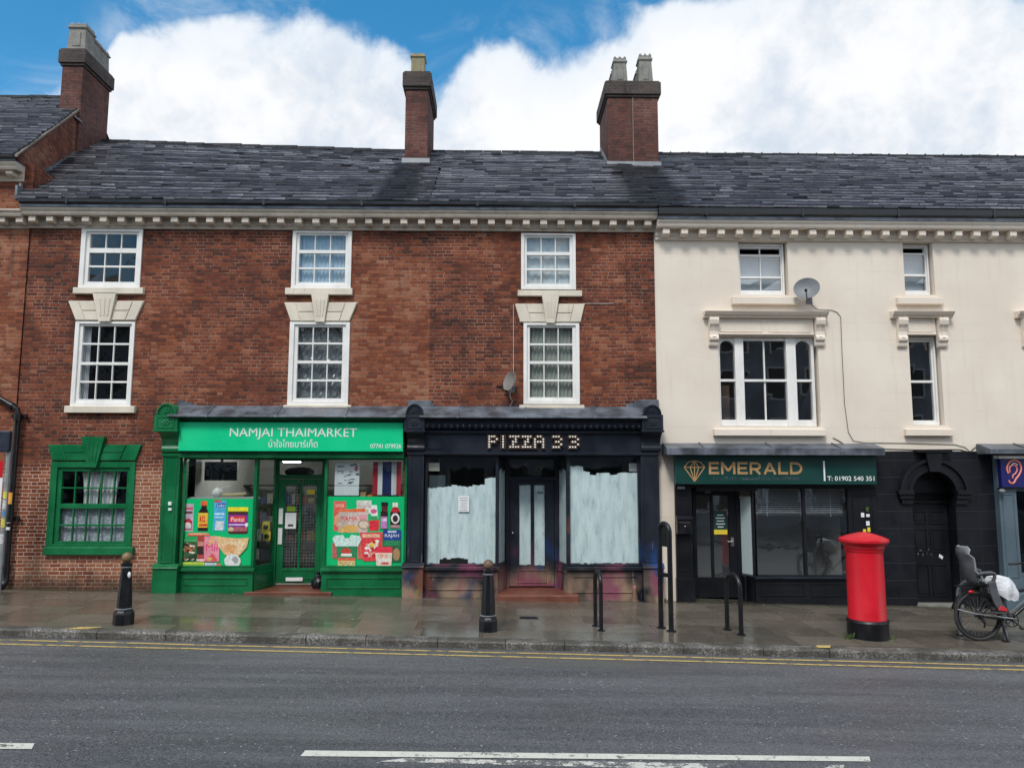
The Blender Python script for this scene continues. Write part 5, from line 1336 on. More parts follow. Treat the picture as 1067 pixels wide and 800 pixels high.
bay(ps, pl0, pl1, 'graffiti', 'graffiti', True, zs=zs2, zh=zh2); bay(ps, pr0, pr1, 'graffiti', 'graffiti', zs=zs2, zh=zh2)
qd0, qd1 = X(531, 550, Yd), X(577.5, 550, Yd)
splay(ps, pl1-.02, qd0-.07, -.02, Yd, 'graffiti', 'graffiti', zs2, zh2); splay(ps, pr0+.02, qd1+.07, -.02, Yd, 'graffiti', 'graffiti', zs2, zh2)
MB().box(pl1-.03, pr0+.03, .0, Yd+.1, zh2-.002, zh2+.04).build('soffit', M['navy'], ps)
mb = MB(); frame_rect(mb, qd0-.09, qd1+.09, gz(.6)-.02, zh2, .085, Yd-.03, Yd+.06, .01)
ztr = Z(499, 555, Yd); mb.box(qd0-.005, qd1+.005, Yd-.03, Yd+.06, ztr-.03, ztr+.05); mb.build('door_frame', M['graffiti'], ps, bevel=.004)
MB().poly([(qd0, Yd+.02, ztr+.05), (qd1, Yd+.02, ztr+.05), (qd1, Yd+.02, zh2-.085), (qd0, Yd+.02, zh2-.085)]).build('transom_pane', M['glass_shop'], ps, recalc=False)
oval('dark oval sign with a dull red rim in the transom over the navy shop door', (554, 488, 10, 5.5), Yd+.05, 'iron', 'brown_panel')
ga, gm0, gm1, gb = X(541, 550, Yd), X(553, 550, Yd), X(556.5, 550, Yd), X(567.5, 550, Yd); zga, zgb = Z(589, 555, Yd), Z(505, 555, Yd); zd0 = gz(.6)+.13; zdt = ztr-.035
mb = MB()
for q in ((qd0, ga, zd0, zdt), (gm0, gm1, zga, zgb), (gb, qd1, zd0, zdt), (ga, gb, zgb, zdt), (ga, gb, zd0, zga)): mb.box(q[0], q[1], Yd-.01, Yd+.035, q[2], q[3])
panelled(mb, ga-.06, gb+.06, zd0+.03, zga-.05, Yd-.01, .012, .03)
pd = mb.build('door', M['graffiti'], ps, bevel=.004)
MB().poly([(ga, Yd+.01, zga), (gb, Yd+.01, zga), (gb, Yd+.01, zgb), (ga, Yd+.01, zgb)]).build('pane', M['glass_shop'], pd, recalc=False)
MB().ball((qd0+.06, Yd-.03, Z(555, 535, Yd)), .022, 10).build('handle', M['steel'], pd, smooth=True)
MB().box(gb-.14, gb-.03, Yd-.013, Yd-.0, Z(513.5, 560, Yd), Z(512, 560, Yd)).build('letter_flap', M['lead_pale'], pd)
def wash(strips, Y, bottom, name, label, gap=None):
    """Whitewash brushed in overlapping vertical strokes with ragged ends."""
    mb = MB(); rnd = random.Random(int(strips[0][0]))
    for i, (x0, x1, yt) in enumerate(strips):
        n = max(1, int((x1-x0)/3.2)); w_ = (x1-x0)/n
        for k in range(n):
            a, b = X(x0+w_*k, 550, Y), X(x0+w_*(k+1), 550, Y)
            t = Z(yt+rnd.uniform(-.5, .5), 555, Y); z0 = bottom+rnd.uniform(0, .02)
            if gap and gap[0] < x0+w_*(k+.5) < gap[1]: z0 += rnd.uniform(.06, .12)
            s_ = rnd.uniform(-.008, .008)
            mb.poly([(a, Y, z0), (b, Y, z0), (b, Y, t+s_), (a, Y, t-s_)])
    return tag(mb.build(name, M['whitewash'], None, (X((strips[0][0]+strips[-1][1])/2, 550, Y), Y, bottom), recalc=False), label, 'whitewash', 'whitewash brushed inside the navy shop glazing')
Yw = .002
wash([(444, 455, 508.5), (455, 462, 507.5), (462, 470, 507), (470, 476, 505), (476, 484, 506.5), (484, 492, 507), (492, 500, 505.5), (500, 505, 504.5), (505, 517, 498)], Yw, zs2+.07, 'whitewash', 'pale blue whitewash with a stepped top edge on the left window of the navy shop', gap=(459, 489))
wash([(594, 600, 486), (600, 608, 485.5), (608, 615, 491), (615, 622, 494.5), (622, 628, 492.5), (628, 636, 492), (636, 644, 494.5), (644, 666, 492.3)], Yw, zs2+.07, 'whitewash', 'taller pale whitewash nearly filling the right window of the navy shop')
wash([(540.5, 553.3, 505)], Yd+.02, zga, 'whitewash', 'whitewash on the left glass strip of the navy shop door')
wash([(556, 568, 505)], Yd+.02, zga, 'whitewash', 'whitewash on the right glass strip of the navy shop door')
def wash_splay(xa, xb, ya, yb, label):
    d = Vector((xb-xa, yb-ya)); L = d.length; d /= L; nn = Vector((-d.y, d.x))
    if nn.y < 0: nn = -nn
    mb = MB(); k = 5
    for i in range(k):
        p0 = Vector((xa, ya))+d*(.055+(L-.11)*i/k)+nn*.012; p1 = Vector((xa, ya))+d*(.055+(L-.11)*(i+1)/k)+nn*.012; t = zh2-.32+.03*((i*7) % 3)
        mb.poly([(p0.x, p0.y, zs2+.06), (p1.x, p1.y, zs2+.06), (p1.x, p1.y, t), (p0.x, p0.y, t)])
    tag(mb.build('whitewash', M['whitewash'], None, (xa, ya, zs2), recalc=False), label, 'whitewash', 'whitewash brushed inside the navy shop glazing')
wash_splay(pl1-.02, qd0-.07, -.02, Yd, 'narrow whitewash on the angled pane left of the navy shop door')
wash_splay(pr0+.02, qd1+.07, -.02, Yd, 'narrow whitewash on the angled pane right of the navy shop door')
notice((477.5, 516.5, 489, 533), Yg, 'notice', 'white paper notice with small print on the left window of the navy shop', 'paper', 6, 'notice', 'lead')
notice((446.5, 482, 458, 490.5), Yg+.03, 'sticker', 'cream square sticker at the top left corner of the left navy shop window', plain('cream sticker', (.55,.52,.42), .6), off=.0)
notice((655.5, 482.5, 664, 491), Yg+.03, 'sticker', 'grey white square sticker at the top right corner of the right navy shop window', plain('grey sticker', (.5,.5,.5), .6), off=.0)
notice((447, 495, 464, 509), Yg+.034, 'notice', 'dark smoked sheet under the cream sticker in the left navy shop window', plain('smoked sheet', (.045,.06,.065), .5), off=.0)
MB().box(X(517.5, 620, -.35), X(603, 620, -.35), -.36, Yd+.2, -.3, gz(.6)+.105).build('step', M['terracotta'], ps, bevel=.012)
# illuminated-style bulb letters
sg = thing('letter_sign', (X(555, 468, -.2), -.2, Z(468, 555, -.2)), 'sign of dark metal letters studded with round white bulbs on the navy fascia', 'shop sign')
LET = [('P', 508.5, 519), ('I', 522, 526.5), ('Z', 530.5, 541.5), ('Z', 543.5, 554), ('A', 556, 567.5), ('3', 575.5, 586), ('3', 592.5, 603.5)]
DOT = {'P': ['1110', '1001', '1110', '1000', '1000'], 'I': ['1', '1', '1', '1', '1'], 'Z': ['1111', '0010', '0110', '0100', '1111'], 'A': ['0110', '1001', '1111', '1001', '1001'], '3': ['1110', '0001', '0110', '0001', '1110']}
zt, zb = Z(453.6, 555, -.19), Z(467.2, 555, -.19)
for ch, a, b in LET:
    xa, xb = X(a, 460, -.19), X(b, 460, -.19)
    rows = DOT[ch]; nc = len(rows[0]); cw_ = (xb-xa)/nc; rh = (zt-zb)/5
    lm = MB()
    for r, row in enumerate(rows):
        for c, v in enumerate(row):
            if v == '1': lm.box(xa+c*cw_-.012, xa+(c+1)*cw_+.012, -.20+.0004*((r+c) % 3), -.152, zt-(r+1)*rh-.010, zt-r*rh+.010)
    lo_ = lm.build('letter', M['rust'], sg)
    bm_ = MB(); pl_ = MB()
    for r, row in enumerate(rows):
        for c, v in enumerate(row):
            if v == '1':
                cx, cz = xa+(c+.5)*cw_, zt-(r+.5)*rh
                pl_.box(xa+c*cw_-.004, xa+(c+1)*cw_+.004, -.2035+.0004*((r+c) % 3), -.198, cz-rh*.5-.001, cz+rh*.5+.001)
                bm_.ball((cx, -.210, cz), .0205, 10)
    pl_.build('face', M['iron'], lo_); bm_.build('bulb', M['bulb'], lo_, smooth=True)

# ------------------------------------------------------------------ emerald shop
es = thing('shopfront', (5.2, 0, gz(5.2)), 'black timber shopfront with tinted windows under the dark emerald sign', 'shopfront')
zs3, zh3 = Z(601, 800, -.05), Z(507, 800, -.05)
ea, eb = X(704), X(914)
mb = MB(); mb.box(ea, X(721), -.08, .05, -.3, zh3); panelled(mb, ea, X(721), gz(3.5)+.5, zh3-.1, -.08, .012, .05); mb.box(ea-.01, X(722), -.11, .05, -.3, gz(3.4)+.42)
mb.build('pilaster', M['black_stone'], es, bevel=.005)
mb = MB(); mb.box(X(886), eb, -.06, .05, -.3, zh3); panelled(mb, X(886), eb, gz(6.5)+.1, zh3-.1, -.06, .012, .06); mb.build('pilaster', M['black_stone'], es, bevel=.005)
mb = MB(); mb.box(ea, eb, -.12, .05, zh3-.01, Z(470, 800, -.1)); mb.build('fascia', M['black_stone'], es)
lead_roof(es, X(692.5, 468, -.25), X(917, 468, -.25), Z(463.5, 800, 0), Z(466.5, 800, -.42), -.42, .13, mat='lead')
# door, slightly set back, with a narrow return light
Ye = .30
e0, e1 = X(722, 560, Ye), X(768, 560, Ye); zdt = Z(511, 745, Ye); zd0 = gz(4.1)+.03
la, lb_, lc, ld = X(726, 560, Ye), X(740.5, 560, Ye), X(743.5, 560, Ye), X(759.5, 560, Ye); za_, zb_ = Z(601, 745, Ye), Z(516, 745, Ye)
mb = MB()
for q in ((e0, la, zd0, zdt), (lb_, lc, za_, zb_), (ld, e1, zd0, zdt), (la, ld, zb_, zdt), (la, ld, zd0, za_)): mb.box(q[0], q[1], Ye-.02, Ye+.03, q[2], q[3])
ed = mb.build('door', M['black_stone'], es, bevel=.004)
MB().poly([(la, Ye+.005, za_), (ld, Ye+.005, za_), (ld, Ye+.005, zb_), (la, Ye+.005, zb_)]).build('pane', M['glass_dark'], ed, recalc=False)
hz = Z(563.5, 760, Ye); mb = MB(); mb.box(X(761, 560, Ye), X(764, 560, Ye), Ye-.035, Ye-.02, hz-.09, hz+.07); mb.tube([(X(762.5, 560, Ye), Ye-.03, hz), (X(762.5, 560, Ye), Ye-.07, hz), (X(757, 560, Ye), Ye-.07, hz-.005)], .010, 8); mb.build('handle', M['steel'], ed, smooth=True)
mb = MB(); mb.box(X(721.5, 560, Ye), X(788, 560, -.02)+.02, -.08, Ye+.05, zdt, zh3+.02); mb.build('soffit', M['black_stone'], es)
w0 = X(786, 560, -.03)
mb = MB(); mb.box(e1-.01, e1+.07, Ye-.04, Ye+.03, -.3, zh3); mb.box(w0-.03, w0+.03, -.06, .03, zs3, zh3); mb.box(e1+.03, e1+.06, .0, Ye, -.3, zs3); mb.build('door_frame', M['black_stone'], es, bevel=.004)
rp = thing('window_blind', (w0, .2, zs3), 'white roller sheet behind the narrow side pane beside the emerald shop door', 'blind')
xr_a, xr_b = X(771.5, 560, Ye-.06), w0-.02
mb = MB(); n = 6
for i in range(n):
    f0, f1 = i/n, (i+1)/n; p = lambda f: (xr_a+(xr_b-xr_a)*f, Ye-.03-(Ye-.02)*f+.03)
    (xa, ya), (xb, yb) = p(f0), p(f1); mb.poly([(xa, ya, zs3+.03), (xb, yb, zs3+.03), (xb, yb, zh3-.22), (xa, ya, zh3-.22)])
mb.build('sheet', M['blind'], rp, recalc=False)
(MB().tube([(xr_a, Ye, zh3-.2), (xr_b, .03, zh3-.2)], .02, 8)).build('roller', M['white'], rp)
MB().poly([(xr_a, Ye-.04, zs3+.02), (w0-.03, -.01, zs3+.02), (w0-.03, -.01, zh3-.02), (xr_a, Ye-.04, zh3-.02)]).build('return_window', M['glass_shop'], es, recalc=False)
splay_mb = MB(); splay_mb.plan([(e1+.04, Ye-.03), (w0, -.06), (w0, -.0), (e1+.06, Ye+.02)], -.3, zs3); splay_mb.build('stall_riser', M['black_stone'], es)
# large window
w1 = X(886.5, 560, -.03)
mb = MB(); frame_rect(mb, w0, w1, zs3, zh3, .035, -.06, .03)
wm = X(838.5, 560, -.03); mb.box(wm-.025, wm+.025, -.06, .03, zs3+.035, zh3-.035)
we = mb.build('window', M['black_stone'], es, bevel=.004)
MB().poly([(w0+.035, -.01, zs3+.035), (w1-.035, -.01, zs3+.035), (w1-.035, -.01, zh3-.035), (w0+.035, -.01, zh3-.035)]).build('pane', M['glass_dark'], we, recalc=False)
MB().prof([(-.14, zs3-.03), (-.14, zs3+.005), (.0, zs3+.02), (.03, zs3-.03)], w0-.04, w1).build('sill', M['navy'], we, bevel=.004)
mb = MB(); mb.box(w0-.02, w1, -.09, .05, -.3, zs3-.03); panelled(mb, w0, wm, gz(5)+.08, zs3-.05, -.09, .014, .06); panelled(mb, wm, w1, gz(5.5)+.08, zs3-.05, -.09, .014, .06); mb.build('stall_riser', M['black_stone'], es, bevel=.004)
vb = thing('window_blind', ((w0+w1)/2, .12, zh3-.35), 'grey slatted blind hanging behind the large emerald shop window', 'blind')
mb = MB(); z = zh3-.08
while z > zh3-.52: mb.prof([(.10, z-.010), (.13, z+.012), (.132, z+.009), (.102, z-.013)], w0+.06, w1-.06); z -= .040
while z > zh3-.56: mb.prof([(.10, z-.002), (.13, z+.001), (.13, z-.001), (.10, z-.004)], w0+.06, w1-.06); z -= .056
mb.build('slat', plain('grey blind slat', (.34,.37,.38), .5), vb)
mb = MB()
for x in (w0+.3, wm, w1-.3): mb.box(x-.004, x+.004, .098, .1, zh3-.56, zh3-.06)
mb.build('ladder_cord', M['blind'], vb)
room(es, X(722), w1, -.02, zh3, .40, 1.3, M['interior_pale'])
t, (a, b, c_, e) = notice((743.7, 532, 757.5, 556.5), Ye+.003, 'poster', 'green and yellow opening hours poster on the glass of the emerald shop door', 'emerald', 0, 'poster')
MB().box(a, b, Ye-.0048, Ye-.0034, c_, c_+(e-c_)*.2).build('yellow_band', yel, t)
mb = MB()
for i, w_ in enumerate((.12, .17, .14, .17, .11)): z = e-.08-i*.055; mb.box((a+b)/2-w_/2, (a+b)/2+w_/2, Ye-.0048, Ye-.0034, z-.008, z+.008)
mb.build('print', M['white_print'], t)
MB().box(X(734, 512, Ye), X(740, 512, Ye), Ye-.04, Ye-.0, zdt-.05, zdt-.005).build('door_closer', M['lead'], ed, bevel=.004)
s = thing('shop_sign', (X(808, 505, -.24), -.24, Z(505, 808, -.24)), 'dark emerald sign with a tan gem emblem and tan lettering over the black shop', 'shop sign')
a, b, c_, e = X(703.5, 489, -.24), X(913, 489, -.24), Z(504.5, 808, -.24), Z(474.5, 808, -.24)
MB().box(a, b, -.25, -.122, c_, e).build('panel', M['emerald'], s, bevel=.004)
tb2 = lambda x0, y0, x1, y1: tb(x0, y0, x1, y1, -.25)
def block_letters(word, x0, x1, z0, z1, Y, d, wt):
    mb = MB(); H = z1-z0; adv = {'E': .80, 'M': 1.12, 'R': .92, 'A': 1.0, 'L': .76, 'D': .98}
    tot = sum(adv[c] for c in word); gap = .16; tot += gap*(len(word)-1); k = (x1-x0)/tot; x = x0; n = 0
    for ch in word:
        W = adv[ch]*k; t = wt*H; B = lambda a, b, c, e: mb.box(x+a, x+b, Y-d, Y, z0+c, z0+e)
        def S(a, b):
            v = Vector((b[0]-a[0], b[1]-a[1])).normalized(); nx, nz = -v.y*t*.5, v.x*t*.5
            mb.prism([(x+a[0]-nx, z0+a[1]-nz), (x+b[0]-nx, z0+b[1]-nz), (x+b[0]+nx, z0+b[1]+nz), (x+a[0]+nx, z0+a[1]+nz)], Y-d-.0004*(len(mb.f) % 5+1), Y)
        def arc(cx, cz, rx, rz, a0, a1):
            for q in range(10):
                u, v = R(a0+(a1-a0)*q/10), R(a0+(a1-a0)*(q+1)/10); P = lambda f, r, s: (x+cx+r*math.cos(f), z0+cz+s*math.sin(f))
                mb.prism([P(u, rx-t, rz-t), P(v, rx-t, rz-t), P(v, rx, rz), P(u, rx, rz)], Y-d, Y)
        if ch in 'ELRD': B(0, t, 0, H)
        if ch == 'E': B(t, W, 0, t); B(t, W, H-t, H); B(t, W*.9, (H-t)/2, (H+t)/2)
        if ch == 'L': B(t, W, 0, t)
        if ch == 'M': B(0, t, 0, H); B(W-t, W, 0, H); S((t*.5, H-t*.3), (W/2, H*.28)); S((W-t*.5, H-t*.3), (W/2, H*.28))
        if ch == 'A': S((t*.45, 0), (W/2, H-t*.3)); S((W-t*.45, 0), (W/2, H-t*.3)); B(W*.22, W*.78, H*.22, H*.22+t*.9)
        if ch == 'R': B(t, W*.55, H-t, H); B(t, W*.55, H*.33, H*.33+t); r = (H-H*.33)/2; arc(W*.55, H-r, W*.42, r, 90, -90); S((W*.52, H*.38), (W*.88, 0))
        if ch == 'D': B(t, W*.45, 0, t); B(t, W*.45, H-t, H); arc(W*.45, H/2, W*.55, H/2, 90, -90)
        x += W+gap*k
    return mb
block_letters('EMERALD', *tb2(738.5, 481.3, 836, 494), -.2495, .007, .19).build('lettering', M['gold'], s)
text_mb('T: 01902 540 351', *tb2(862, 496.0, 911, 500.8), -.2505, .005, .008).build('lettering', M['white_print'], s)
u = tb2(858, 480, 859.6, 501); MB().box(u[0], u[1], -.256, -.249, u[2], u[3]).build('divider', M['white_print'], s)
# tagline of tiny letters, too worn to read
rnd = random.Random(2); mb = MB(); x = 741
while x < 832:
    w_ = rnd.uniform(.8, 1.5); u = tb2(x, 496.5, x+w_, 500)
    for k in range(2):
        zz = u[2]+(u[3]-u[2])*rnd.random(); mb.box(u[0], u[1], -.2535, -.2495, zz, zz+.008)
    mb.box(u[0], u[0]+.006, -.2530, -.2495, u[2], u[2]+(u[3]-u[2])*rnd.uniform(.3, 1)); x += w_+rnd.choice([.7, .7, .7, 1.6])
mb.build('tagline', M['lead'], s)
gp = lambda x, y: at(x, y, -.25)
nodes = {'a': (712.8, 486.5), 'b': (717.5, 481.2), 'c': (723.5, 480), 'd': (729.5, 481.2), 'e': (734.3, 486.5), 'f': (723.7, 501.5), 'g': (719, 486.8), 'h': (728, 486.8)}
mb = MB()
for p, q in ('ab', 'bc', 'cd', 'de', 'ef', 'fa', 'ag', 'gh', 'he', 'gc', 'ch', 'gf', 'hf', 'cf'):
    (xa, za), (xb, zb2) = gp(*nodes[p]), gp(*nodes[q]); v = Vector((xb-xa, zb2-za)).normalized(); nx, nz = -v.y*.009, v.x*.009
    mb.prism([(xa-nx, za-nz), (xb-nx, zb2-nz), (xb+nx, zb2+nz), (xa+nx, za+nz)], -.256-.0002*len(mb.f)/6, -.2495)
mb.build('gem_emblem', M['gold'], s)
lbx = thing('letter_box', (X(713), -.18, Z(556, 713)), 'black wall letter box with a curved lid on the pilaster by the emerald shop door', 'letter box')
a, b, c_, e = X(705, 545, -.15), X(721, 545, -.15), Z(556, 713, -.15), Z(537, 713, -.15)
MB().box(a, b, -.20, -.095, c_, e-.06).build('box', M['iron'], lbx, bevel=.006)
MB().prof([(-.09, e-.06), (-.215, e-.07), (-.21, e-.03), (-.16, e), (-.09, e+.005)], a-.008, b+.008).build('lid', M['iron'], lbx, bevel=.004)
MB().box(a+.04, b-.04, -.204, -.198, e-.13, e-.115).build('slot', M['cable_dark'], lbx); MB().ball(((a+b)/2, -.205, c_+.14), .012, 8).build('lock', M['steel'], lbx, smooth=True)
cm = thing('security_light', (X(708, 507, -.1), -.1, Z(508, 708, -.1)), 'small grey lamp fixed under the left end of the emerald sign', 'lamp')
MB().box(X(706, 508, -.15), X(713.5, 508, -.15), -.17, -.09, Z(509.5, 709, -.15), Z(506.5, 709, -.15)).build('housing', M['lead_pale'], cm, bevel=.008); MB().box(X(707.5, 508, -.15), X(709.5, 508, -.15), -.11, -.08, Z(506.5, 709, -.15), zh3+.02).build('bracket', M['lead'], cm)
# stickers on the black pilaster above the pillar box
for i, (x, y, w_, h_, m_, lab) in enumerate(((898.5, 536.3, 3.4, 4.6, 'white_print', 'white square sticker left of the column of stickers behind the pillar box'), (903.3, 530.5, 3.2, 4.6, 'moss', 'dull green sticker topmost on the black pilaster behind the pillar box'), (904, 536.8, 3.6, 3.0, 'paper', 'small pale sticker under the green one behind the pillar box'), (904, 545, 3.6, 4.6, 'white_print', 'white square sticker in the middle of the column behind the pillar box'), (905, 551.5, 3.0, 4.6, yel, 'yellow sticker lowest in the column behind the pillar box'), (900.5, 552.5, 3.0, 3.0, yel, 'low yellow sticker at the left just over the pillar box'))):
    a, b, c_, e = box_at(x-w_/2, y-h_/2, x+w_/2, y+h_/2, -.065)
    tag(MB().box(a, b, -.078-.0003*i, -.0765, c_, e).build('sticker', m_ if not isinstance(m_, str) else M[m_], None, ((a+b)/2, -.07, c_)), lab, 'sticker', 'stickers on the black pilaster')

# ------------------------------------------------------------------ grey blue shop at the right edge
rs = thing('shopfront', (11, 0, gz(11)), 'slate blue shopfront cut by the right edge of the picture', 'shopfront')
Xr = lambda px, py=560, Y=-.1: at(px, py, Y)[0]
zh4, zs4 = at(1060, 509, -.1)[1], at(1060, 600, -.1)[1]
ra, rb = Xr(1042), Xr(1060)
mb = MB(); mb.box(ra, rb, -.16, .05, -.4, zh4); panelled(mb, ra, rb, gz(9)+.5, zh4-.05, -.16, .012, .05); mb.box(ra-.015, rb+.015, -.19, .05, -.4, gz(9.3)+.35)
mb.build('pilaster', M['slate_blue'], rs, bevel=.005)
mb = MB(); frame_rect(mb, rb, 12.9, zs4, zh4, .05, -.07, .03); mb.box(10.9, 10.97, -.07, .03, zs4+.05, zh4-.05); w_ = mb.build('window', M['slate_blue'], rs, bevel=.004)
MB().poly([(rb+.05, -.02, zs4+.05), (12.85, -.02, zs4+.05), (12.85, -.02, zh4-.05), (rb+.05, -.02, zh4-.05)]).build('pane', M['glass_shop'], w_, recalc=False)
MB().box(rb, 12.9, -.10, .05, -.4, zs4).build('stall_riser', M['slate_blue'], rs); MB().box(ra, 13.1, -.14, .05, zh4, at(1060, 474, -.1)[1]).build('fascia', M['slate_blue'], rs)
lead_roof(rs, Xr(1027.5, 468, -.3), 13.2, at(1050, 464, 0)[1], at(1050, 467.5, -.42)[1], -.42, .09)
room(rs, rb, 12.9, -.1, zh4, .1, 3, plain('blue grey interior', (.05,.09,.14), .8))
s = thing('shop_sign', (Xr(1060), -.24, at(1060, 508, -.24)[1]), 'navy sign with a line drawn ear emblem at the right edge', 'shop sign')
sa, sb, sc_, se = at(1043, 492, -.24)[0], 13.0, at(1055, 507.5, -.24)[1], at(1055, 478, -.24)[1]
MB().box(sa, sb, -.25, -.142, sc_, se).build('panel', M['sign_navy'], s, bevel=.004)
MB().box(sa-.06, sb, -.30, -.142, se+.004, se+.06).build('top_trim', M['white'], s, bevel=.004)
ec = lambda u, v: at(900+u/4.323, 455+v/4.323, -.25)
def stroke(pts, r, mat, name):
    P3 = [(*ec(u, v),) for u, v in pts]
    # smooth the measured outline
    Q = []
    for i in range(len(P3)-1):
        p0, p1, p2, p3 = P3[max(i-1, 0)], P3[i], P3[i+1], P3[min(i+2, len(P3)-1)]
        for k in range(5):
            t = k/5; Q.append(tuple(.5*((2*p1[j])+(-p0[j]+p2[j])*t+(2*p0[j]-5*p1[j]+4*p2[j]-p3[j])*t*t+(-p0[j]+3*p1[j]-3*p2[j]+p3[j])*t**3) for j in (0, 1)))
    Q.append(P3[-1]); MB().tube([(x, -.255, z) for x, z in Q], r, 6).build(name, M[mat], s, smooth=True)
stroke([(650, 165), (644, 140), (655, 115), (678, 106), (700, 118), (708, 145), (698, 172), (684, 190), (676, 206), (660, 208), (652, 196)], .016, 'coral', 'ear_emblem')
stroke([(658, 160), (656, 140), (668, 128), (684, 132), (690, 148), (682, 165), (672, 172), (670, 186)], .012, 'coral', 'ear_emblem')
stroke([(663, 132), (676, 118), (692, 128)], .010, 'white_print', 'ear_emblem')
sl = thing('security_camera', (Xr(1043), -.2, at(1043, 513, -.2)[1]), 'small grey dome camera under the navy ear sign', 'camera')
cx, cz = at(1044, 511.5, -.24); MB().ball((cx, -.24, cz), .05, 12, (1.2, 1, .8)).build('dome', M['dish_grey'], sl, smooth=True); MB().box(cx-.03, cx+.03, -.24, -.155, cz+.03, cz+.06).build('bracket', M['iron'], sl)

# ------------------------------------------------------------------ curtains and what shows behind the upper windows
def curtain(name, x0, x1, z0, z1, Y, mat, label, cat='curtain', folds=8, amp=.02, gather=0.0, group=None, parts=True):
    t = thing(name, ((x0+x1)/2, Y, z0), label, cat, group)
    n = folds*6; m = 6; mb = MB(); vs = []; fs = []
    rnd = random.Random(int(abs(x0*100))); ph = rnd.uniform(0, 6)
    for i in range(n+1):
        u = i/n
        for k in range(m+1):
            v = k/m
            x = x0+(x1-x0)*u+gather*(v*v)*(u-.5)
            vs.append((x, Y+amp*math.sin(u*folds*2*math.pi+ph+.6*math.sin(v*3+u*5)), z0+(z1-z0)*v))
    for i in range(n):
        for k in range(m): o = i*(m+1)+k; fs.append((o, o+m+1, o+m+2, o+1))
    mb.add(vs, fs); mb.build('cloth', M[mat], t, smooth=True)
    MB().tube([(x0-.03, Y, z1+.012), (x1+.03, Y, z1+.012)], .011, 8).build('rod', M['wood'], t)
    return t
a, b, c_, e = gA2; curtain('curtain', a-.02, a+.10, c_-.05, e+.06, .13, 'curtain', 'narrow white curtain at the left of the lower window over the small green window', folds=3)
a, b, c_, e = gB1; curtain('net_curtain', a-.03, b+.03, c_-.05, e+.06, .13, 'curtain_blue', 'pale blue voile filling the top window above the green shop sign', 'net curtain', 12, .012)
a, b, c_, e = gC1; curtain('net_curtain', a-.03, b+.03, c_-.05, e+.06, .13, 'blind', 'grey white voile filling the top window above the pizza sign', 'net curtain', 6, .006)
a, b, c_, e = gC2; curtain('curtain', a-.03, b+.03, c_-.05, e+.06, .13, 'curtain_grey', 'grey green pleated curtain filling the lower window above the pizza sign', folds=11, amp=.014)
a, b, c_, e = gD1; curtain('net_curtain', a-.03, b+.03, c_-.05, c_+(e-c_)*.9, .28, 'blind', 'pale half blind in the top window beside the satellite dish on the cream house', 'net curtain', 4, .004)
a, b, c_, e = gE1; curtain('net_curtain', a-.03, b+.03, c_-.05, c_+(e-c_)*.88, .28, 'blind', 'pale blind in the narrow top window at the right of the cream house', 'net curtain', 3, .004)
# crumpled plastic behind the lower window over the green shop
a, b, c_, e = gB2; t = thing('plastic_sheet', ((a+b)/2, .12, c_), 'crumpled clear plastic sheet taped inside the lower window above the green shop', 'plastic sheet')
rnd = random.Random(6); mb = MB(); vs = []; fs = []; n, m = 22, 16
for i in range(n+1):
    for k in range(m+1):
        u, v = i/n, k/m; d = abs(((u*2.2+v*1.6) % .34)-.17)*.22+rnd.uniform(-.012, .012)
        vs.append((a-.02+(b-a+.04)*u, .13+d, c_-.03+(e-c_+.06)*v))
for i in range(n):
    for k in range(m): o = i*(m+1)+k; fs.append((o, o+m+1, o+m+2, o+1))
mb.add(vs, fs)
pm, tt, pp = newmat('clear crumpled plastic')
tt.set(pp.inputs['Base Color'], (.42, .45, .48)); pp.inputs['Roughness'].default_value = .16; pp.inputs['Alpha'].default_value = .5; pp.inputs['Specular IOR Level'].default_value = .9
mb.build('sheet', pm, t, recalc=False)
mb = MB()
for x in (a+.02, (a+b)/2, b-.06): mb.box(x, x+.06, .118, .121, e-.06, e+.02)
mb.build('tape', M['paper'], t)
# green window: two drapes above, patterned lace below
a, b, c_, e = gG; zm = at(95, 527, .1)[1]
curtain('curtain', a+(b-a)*.30, a+(b-a)*.52, zm-.02, e+.05, .13, 'curtain', 'left white gathered drape in the top half of the small green window', folds=4, amp=.02, gather=.12)
curtain('curtain', a+(b-a)*.58, a+(b-a)*.80, zm-.02, e+.05, .13, 'curtain', 'right white gathered drape in the top half of the small green window', folds=4, amp=.02, gather=.12)
lm_, lt, lp = newmat('patterned lace'); Pp = pos(lt); vo = lt.n('ShaderNodeTexVoronoi'); vo.inputs['Scale'].default_value = 26; lt.set(vo.inputs['Vector'], Pp)
lt.set(lp.inputs['Base Color'], lt.mix(lt.ss(vo.outputs[0], .2, .55), (.62,.66,.72), (.34,.37,.43))); lp.inputs['Roughness'].default_value = .8
M['lace'] = lm_
curtain('net_curtain', a-.02, b+.02, c_-.03, zm+.01, .12, 'lace', 'grey white patterned lace in the lower half of the small green window', 'net curtain', 9, .006)
# a brown cupboard seen in the left light of the triple window
cb = thing('cupboard', (lights[0][0]+.15, .9, zb0-.1), 'brown cupboard behind the left light of the triple window on the cream house', 'cupboard')
MB().box(lights[0][0]-.05, lights[0][1]+.02, .55, .9, zb0-.15, zr0-.02).build('carcass', M['brown_panel'], cb, bevel=.01); MB().box(lights[0][0]+.1, lights[0][0]+.12, .535, .55, zb0+.15, zb0+.3).build('handle', M['steel'], cb)

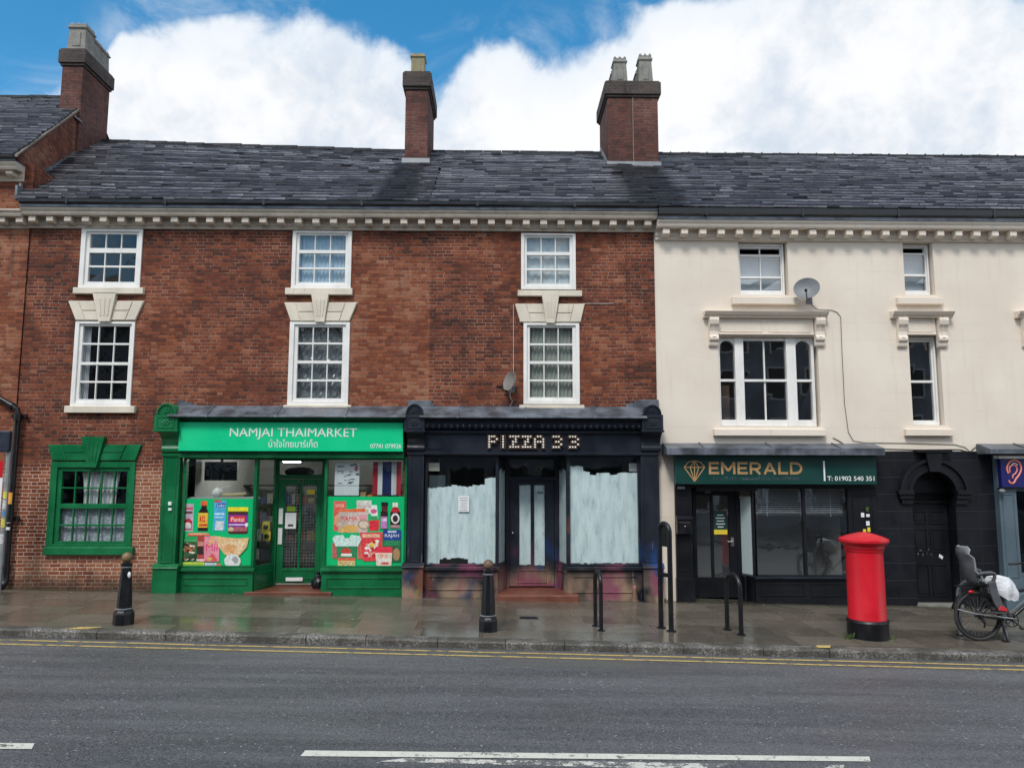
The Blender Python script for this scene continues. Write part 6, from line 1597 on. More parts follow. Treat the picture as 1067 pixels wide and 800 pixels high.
# ------------------------------------------------------------------ satellite dishes and cables
def dish(name, c, rx, rz, nrm, matd, label, wallpt, arm):
    t = thing(name, tuple(wallpt), label, 'satellite dish')
    n = Vector(nrm).normalized(); s_ = n.cross(Vector((0, 0, 1))).normalized(); u = s_.cross(n); c = Vector(c)
    mb = MB(); rings = 7; seg = 28; vs = []; fs = []
    for side, off in ((0, 0), (1, -.012)):
        for i in range(rings+1):
            r = i/rings
            for k in range(seg):
                a = 2*math.pi*k/seg; vs.append(c+s_*(rx*r*math.cos(a))+u*(rz*r*math.sin(a))+n*((r*r-1)*rx*.28+off))
    N = (rings+1)*seg
    for o in (0, N):
        for i in range(rings):
            for k in range(seg): fs.append((o+i*seg+k, o+i*seg+(k+1) % seg, o+(i+1)*seg+(k+1) % seg, o+(i+1)*seg+k))
    for k in range(seg): fs.append((rings*seg+k, rings*seg+(k+1) % seg, N+rings*seg+(k+1) % seg, N+rings*seg+k))
    mb.add(vs, fs); mb.build('reflector', M[matd], t, smooth=True)
    foc = c-u*rz*.95+n*rx*1.15
    MB().tube([c-u*rz*.98-n*.03, c-u*rz*1.02+n*rx*.4, foc], .011, 8).build('feed_arm', M['iron'], t)
    hb = MB(); hb.tube([foc+n*.02, foc-n*.07+u*.03], .028, 10); hb.tube([foc-n*.07+u*.03, foc-n*.10+u*.045], .02, 10); hb.build('receiver', M['iron'], t, smooth=True)
    back = c-n*(rx*.28+.02)
    wp = Vector(wallpt)
    MB().tube([back, back-n*.05, wp+Vector((0, -.05, .0)), wp], .018, 8).build('mast', M['dish_grey'], t)
    MB().box(wp.x-.06, wp.x+.06, -.012, .0, wp.z-.09, wp.z+.09).build('wall_plate', M['dish_grey'], t)
    return t
cx, cz = at(840.5, 300, -.32); wx, wz = at(843, 312, 0)
dish('satellite_dish', (cx, -.32, cz), .235, .215, (-.42, -.9, .28), 'dish_grey', 'dark grey satellite dish on the cream wall beside a top window', (wx, 0, wz), 1)
cx, cz = at(530.5, 397, -.22); wx, wz = at(533, 404, 0)
dish('satellite_dish', (cx, -.22, cz), .185, .19, (-.80, -.55, .22), 'dish_stone', 'small stone grey satellite dish on the brick wall beside a lower window', (wx, 0, wz), 1)
def cable(pts, r, mat, label, Y=-.012):
    Q = []
    P3 = [p if len(p) == 3 else (p[0], p[1], Y) for p in pts]
    w = [(at(x, y, yy)[0], yy, at(x, y, yy)[1]) for x, y, yy in P3]
    o = MB().tube(w, r, 6).build('cable', M[mat], None, w[-1], smooth=True)
    tag(o, label, 'cable')
cable([(846, 308), (846, 318), (852, 322.5), (866, 323), (872, 325), (876, 330), (877.5, 370), (880, 420), (884, 450), (889, 459), (900, 461), (940, 461.5), (995, 463), (1006, 466), (1010, 470)], .0055, 'cable_dark', 'thin dark cable running from the grey dish down the cream wall')
cable([(868, 456), (874, 459), (880, 463), (900, 467), (960, 468.5), (1000, 468), (1010, 471)], .007, 'cable_dark', 'dark cable drooping above the black stone at the emerald sign end')
cable([(1010, 471), (1016, 466), (1026, 463.5), (1045, 463.6), (1066, 466)], .007, 'cable_dark', 'dark cable looping over the slate blue shop roof')
cable([(535, 317), (535, 350), (535, 388)], .006, 'cable_pale', 'pale cable hanging straight down the brick to the small dish')
cable([(533, 405), (531, 412), (534, 418), (531, 424), (536, 428, -.06), (543, 432, -.3)], .007, 'cable_pale', 'pale twisted cable from the small dish to the lead roof')
cable([(608, 316.5), (620, 316.2), (630, 316.6), (640, 316)], .005, 'cable_pale', 'short pale wire fixed to the brick right of a keystone')

# ------------------------------------------------------------------ drainpipe and sign post on the left
dp = thing('drainpipe', (at(20, 430, -.1)[0], -.1, gz(-9)), 'black cast iron drainpipe with a sloping branch at the left edge', 'drainpipe')
xd = at(12, 520, -.10)[0]; zt = at(20, 432, -.1)[1]; zb = gz(-9)
mb = MB(); mb.tube([(xd, -.10, zb+.25), (xd, -.10, zt)], .052, 14)
for z in (zt-.05, zb+1.25, zb+.35): mb.tube([(xd, -.10, z-.06), (xd, -.10, z+.06)], .068, 14)
mb.build('pipe', M['iron'], dp, smooth=True)
mb = MB(); mb.tube([(xd, -.10, zt-.02), (xd-.02, -.10, zt+.10), (xd-.12, -.10, zt+.17), (xd-.9, -.10, zt+.60)], .048, 12); mb.tube([(xd-.10, -.10, zt+.155), (xd-.19, -.10, zt+.20)], .064, 12); mb.build('branch_pipe', M['iron'], dp, smooth=True)
mb = MB(); mb.tube([(xd, -.10, zb+.32), (xd, -.10, zb+.14), (xd-.01, -.16, zb+.05), (xd-.02, -.24, zb+.02)], [.055, .058, .06, .062], 12); mb.build('shoe', M['iron'], dp, smooth=True)
mb = MB()
for z in (zt-.02, zb+1.25): mb.box(xd-.14, xd+.14, -.075, -.03, z-.02, z+.02); mb.box(xd+.10, xd+.15, -.09, -.03, z-.03, z+.03)
mb.build('bracket', M['iron'], dp, bevel=.004)
for i, (y0, y1, m_, w_) in enumerate(((513, 525, plain('amber label', (.75,.35,.05), .5), .05), (537, 545, M['paper'], .045), (549, 552, M['paper'], .05))):
    a = at(11, y1, -.16)[1]; b = at(11, y0, -.16)[1]
    mb = MB()
    for k in range(5):
        t0, t1 = -math.pi/2-.7+1.4*k/5, -math.pi/2-.7+1.4*(k+1)/5; r = .054
        mb.poly([(xd+r*math.cos(t0), -.10+r*math.sin(t0), a), (xd+r*math.cos(t1), -.10+r*math.sin(t1), a), (xd+r*math.cos(t1), -.10+r*math.sin(t1), b), (xd+r*math.cos(t0), -.10+r*math.sin(t0), b)])
    mb.build('label_sticker', m_, dp, recalc=False)
Yp_ = -.75
xp = at(5.5, 520, Yp_)[0]; zg = gz(xp)
sp = thing('sign_post', (xp, Yp_, zg), 'grey sign post with stickers, dark box and red plate at the left edge', 'sign post')
zt2 = at(8, 452, Yp_)[1]
MB().tube([(xp, Yp_, zg-.1), (xp, Yp_, zt2)], .038, 14).build('pole', M['dish_grey'] if False else paint('galvanised post', (.33,.35,.37), .45, .15, 8, .3, None, .08, metal=.4), sp, smooth=True)
a, b = xp-.22, at(13, 460, Yp_)[0]; c_, e = at(8, 471, Yp_)[1], at(8, 449, Yp_)[1]
MB().box(a, b, Yp_-.10, Yp_-.0, c_, e).build('control_box', M['slate_blue'] if False else paint('dark blue box', (.014,.022,.04), .4, .15, 6, .3), sp, bevel=.025, seg=3)
MB().box(xp-.30, at(4.5, 488, Yp_)[0], Yp_-.05, Yp_-.041, at(3, 497, Yp_)[1], at(3, 480, Yp_)[1]).build('red_plate', M['redpost'], sp)
MB().box(xp-.30, at(4.5, 500, Yp_)[0], Yp_-.05, Yp_-.042, at(3, 546, Yp_)[1], at(3, 498, Yp_)[1]).build('timetable_panel', M['paper'], sp)
for i, (y0, y1, col) in enumerate(((512, 519, (.75,.7,.1)), (521, 530, (.6,.62,.65)), (532, 537, (.1,.3,.5)), (540, 549, (.7,.65,.1)), (556, 566, (.6,.6,.62)))):
    za, zb_ = at(6, y1, Yp_)[1], at(6, y0, Yp_)[1]; mb = MB()
    for k in range(5):
        t0, t1 = -math.pi/2-.5+1.6*k/5, -math.pi/2-.5+1.6*(k+1)/5; r = .0395
        mb.poly([(xp+r*math.cos(t0), Yp_+r*math.sin(t0), za), (xp+r*math.cos(t1), Yp_+r*math.sin(t1), za), (xp+r*math.cos(t1), Yp_+r*math.sin(t1), zb_), (xp+r*math.cos(t0), Yp_+r*math.sin(t0), zb_)])
    mb.build('sticker', pc(col), sp, recalc=False)

# ------------------------------------------------------------------ bollards
def bollard(px, pyb, pyt, label, ballmat, blob):
    x, y = ground_at(px, pyb); z0 = gz(x); H = at(px, pyt, y)[1]-z0
    t = thing('bollard', (x, y, z0), label, 'bollard', 'cast iron bollards along the kerb')
    k = H/1.10
    MB().lathe([(.142, -.05), (.142, .15), (.132, .175), (.112, .20), (.108, .215)], x, y, 8, z0, R(22.5)).build('base', M['iron'], t, bevel=.008)
    MB().lathe([(.110, .212), (.117, .216), (.117, .226), (.108, .230)], x, y, 24, z0).build('base_ring', M['lead_pale'], t, smooth=True)
    MB().lathe([(.104, .23), (.098, .40), (.071, .86*k), (.070, .87*k)], x, y, 10, z0).build('shaft', M['iron'], t)
    MB().lathe([(.070, .868*k), (.080, .872*k), (.080, .884*k), (.070, .888*k)], x, y, 24, z0).build('neck_ring', M['lead_pale'], t, smooth=True)
    MB().lathe([(.070, .885*k), (.072, .905*k), (.080, .915*k), (.080, .935*k), (.045, .945*k), (.04, .965*k)], x, y, 24, z0).build('neck', M['iron'], t, smooth=True)
    MB().ball((x, y, z0+1.025*k), .075, 20).build('ball', M[ballmat], t, smooth=True)
    if blob: MB().ball((x+.065, y-.045, z0+.76*k), .042, 10, (.6, .5, 1.1)).build('white_patch', M['white_print'], t, smooth=True)
M['ball_gold'] = paint('worn gilt paint', (.20,.13,.06), .5, .25, 8, .5, (.08,.06,.04), .15)
M['ball_brown'] = paint('dull copper paint', (.15,.09,.06), .5, .25, 8, .5, (.06,.04,.03), .15)
bollard(128.5, 650, 575.5, 'black bollard with a worn gilt ball and a white patch near the small green window', 'ball_gold', True)
bollard(508.5, 657, 583, 'black bollard with a dull copper ball in front of the navy shop', 'ball_brown', False)

# ------------------------------------------------------------------ hoops
def hoop(pa, pb, ytop, r, label, rail=None, plate=False, name='cycle_stand', cat='cycle stand', group='cycle stands on the pavement', mat='iron'):
    (xa, ya), (xb, yb) = ground_at(*pa), ground_at(*pb)
    zt = at(pb[0], ytop, yb)[1]; d = Vector((xb-xa, yb-ya)); L = d.length; d /= L
    t = thing(name, ((xa+xb)/2, (ya+yb)/2, gz(xa)), label, cat, group)
    rr = min(L*.5, .24); P3 = [(xa, ya, gz(xa)-.1), (xa, ya, zt-rr)]
    for k in range(1, 9): a = math.pi-math.pi/2*k/8; P3.append((xa+d.x*(rr+rr*math.cos(a)), ya+d.y*(rr+rr*math.cos(a)), zt-rr+rr*math.sin(a)))
    for k in range(0, 9): a = math.pi/2-math.pi/2*k/8; P3.append((xa+d.x*(L-rr+rr*math.cos(a)), ya+d.y*(L-rr+rr*math.cos(a)), zt-rr+rr*math.sin(a)))
    P3.append((xb, yb, gz(xb)-.1))
    o = MB().tube(P3, r, 12).build('frame_tube', M[mat], t, smooth=True)
    for (x, y) in ((xa, ya), (xb, yb)): MB().lathe([(r*1.9, -.03), (r*1.9, .012), (r*1.2, .02)], x, y, 16, gz(x)).build('base_collar', M['iron'], t, smooth=True)
    if rail:
        z = gz(xa)+rail; MB().tube([(xa, ya, z), (xb, yb, z-.0)], r*.8, 10).build('cross_rail', M['iron'], t, smooth=True)
    if plate:
        arc = []; q = lambda s, z: (xa+d.x*s, ya+d.y*s, z)
        n = 12; z1 = zt-.34
        pts = [(r*.6, z1), (L-r*.6, z1), (L-r*.6, zt-rr)]+[(L-rr+(rr-r*.6)*math.cos(math.pi/2*k/8), zt-rr+(rr-r*.6)*math.sin(math.pi/2*k/8)) for k in range(1, 9)]+[(rr+(rr-r*.6)*math.cos(math.pi/2+math.pi/2*k/8), zt-rr+(rr-r*.6)*math.sin(math.pi/2+math.pi/2*k/8)) for k in range(0, 9)]
        nn = Vector((-d.y, d.x))*.008; m_ = len(pts)
        vs = [(q(s, z)[0]-nn.x, q(s, z)[1]-nn.y, z) for s, z in pts]+[(q(s, z)[0]+nn.x, q(s, z)[1]+nn.y, z) for s, z in pts]
        MB().add(vs, [list(range(m_)), list(range(2*m_-1, m_-1, -1))]+[(i, i+m_, (i+1) % m_+m_, (i+1) % m_) for i in range(m_)]).build('tapping_plate', M['iron'], t)
hoop((620.5, 652), (626.5, 657), 597, .030, 'low black steel hoop standing in front of the right navy shop window')
hoop((689, 654), (699.5, 657.5), 546, .038, 'tall black steel hoop with a cross rail and solid top by the end pilaster', rail=.80, plate=True)
hoop((758, 656), (772.5, 661.5), 600, .034, 'low black steel hoop standing in front of the emerald shop door')
hoop((1001, 662), (1048, 668), 606, .030, 'grey steel hoop that the bicycle with the child seat is parked against', mat='dish_grey')

# ------------------------------------------------------------------ pillar box
x, y = ground_at(906.5, 664.5); y += .05; z0 = gz(x)
H = at(902, 554, y)[1]-z0
pb = thing('pillar_box', (x, y, z0), 'red pillar box with a black plinth standing on the pavement', 'pillar box')
rb_ = .264; zk = at(905, 648, y-.28)[1]-z0; zc = at(903, 569, y-.28)[1]-z0
MB().lathe([(rb_+.02, -.05), (rb_+.02, zk-.05), (rb_+.028, zk-.035), (rb_+.02, zk-.012), (rb_+.005, zk)], x, y, 48, z0).build('plinth', M['iron'], pb, smooth=True)
MB().lathe([(rb_, zk-.01), (rb_, zk+.02), (rb_-.004, zk+.03), (rb_-.006, zc-.10), (rb_+.004, zc-.09), (rb_+.008, zc-.055), (rb_+.020, zc-.045), (rb_+.020, zc)], x, y, 48, z0).build('body', M['redpost'], pb, smooth=True)
MB().lathe([(rb_+.018, zc-.002), (rb_+.045, zc+.008), (rb_+.06, zc+.03), (rb_+.082, zc+.042), (rb_+.086, zc+.065), (rb_+.080, zc+.085), (rb_+.05, zc+.10), (rb_-.02, zc+.13), (rb_*.6, H-.03), (rb_*.3, H-.006), (.02, H)], x, y, 48, z0).build('cap', M['redpost'], pb, smooth=True)
mb = MB(); rnd = random.Random(4)
# ------------------------------------------------------------------ small things on the pavement
cx, cy = ground_at(661.5, 626.5); t = thing('small_cone', (cx, cy, gz(cx)), 'small pinkish cone standing against the foot of the right navy shop riser', 'cone')
MB().lathe([(.085, 0), (.085, .015), (.062, .02), (.030, .20), (.028, .21)], cx, cy, 16, gz(cx)).build('body', M['ball_brown'], t, smooth=True); MB().lathe([(.028, .205), (.034, .22), (.030, .27), (.010, .285)], cx, cy, 14, gz(cx)).build('tip', paint('dusty pink', (.35,.16,.17), .6, .2, 9, .3), t, smooth=True)
cx, cy = ground_at(551, 643.5); dv = thing('drain_cover', (cx, cy, gz(cx)), 'dark iron drain cover set into the pavement in front of the navy shop', 'drain cover')
MB().box(cx-.15, cx+.15, cy-.10, cy+.10, gz(cx)-.03, gz(cx)+.004).build('frame', M['iron'], dv, bevel=.004)
mb = MB()
for k in range(6): mb.box(cx-.12, cx+.12, cy-.08+.028*k, cy-.066+.028*k, gz(cx)+.003, gz(cx)+.010)
mb.build('grating', M['iron'], dv)
# black bag by the green shop door
cx, cy = X(331.5, 615, .3), .30; t = thing('rubbish_bag', (cx, cy, gz(cx)+.04), 'small knotted black bag on the step beside the green shop door', 'bag')
rnd = random.Random(8); mb = MB(); prof = [(.02, .0), (.10, .01), (.13, .08), (.12, .16), (.07, .22), (.03, .25)]
mb.lathe(prof, cx, cy, 14, gz(cx)+.045); mb.v = [(a+rnd.uniform(-.012, .012), b+rnd.uniform(-.012, .012), c) for a, b, c in mb.v]; mb.build('sack', M['iron'], t, smooth=True)
MB().lathe([(.03, .245), (.022, .26), (.05, .30), (.045, .32), (.01, .325)], cx, cy, 10, gz(cx)+.045).build('knot', M['iron'], t)
# weeds in joints: tiny tufts
def tuft(cx, cy, label, h=.07, n=16):
    mb = MB(); rnd = random.Random(int(abs(cx*1000)))
    for i in range(n):
        a = rnd.uniform(0, 6.28); l = rnd.uniform(.4, 1)*h; bx_, by = cx+rnd.uniform(-.06, .06), cy+rnd.uniform(-.02, .02)
        tx, ty = bx_+math.cos(a)*l*.6, by+math.sin(a)*l*.4; w = .007
        mb.add([(bx_-w, by, gz(bx_)), (bx_+w, by, gz(bx_)), (tx+w*.8, ty, gz(bx_)+l*.7), (tx, ty, gz(bx_)+l)], [(0, 1, 2), (0, 2, 3)])
    tag(mb.build('weed', M['moss'], None, (cx, cy, gz(cx)), recalc=False), label, 'weed', 'weeds in the pavement joints')
px_, py_ = ground_at(884.5, 665.5); tuft(px_, py_, 'green weed tuft at the left foot of the pillar box', .10, 26)
px_, py_ = ground_at(927, 666); tuft(px_, py_, 'green weed tuft at the right foot of the pillar box', .07, 18)
px_, py_ = ground_at(508, 658.5); tuft(px_, py_, 'yellowish weed tuft at the foot of the copper topped bollard', .06, 22)
px_, py_ = ground_at(695, 627); tuft(px_, py_, 'green weed tuft at the foot of the cream wall by the tall hoop', .08, 18)
lf = MB(); rnd = random.Random(21)
for i in range(150):
    u = rnd.random(); xx = rnd.uniform(-9, 9.5); yy = rnd.uniform(-.35, -.05) if u < .5 else rnd.uniform(kerb_y(xx)+.1, -.2)
    s_ = rnd.uniform(.008, .024); a = rnd.uniform(0, 3.14); z = gz(xx)+.005
    lf.poly([(xx+s_*math.cos(a+k*1.57)*(1 if k % 2 else .55), yy+s_*math.sin(a+k*1.57)*(1 if k % 2 else .55), z+rnd.uniform(0, .006)) for k in range(4)])
tag(lf.build('litter', plain('pale scraps and leaves', (.34,.30,.22), .8), recalc=False), 'pale scraps and dead leaves scattered over the wet pavement', None, None, 'stuff')

# ------------------------------------------------------------------ bicycle with a child seat
def bicycle():
    wx_, wy = ground_at(1021, 667.5); z0 = gz(wx_); wr = .355
    t = thing('bicycle', (wx_, wy, z0), 'black and silver bicycle with a rear carrier and kickstand at the right edge', 'bicycle')
    C = lambda x, y, z: (wx_+x, wy+y, z0+z)
    dark = M['iron']; silver = M['steel']
    rub = paint('dusty tyre', (.03,.03,.031), .7, .25, 10, .4)
    def wheel(cx, label=None):
        ring = lambda r: [C(cx+r*math.cos(2*math.pi*k/48), 0, wr+r*math.sin(2*math.pi*k/48)) for k in range(48)]
        w = MB().tube(ring(wr-.025), .026, 10, True).build('wheel', rub, t, smooth=True)
        MB().tube(ring(wr-.062), .013, 8, True).build('rim', M['iron'], w, smooth=True)
        mb = MB(); rnd = random.Random(2)
        for k in range(28):
            a = 2*math.pi*k/28; b = a+(.5 if k % 2 else -.5); s = .03 if k % 4 < 2 else -.03
            mb.tube([C(cx+.03*math.cos(b), s, wr+.03*math.sin(b)), C(cx+(wr-.065)*math.cos(a), 0, wr+(wr-.065)*math.sin(a))], .0016, 4)
        mb.build('spoke', M['dish_grey'], w)
        MB().tube([C(cx, -.06, wr), C(cx, .06, wr)], .028, 12).build('hub', M['iron'], w, smooth=True)
    wheel(0); wheel(1.12)
    bb = (.46, 0, .30); st = (.33, 0, .78); hd0 = (.98, 0, .72); hd1 = (.94, 0, .88)
    mb = MB()
    mb.tube([C(*bb), C(*st)], .019, 10); mb.tube([C(.355, 0, .66), C(.90, 0, .76), C(*hd1)], .022, 10); mb.tube([C(*bb), C(*hd0)], .024, 10); mb.tube([C(*hd0), C(*hd1)], .024, 10)
    for s in (-1, 1):
        mb.tube([C(0, s*.065, wr), C(.22, s*.05, .32), C(*bb)], .012, 8); mb.tube([C(0, s*.065, wr), C(.34, s*.03, .70)], .010, 8)
    mb.build('frame', dark, t, smooth=True)
    mb = MB(); mb.tube([C(.45, -.028, .40), C(.93, -.03, .78)], .008, 8); mb.tube([C(.42, -.03, .60), C(.9, -.03, .74)], .007, 8); mb.build('frame_stripe', M['lead_pale'], t, smooth=True)
    fk = MB()
    for s in (-1, 1): fk.tube([C(.985, s*.06, .70), C(1.04, s*.06, .52), C(1.12, s*.06, wr)], .013, 8)
    fk.tube([C(.985, -.06, .70), C(.985, .06, .70)], .018, 8); fk.build('fork', dark, t, smooth=True)
    hb = MB(); hb.tube([C(.94, 0, .88), C(.91, 0, 1.06)], .016, 8); hb.tube([C(.72, -.30, 1.06), C(.82, -.27, 1.07), C(.92, -.1, 1.09), C(.92, .1, 1.09), C(.82, .27, 1.07), C(.72, .30, 1.06)], .013, 8); h_ = hb.build('handlebar', dark, t, smooth=True)
    gr = MB(); gr.tube([C(.70, -.302, 1.058), C(.82, -.27, 1.07)], .019, 10); gr.tube([C(.70, .302, 1.058), C(.82, .27, 1.07)], .019, 10); gr.build('grip', rub, h_, smooth=True)
    MB().tube([C(.86, -.29, 1.03), C(.80, -.31, 1.02), C(.73, -.31, 1.0)], .007, 6).build('brake_lever', silver, h_, smooth=True)
    MB().tube([C(.80, -.26, 1.03), C(.86, -.24, .94), C(.95, -.05, .82)], .006, 6).build('brake_cable', plain('magenta cable', (.45,.03,.15), .4), h_, smooth=True)
    cr = MB(); ring = [C(.46+.09*math.cos(2*math.pi*k/24), -.055, .30+.09*math.sin(2*math.pi*k/24)) for k in range(24)]; cr.tube(ring, .007, 6, True)
    for k in range(5): a = k*1.2566; cr.tube([C(.46, -.055, .30), C(.46+.085*math.cos(a), -.055, .30+.085*math.sin(a))], .006, 5)
    cr.tube([C(.46, -.07, .30), C(.58, -.075, .20)], .011, 8); cr.tube([C(.46, -.07, .30), C(.46, .07, .30)], .014, 8); cr.tube([C(.46, .07, .30), C(.34, .075, .40)], .011, 8); ck = cr.build('crankset', dark, t, smooth=True)
    mb = MB(); mb.box(*sorted((C(.53, 0, 0)[0], C(.63, 0, 0)[0])), wy-.17, wy-.08, z0+.185, z0+.21); mb.box(C(.29, 0, 0)[0], C(.39, 0, 0)[0], wy+.08, wy+.17, z0+.39, z0+.415); mb.build('pedal', rub, ck, bevel=.004)
    ch = MB(); ch.tube([C(0, -.055, wr+.045), C(.46, -.055, .39)], .006, 5); ch.tube([C(0, -.055, wr-.04), C(.06, -.055, .24), C(.46, -.055, .21)], .006, 5); ch.build('chain', dark, t)
    dr = MB(); dr.tube([C(.0, -.07, wr), C(.05, -.075, .27), C(.03, -.075, .20)], .014, 8); dr.lathe([(.045, -.008), (.045, .008)], 0, 0, 14); 
    dr.v[-28:] = [C(a, -.06+c, wr+b) for a, b, c in dr.v[-28:]]; dr.build('derailleur', dark, t)
    # mudguard, carrier, stand
    mg = MB(); n = 18
    arcp = [(math.pi*.12+math.pi*.80*k/n) for k in range(n+1)]; vs = []; fs = []
    for a in arcp:
        for s in (-1, 0, 1): r = wr+.030+(0 if s else .012); vs.append(C(r*math.cos(a), s*.035, wr+r*math.sin(a)))
    for k in range(n):
        for j in range(2): o = k*3+j; fs.append((o, o+1, o+4, o+3))
    mg.add(vs, fs); mg.build('mudguard', M['iron'], t, smooth=True)
    ca = MB()
    for s in (-1, 1):
        ca.tube([C(-.28, s*.06, .775), C(.26, s*.06, .775), C(.33, s*.03, .74)], .008, 8); ca.tube([C(-.02, s*.065, wr), C(-.20, s*.06, .77)], .007, 6); ca.tube([C(.0, s*.065, wr), C(.06, s*.06, .77)], .007, 6)
    for x_ in (-.28, -.1, .1, .26): ca.tube([C(x_, -.06, .775), C(x_, .06, .775)], .007, 6)
    ca.build('carrier', dark, t, smooth=True)
    MB().tube([C(-.335, -.065, .46), C(-.1, -.075, .40), C(.46, -.08, .33)], .008, 6).build('tow_bar', M['steel'], t, smooth=True)
    rf = MB(); rf.ball(C(-.10, -.03, .70), .03, 10, (1.5, .7, .9)); rf.build('rear_light', plain('red reflector', (.55,.01,.015), .2), t, smooth=True)
    MB().tube([C(.30, -.05, .30), C(.34, -.10, .02)], .014, 8).build('kickstand', dark, t)
    sd = MB(); n = 14; vs = []; fs = []
    for i in range(n+1):
        u = i/n; w = .075*(1-u)**.8+.022
        for s, dz in ((-1, -.025), (-.6, .02), (0, .03), (.6, .02), (1, -.025)): vs.append(C(.20+u*.27, s*w, .885+dz-.01*math.sin(u*3)))
    for i in range(n):
        for j in range(4): o = i*5+j; fs.append((o, o+1, o+6, o+5))
    sd.add(vs, fs); sd.build('saddle', rub, t, smooth=True)
    MB().tube([C(.345, 0, .74), C(.315, 0, .86)], .014, 8).build('seat_post', silver, t, smooth=True)
    # child seat (bolted to the carrier, yet it lifts off)
    cs = thing('child_seat', C(-.06, 0, .78), 'grey plastic child seat with red foot straps on the bicycle carrier', 'child seat')
    gp = paint('grey seat plastic', (.075,.08,.09), .5, .15, 8, .3, None, .05)
    # shell: cross sections (x, z) of the middle line, half width and how far the sides wrap forward
    sec = [(.13, .80, .12, .02), (.04, .79, .15, .05), (-.05, .80, .165, .09), (-.12, .86, .165, .13), (-.15, .94, .165, .13), (-.17, 1.02, .15, .075), (-.19, 1.10, .15, .10), (-.215, 1.19, .15, .11), (-.235, 1.25, .14, .06), (-.245, 1.31, .13, .10), (-.23, 1.345, .10, .07)]
    vs = []; fs = []; m_ = 11
    for thick in (0, 1):
        for x_, z_, hw, wrp in sec:
            for j in range(m_):
                u = j/(m_-1)*2-1
                f = abs(u)**2.2*wrp
                dx = f if z_ > .84 else f*.15; dz = 0 if z_ > .84 else f*1.0
                vs.append(C(x_+dx-(.016 if thick else 0)*(1 if z_ > .84 else .2), u*hw, z_+dz-(.016 if thick and z_ <= .84 else 0)))
    N = len(sec)*m_
    for o0 in (0, N):
        for i in range(len(sec)-1):
            for j in range(m_-1): o = o0+i*m_+j; fs.append((o, o+1, o+m_+1, o+m_))
    edge = [j for j in range(m_)]+[i*m_+m_-1 for i in range(1, len(sec))]+[(len(sec)-1)*m_+j for j in range(m_-2, -1, -1)]+[i*m_ for i in range(len(sec)-2, 0, -1)]
    for a, b in zip(edge, edge[1:]+edge[:1]): fs.append((a, b, b+N, a+N))
    shm = MB().add(vs, fs).build('shell', gp, cs, smooth=True)
    rim = [vs[i*m_+(m_-1 if s_ else 0)] for s_ in (0, 1) for i in (range(2, len(sec)) if not s_ else range(len(sec)-1, 1, -1))]
    top = [vs[(len(sec)-1)*m_+j] for j in range(1, m_-1)]
    rim = [vs[i*m_] for i in range(2, len(sec))]+top+[vs[i*m_+m_-1] for i in range(len(sec)-1, 1, -1)]
    MB().tube(rim, .014, 8).build('rim', plain('light grey rim plastic', (.24,.25,.27), .45), shm, smooth=True)
    sl_ = MB()
    for i_, (x_, z_) in enumerate(((-.16, .95), (-.18, 1.11))):
        for s in (-1, 1): sl_.box(C(x_+.11, 0, 0)[0], C(x_+.125, 0, 0)[0], wy+s*.165-.006, wy+s*.165+.006, z0+z_-.03, z0+z_+.03)
    sl_.tube([C(-.16, -.06, 1.18), C(-.08, -.07, 1.05), C(.0, -.07, .86)], .012, 6); sl_.tube([C(-.16, .06, 1.18), C(-.08, .07, 1.05), C(.0, .07, .86)], .012, 6)
    sl_.build('harness', M['iron'], cs)
    for s in (-1, 1):
        MB().tube([C(-.09, s*.17, .97), C(.02, s*.175, .985), C(.12, s*.17, .99), C(.17, s*.165, .975), (C(.175, s*.165, .93)), C(.15, s*.16, .86), C(.13, s*.15, .80)], [.022, .024, .026, .026, .024, .024, .024], 10).build('armrest', gp, cs, smooth=True)
        lg = MB(); pts = [(.06, .86), (.17, .87), (.20, .70), (.27, .50), (.30, .44), (.20, .43), (.13, .55), (.08, .70)]
        y0_, y1_ = (wy+s*.20, wy+s*.165)
        lg.prism([(C(a, 0, 0)[0], z0+b) for a, b in pts], min(y0_, y1_), max(y0_, y1_)); lg.build('leg_guard', gp, cs, bevel=.012, seg=2)
        ft = MB(); ft.box(C(.12, 0, 0)[0], C(.30, 0, 0)[0], wy+s*.17-.05, wy+s*.17+.05, z0+.425, z0+.44); ft.build('footrest', gp, cs, bevel=.004)
        MB().prism([(C(.17, 0, 0)[0], z0+.47), (C(.30, 0, 0)[0], z0+.45), (C(.29, 0, 0)[0], z0+.50), (C(.20, 0, 0)[0], z0+.535)], wy+s*.20-.018, wy+s*.20+.018).build('foot_strap', plain('red strap', (.55,.03,.04), .5), cs, bevel=.004)
    pd = MB(); pd.ball(C(-.12, 0, 1.10), .12, 12, (.2, .85, 1.4)); pd.build('padding', plain('charcoal padding', (.03,.032,.036), .9), cs, smooth=True)
    MB().box(C(-.02, 0, 0)[0], C(.06, 0, 0)[0], wy-.04, wy+.04, z0+.77, z0+.80).build('mount', M['iron'], cs)
    # carrier bag pulled over the saddle
    bg = thing('plastic_bag', C(.32, 0, .70), 'white carrier bag pulled over the bicycle saddle', 'bag')
    rnd = random.Random(5); vs = []; fs = []; n, m2 = 20, 10
    for k in range(m2+1):
        v = k/m2; z_ = .935-.28*v if k else .935
        for j in range(n):
            a = 2*math.pi*j/n; r = (.10+.07*math.sin(v*2.2))*(0.12 if k == 0 else 1)*(1+.14*math.sin(a*5+v*4)+rnd.uniform(-.05, .05))
            x_ = .33+r*1.25*math.cos(a)+.04*v; y_ = r*.85*math.sin(a)
            zz = z_-.06*v*math.cos(a+.4)-(.04*rnd.random() if k == m2 else 0)
            vs.append(C(x_, y_, zz))
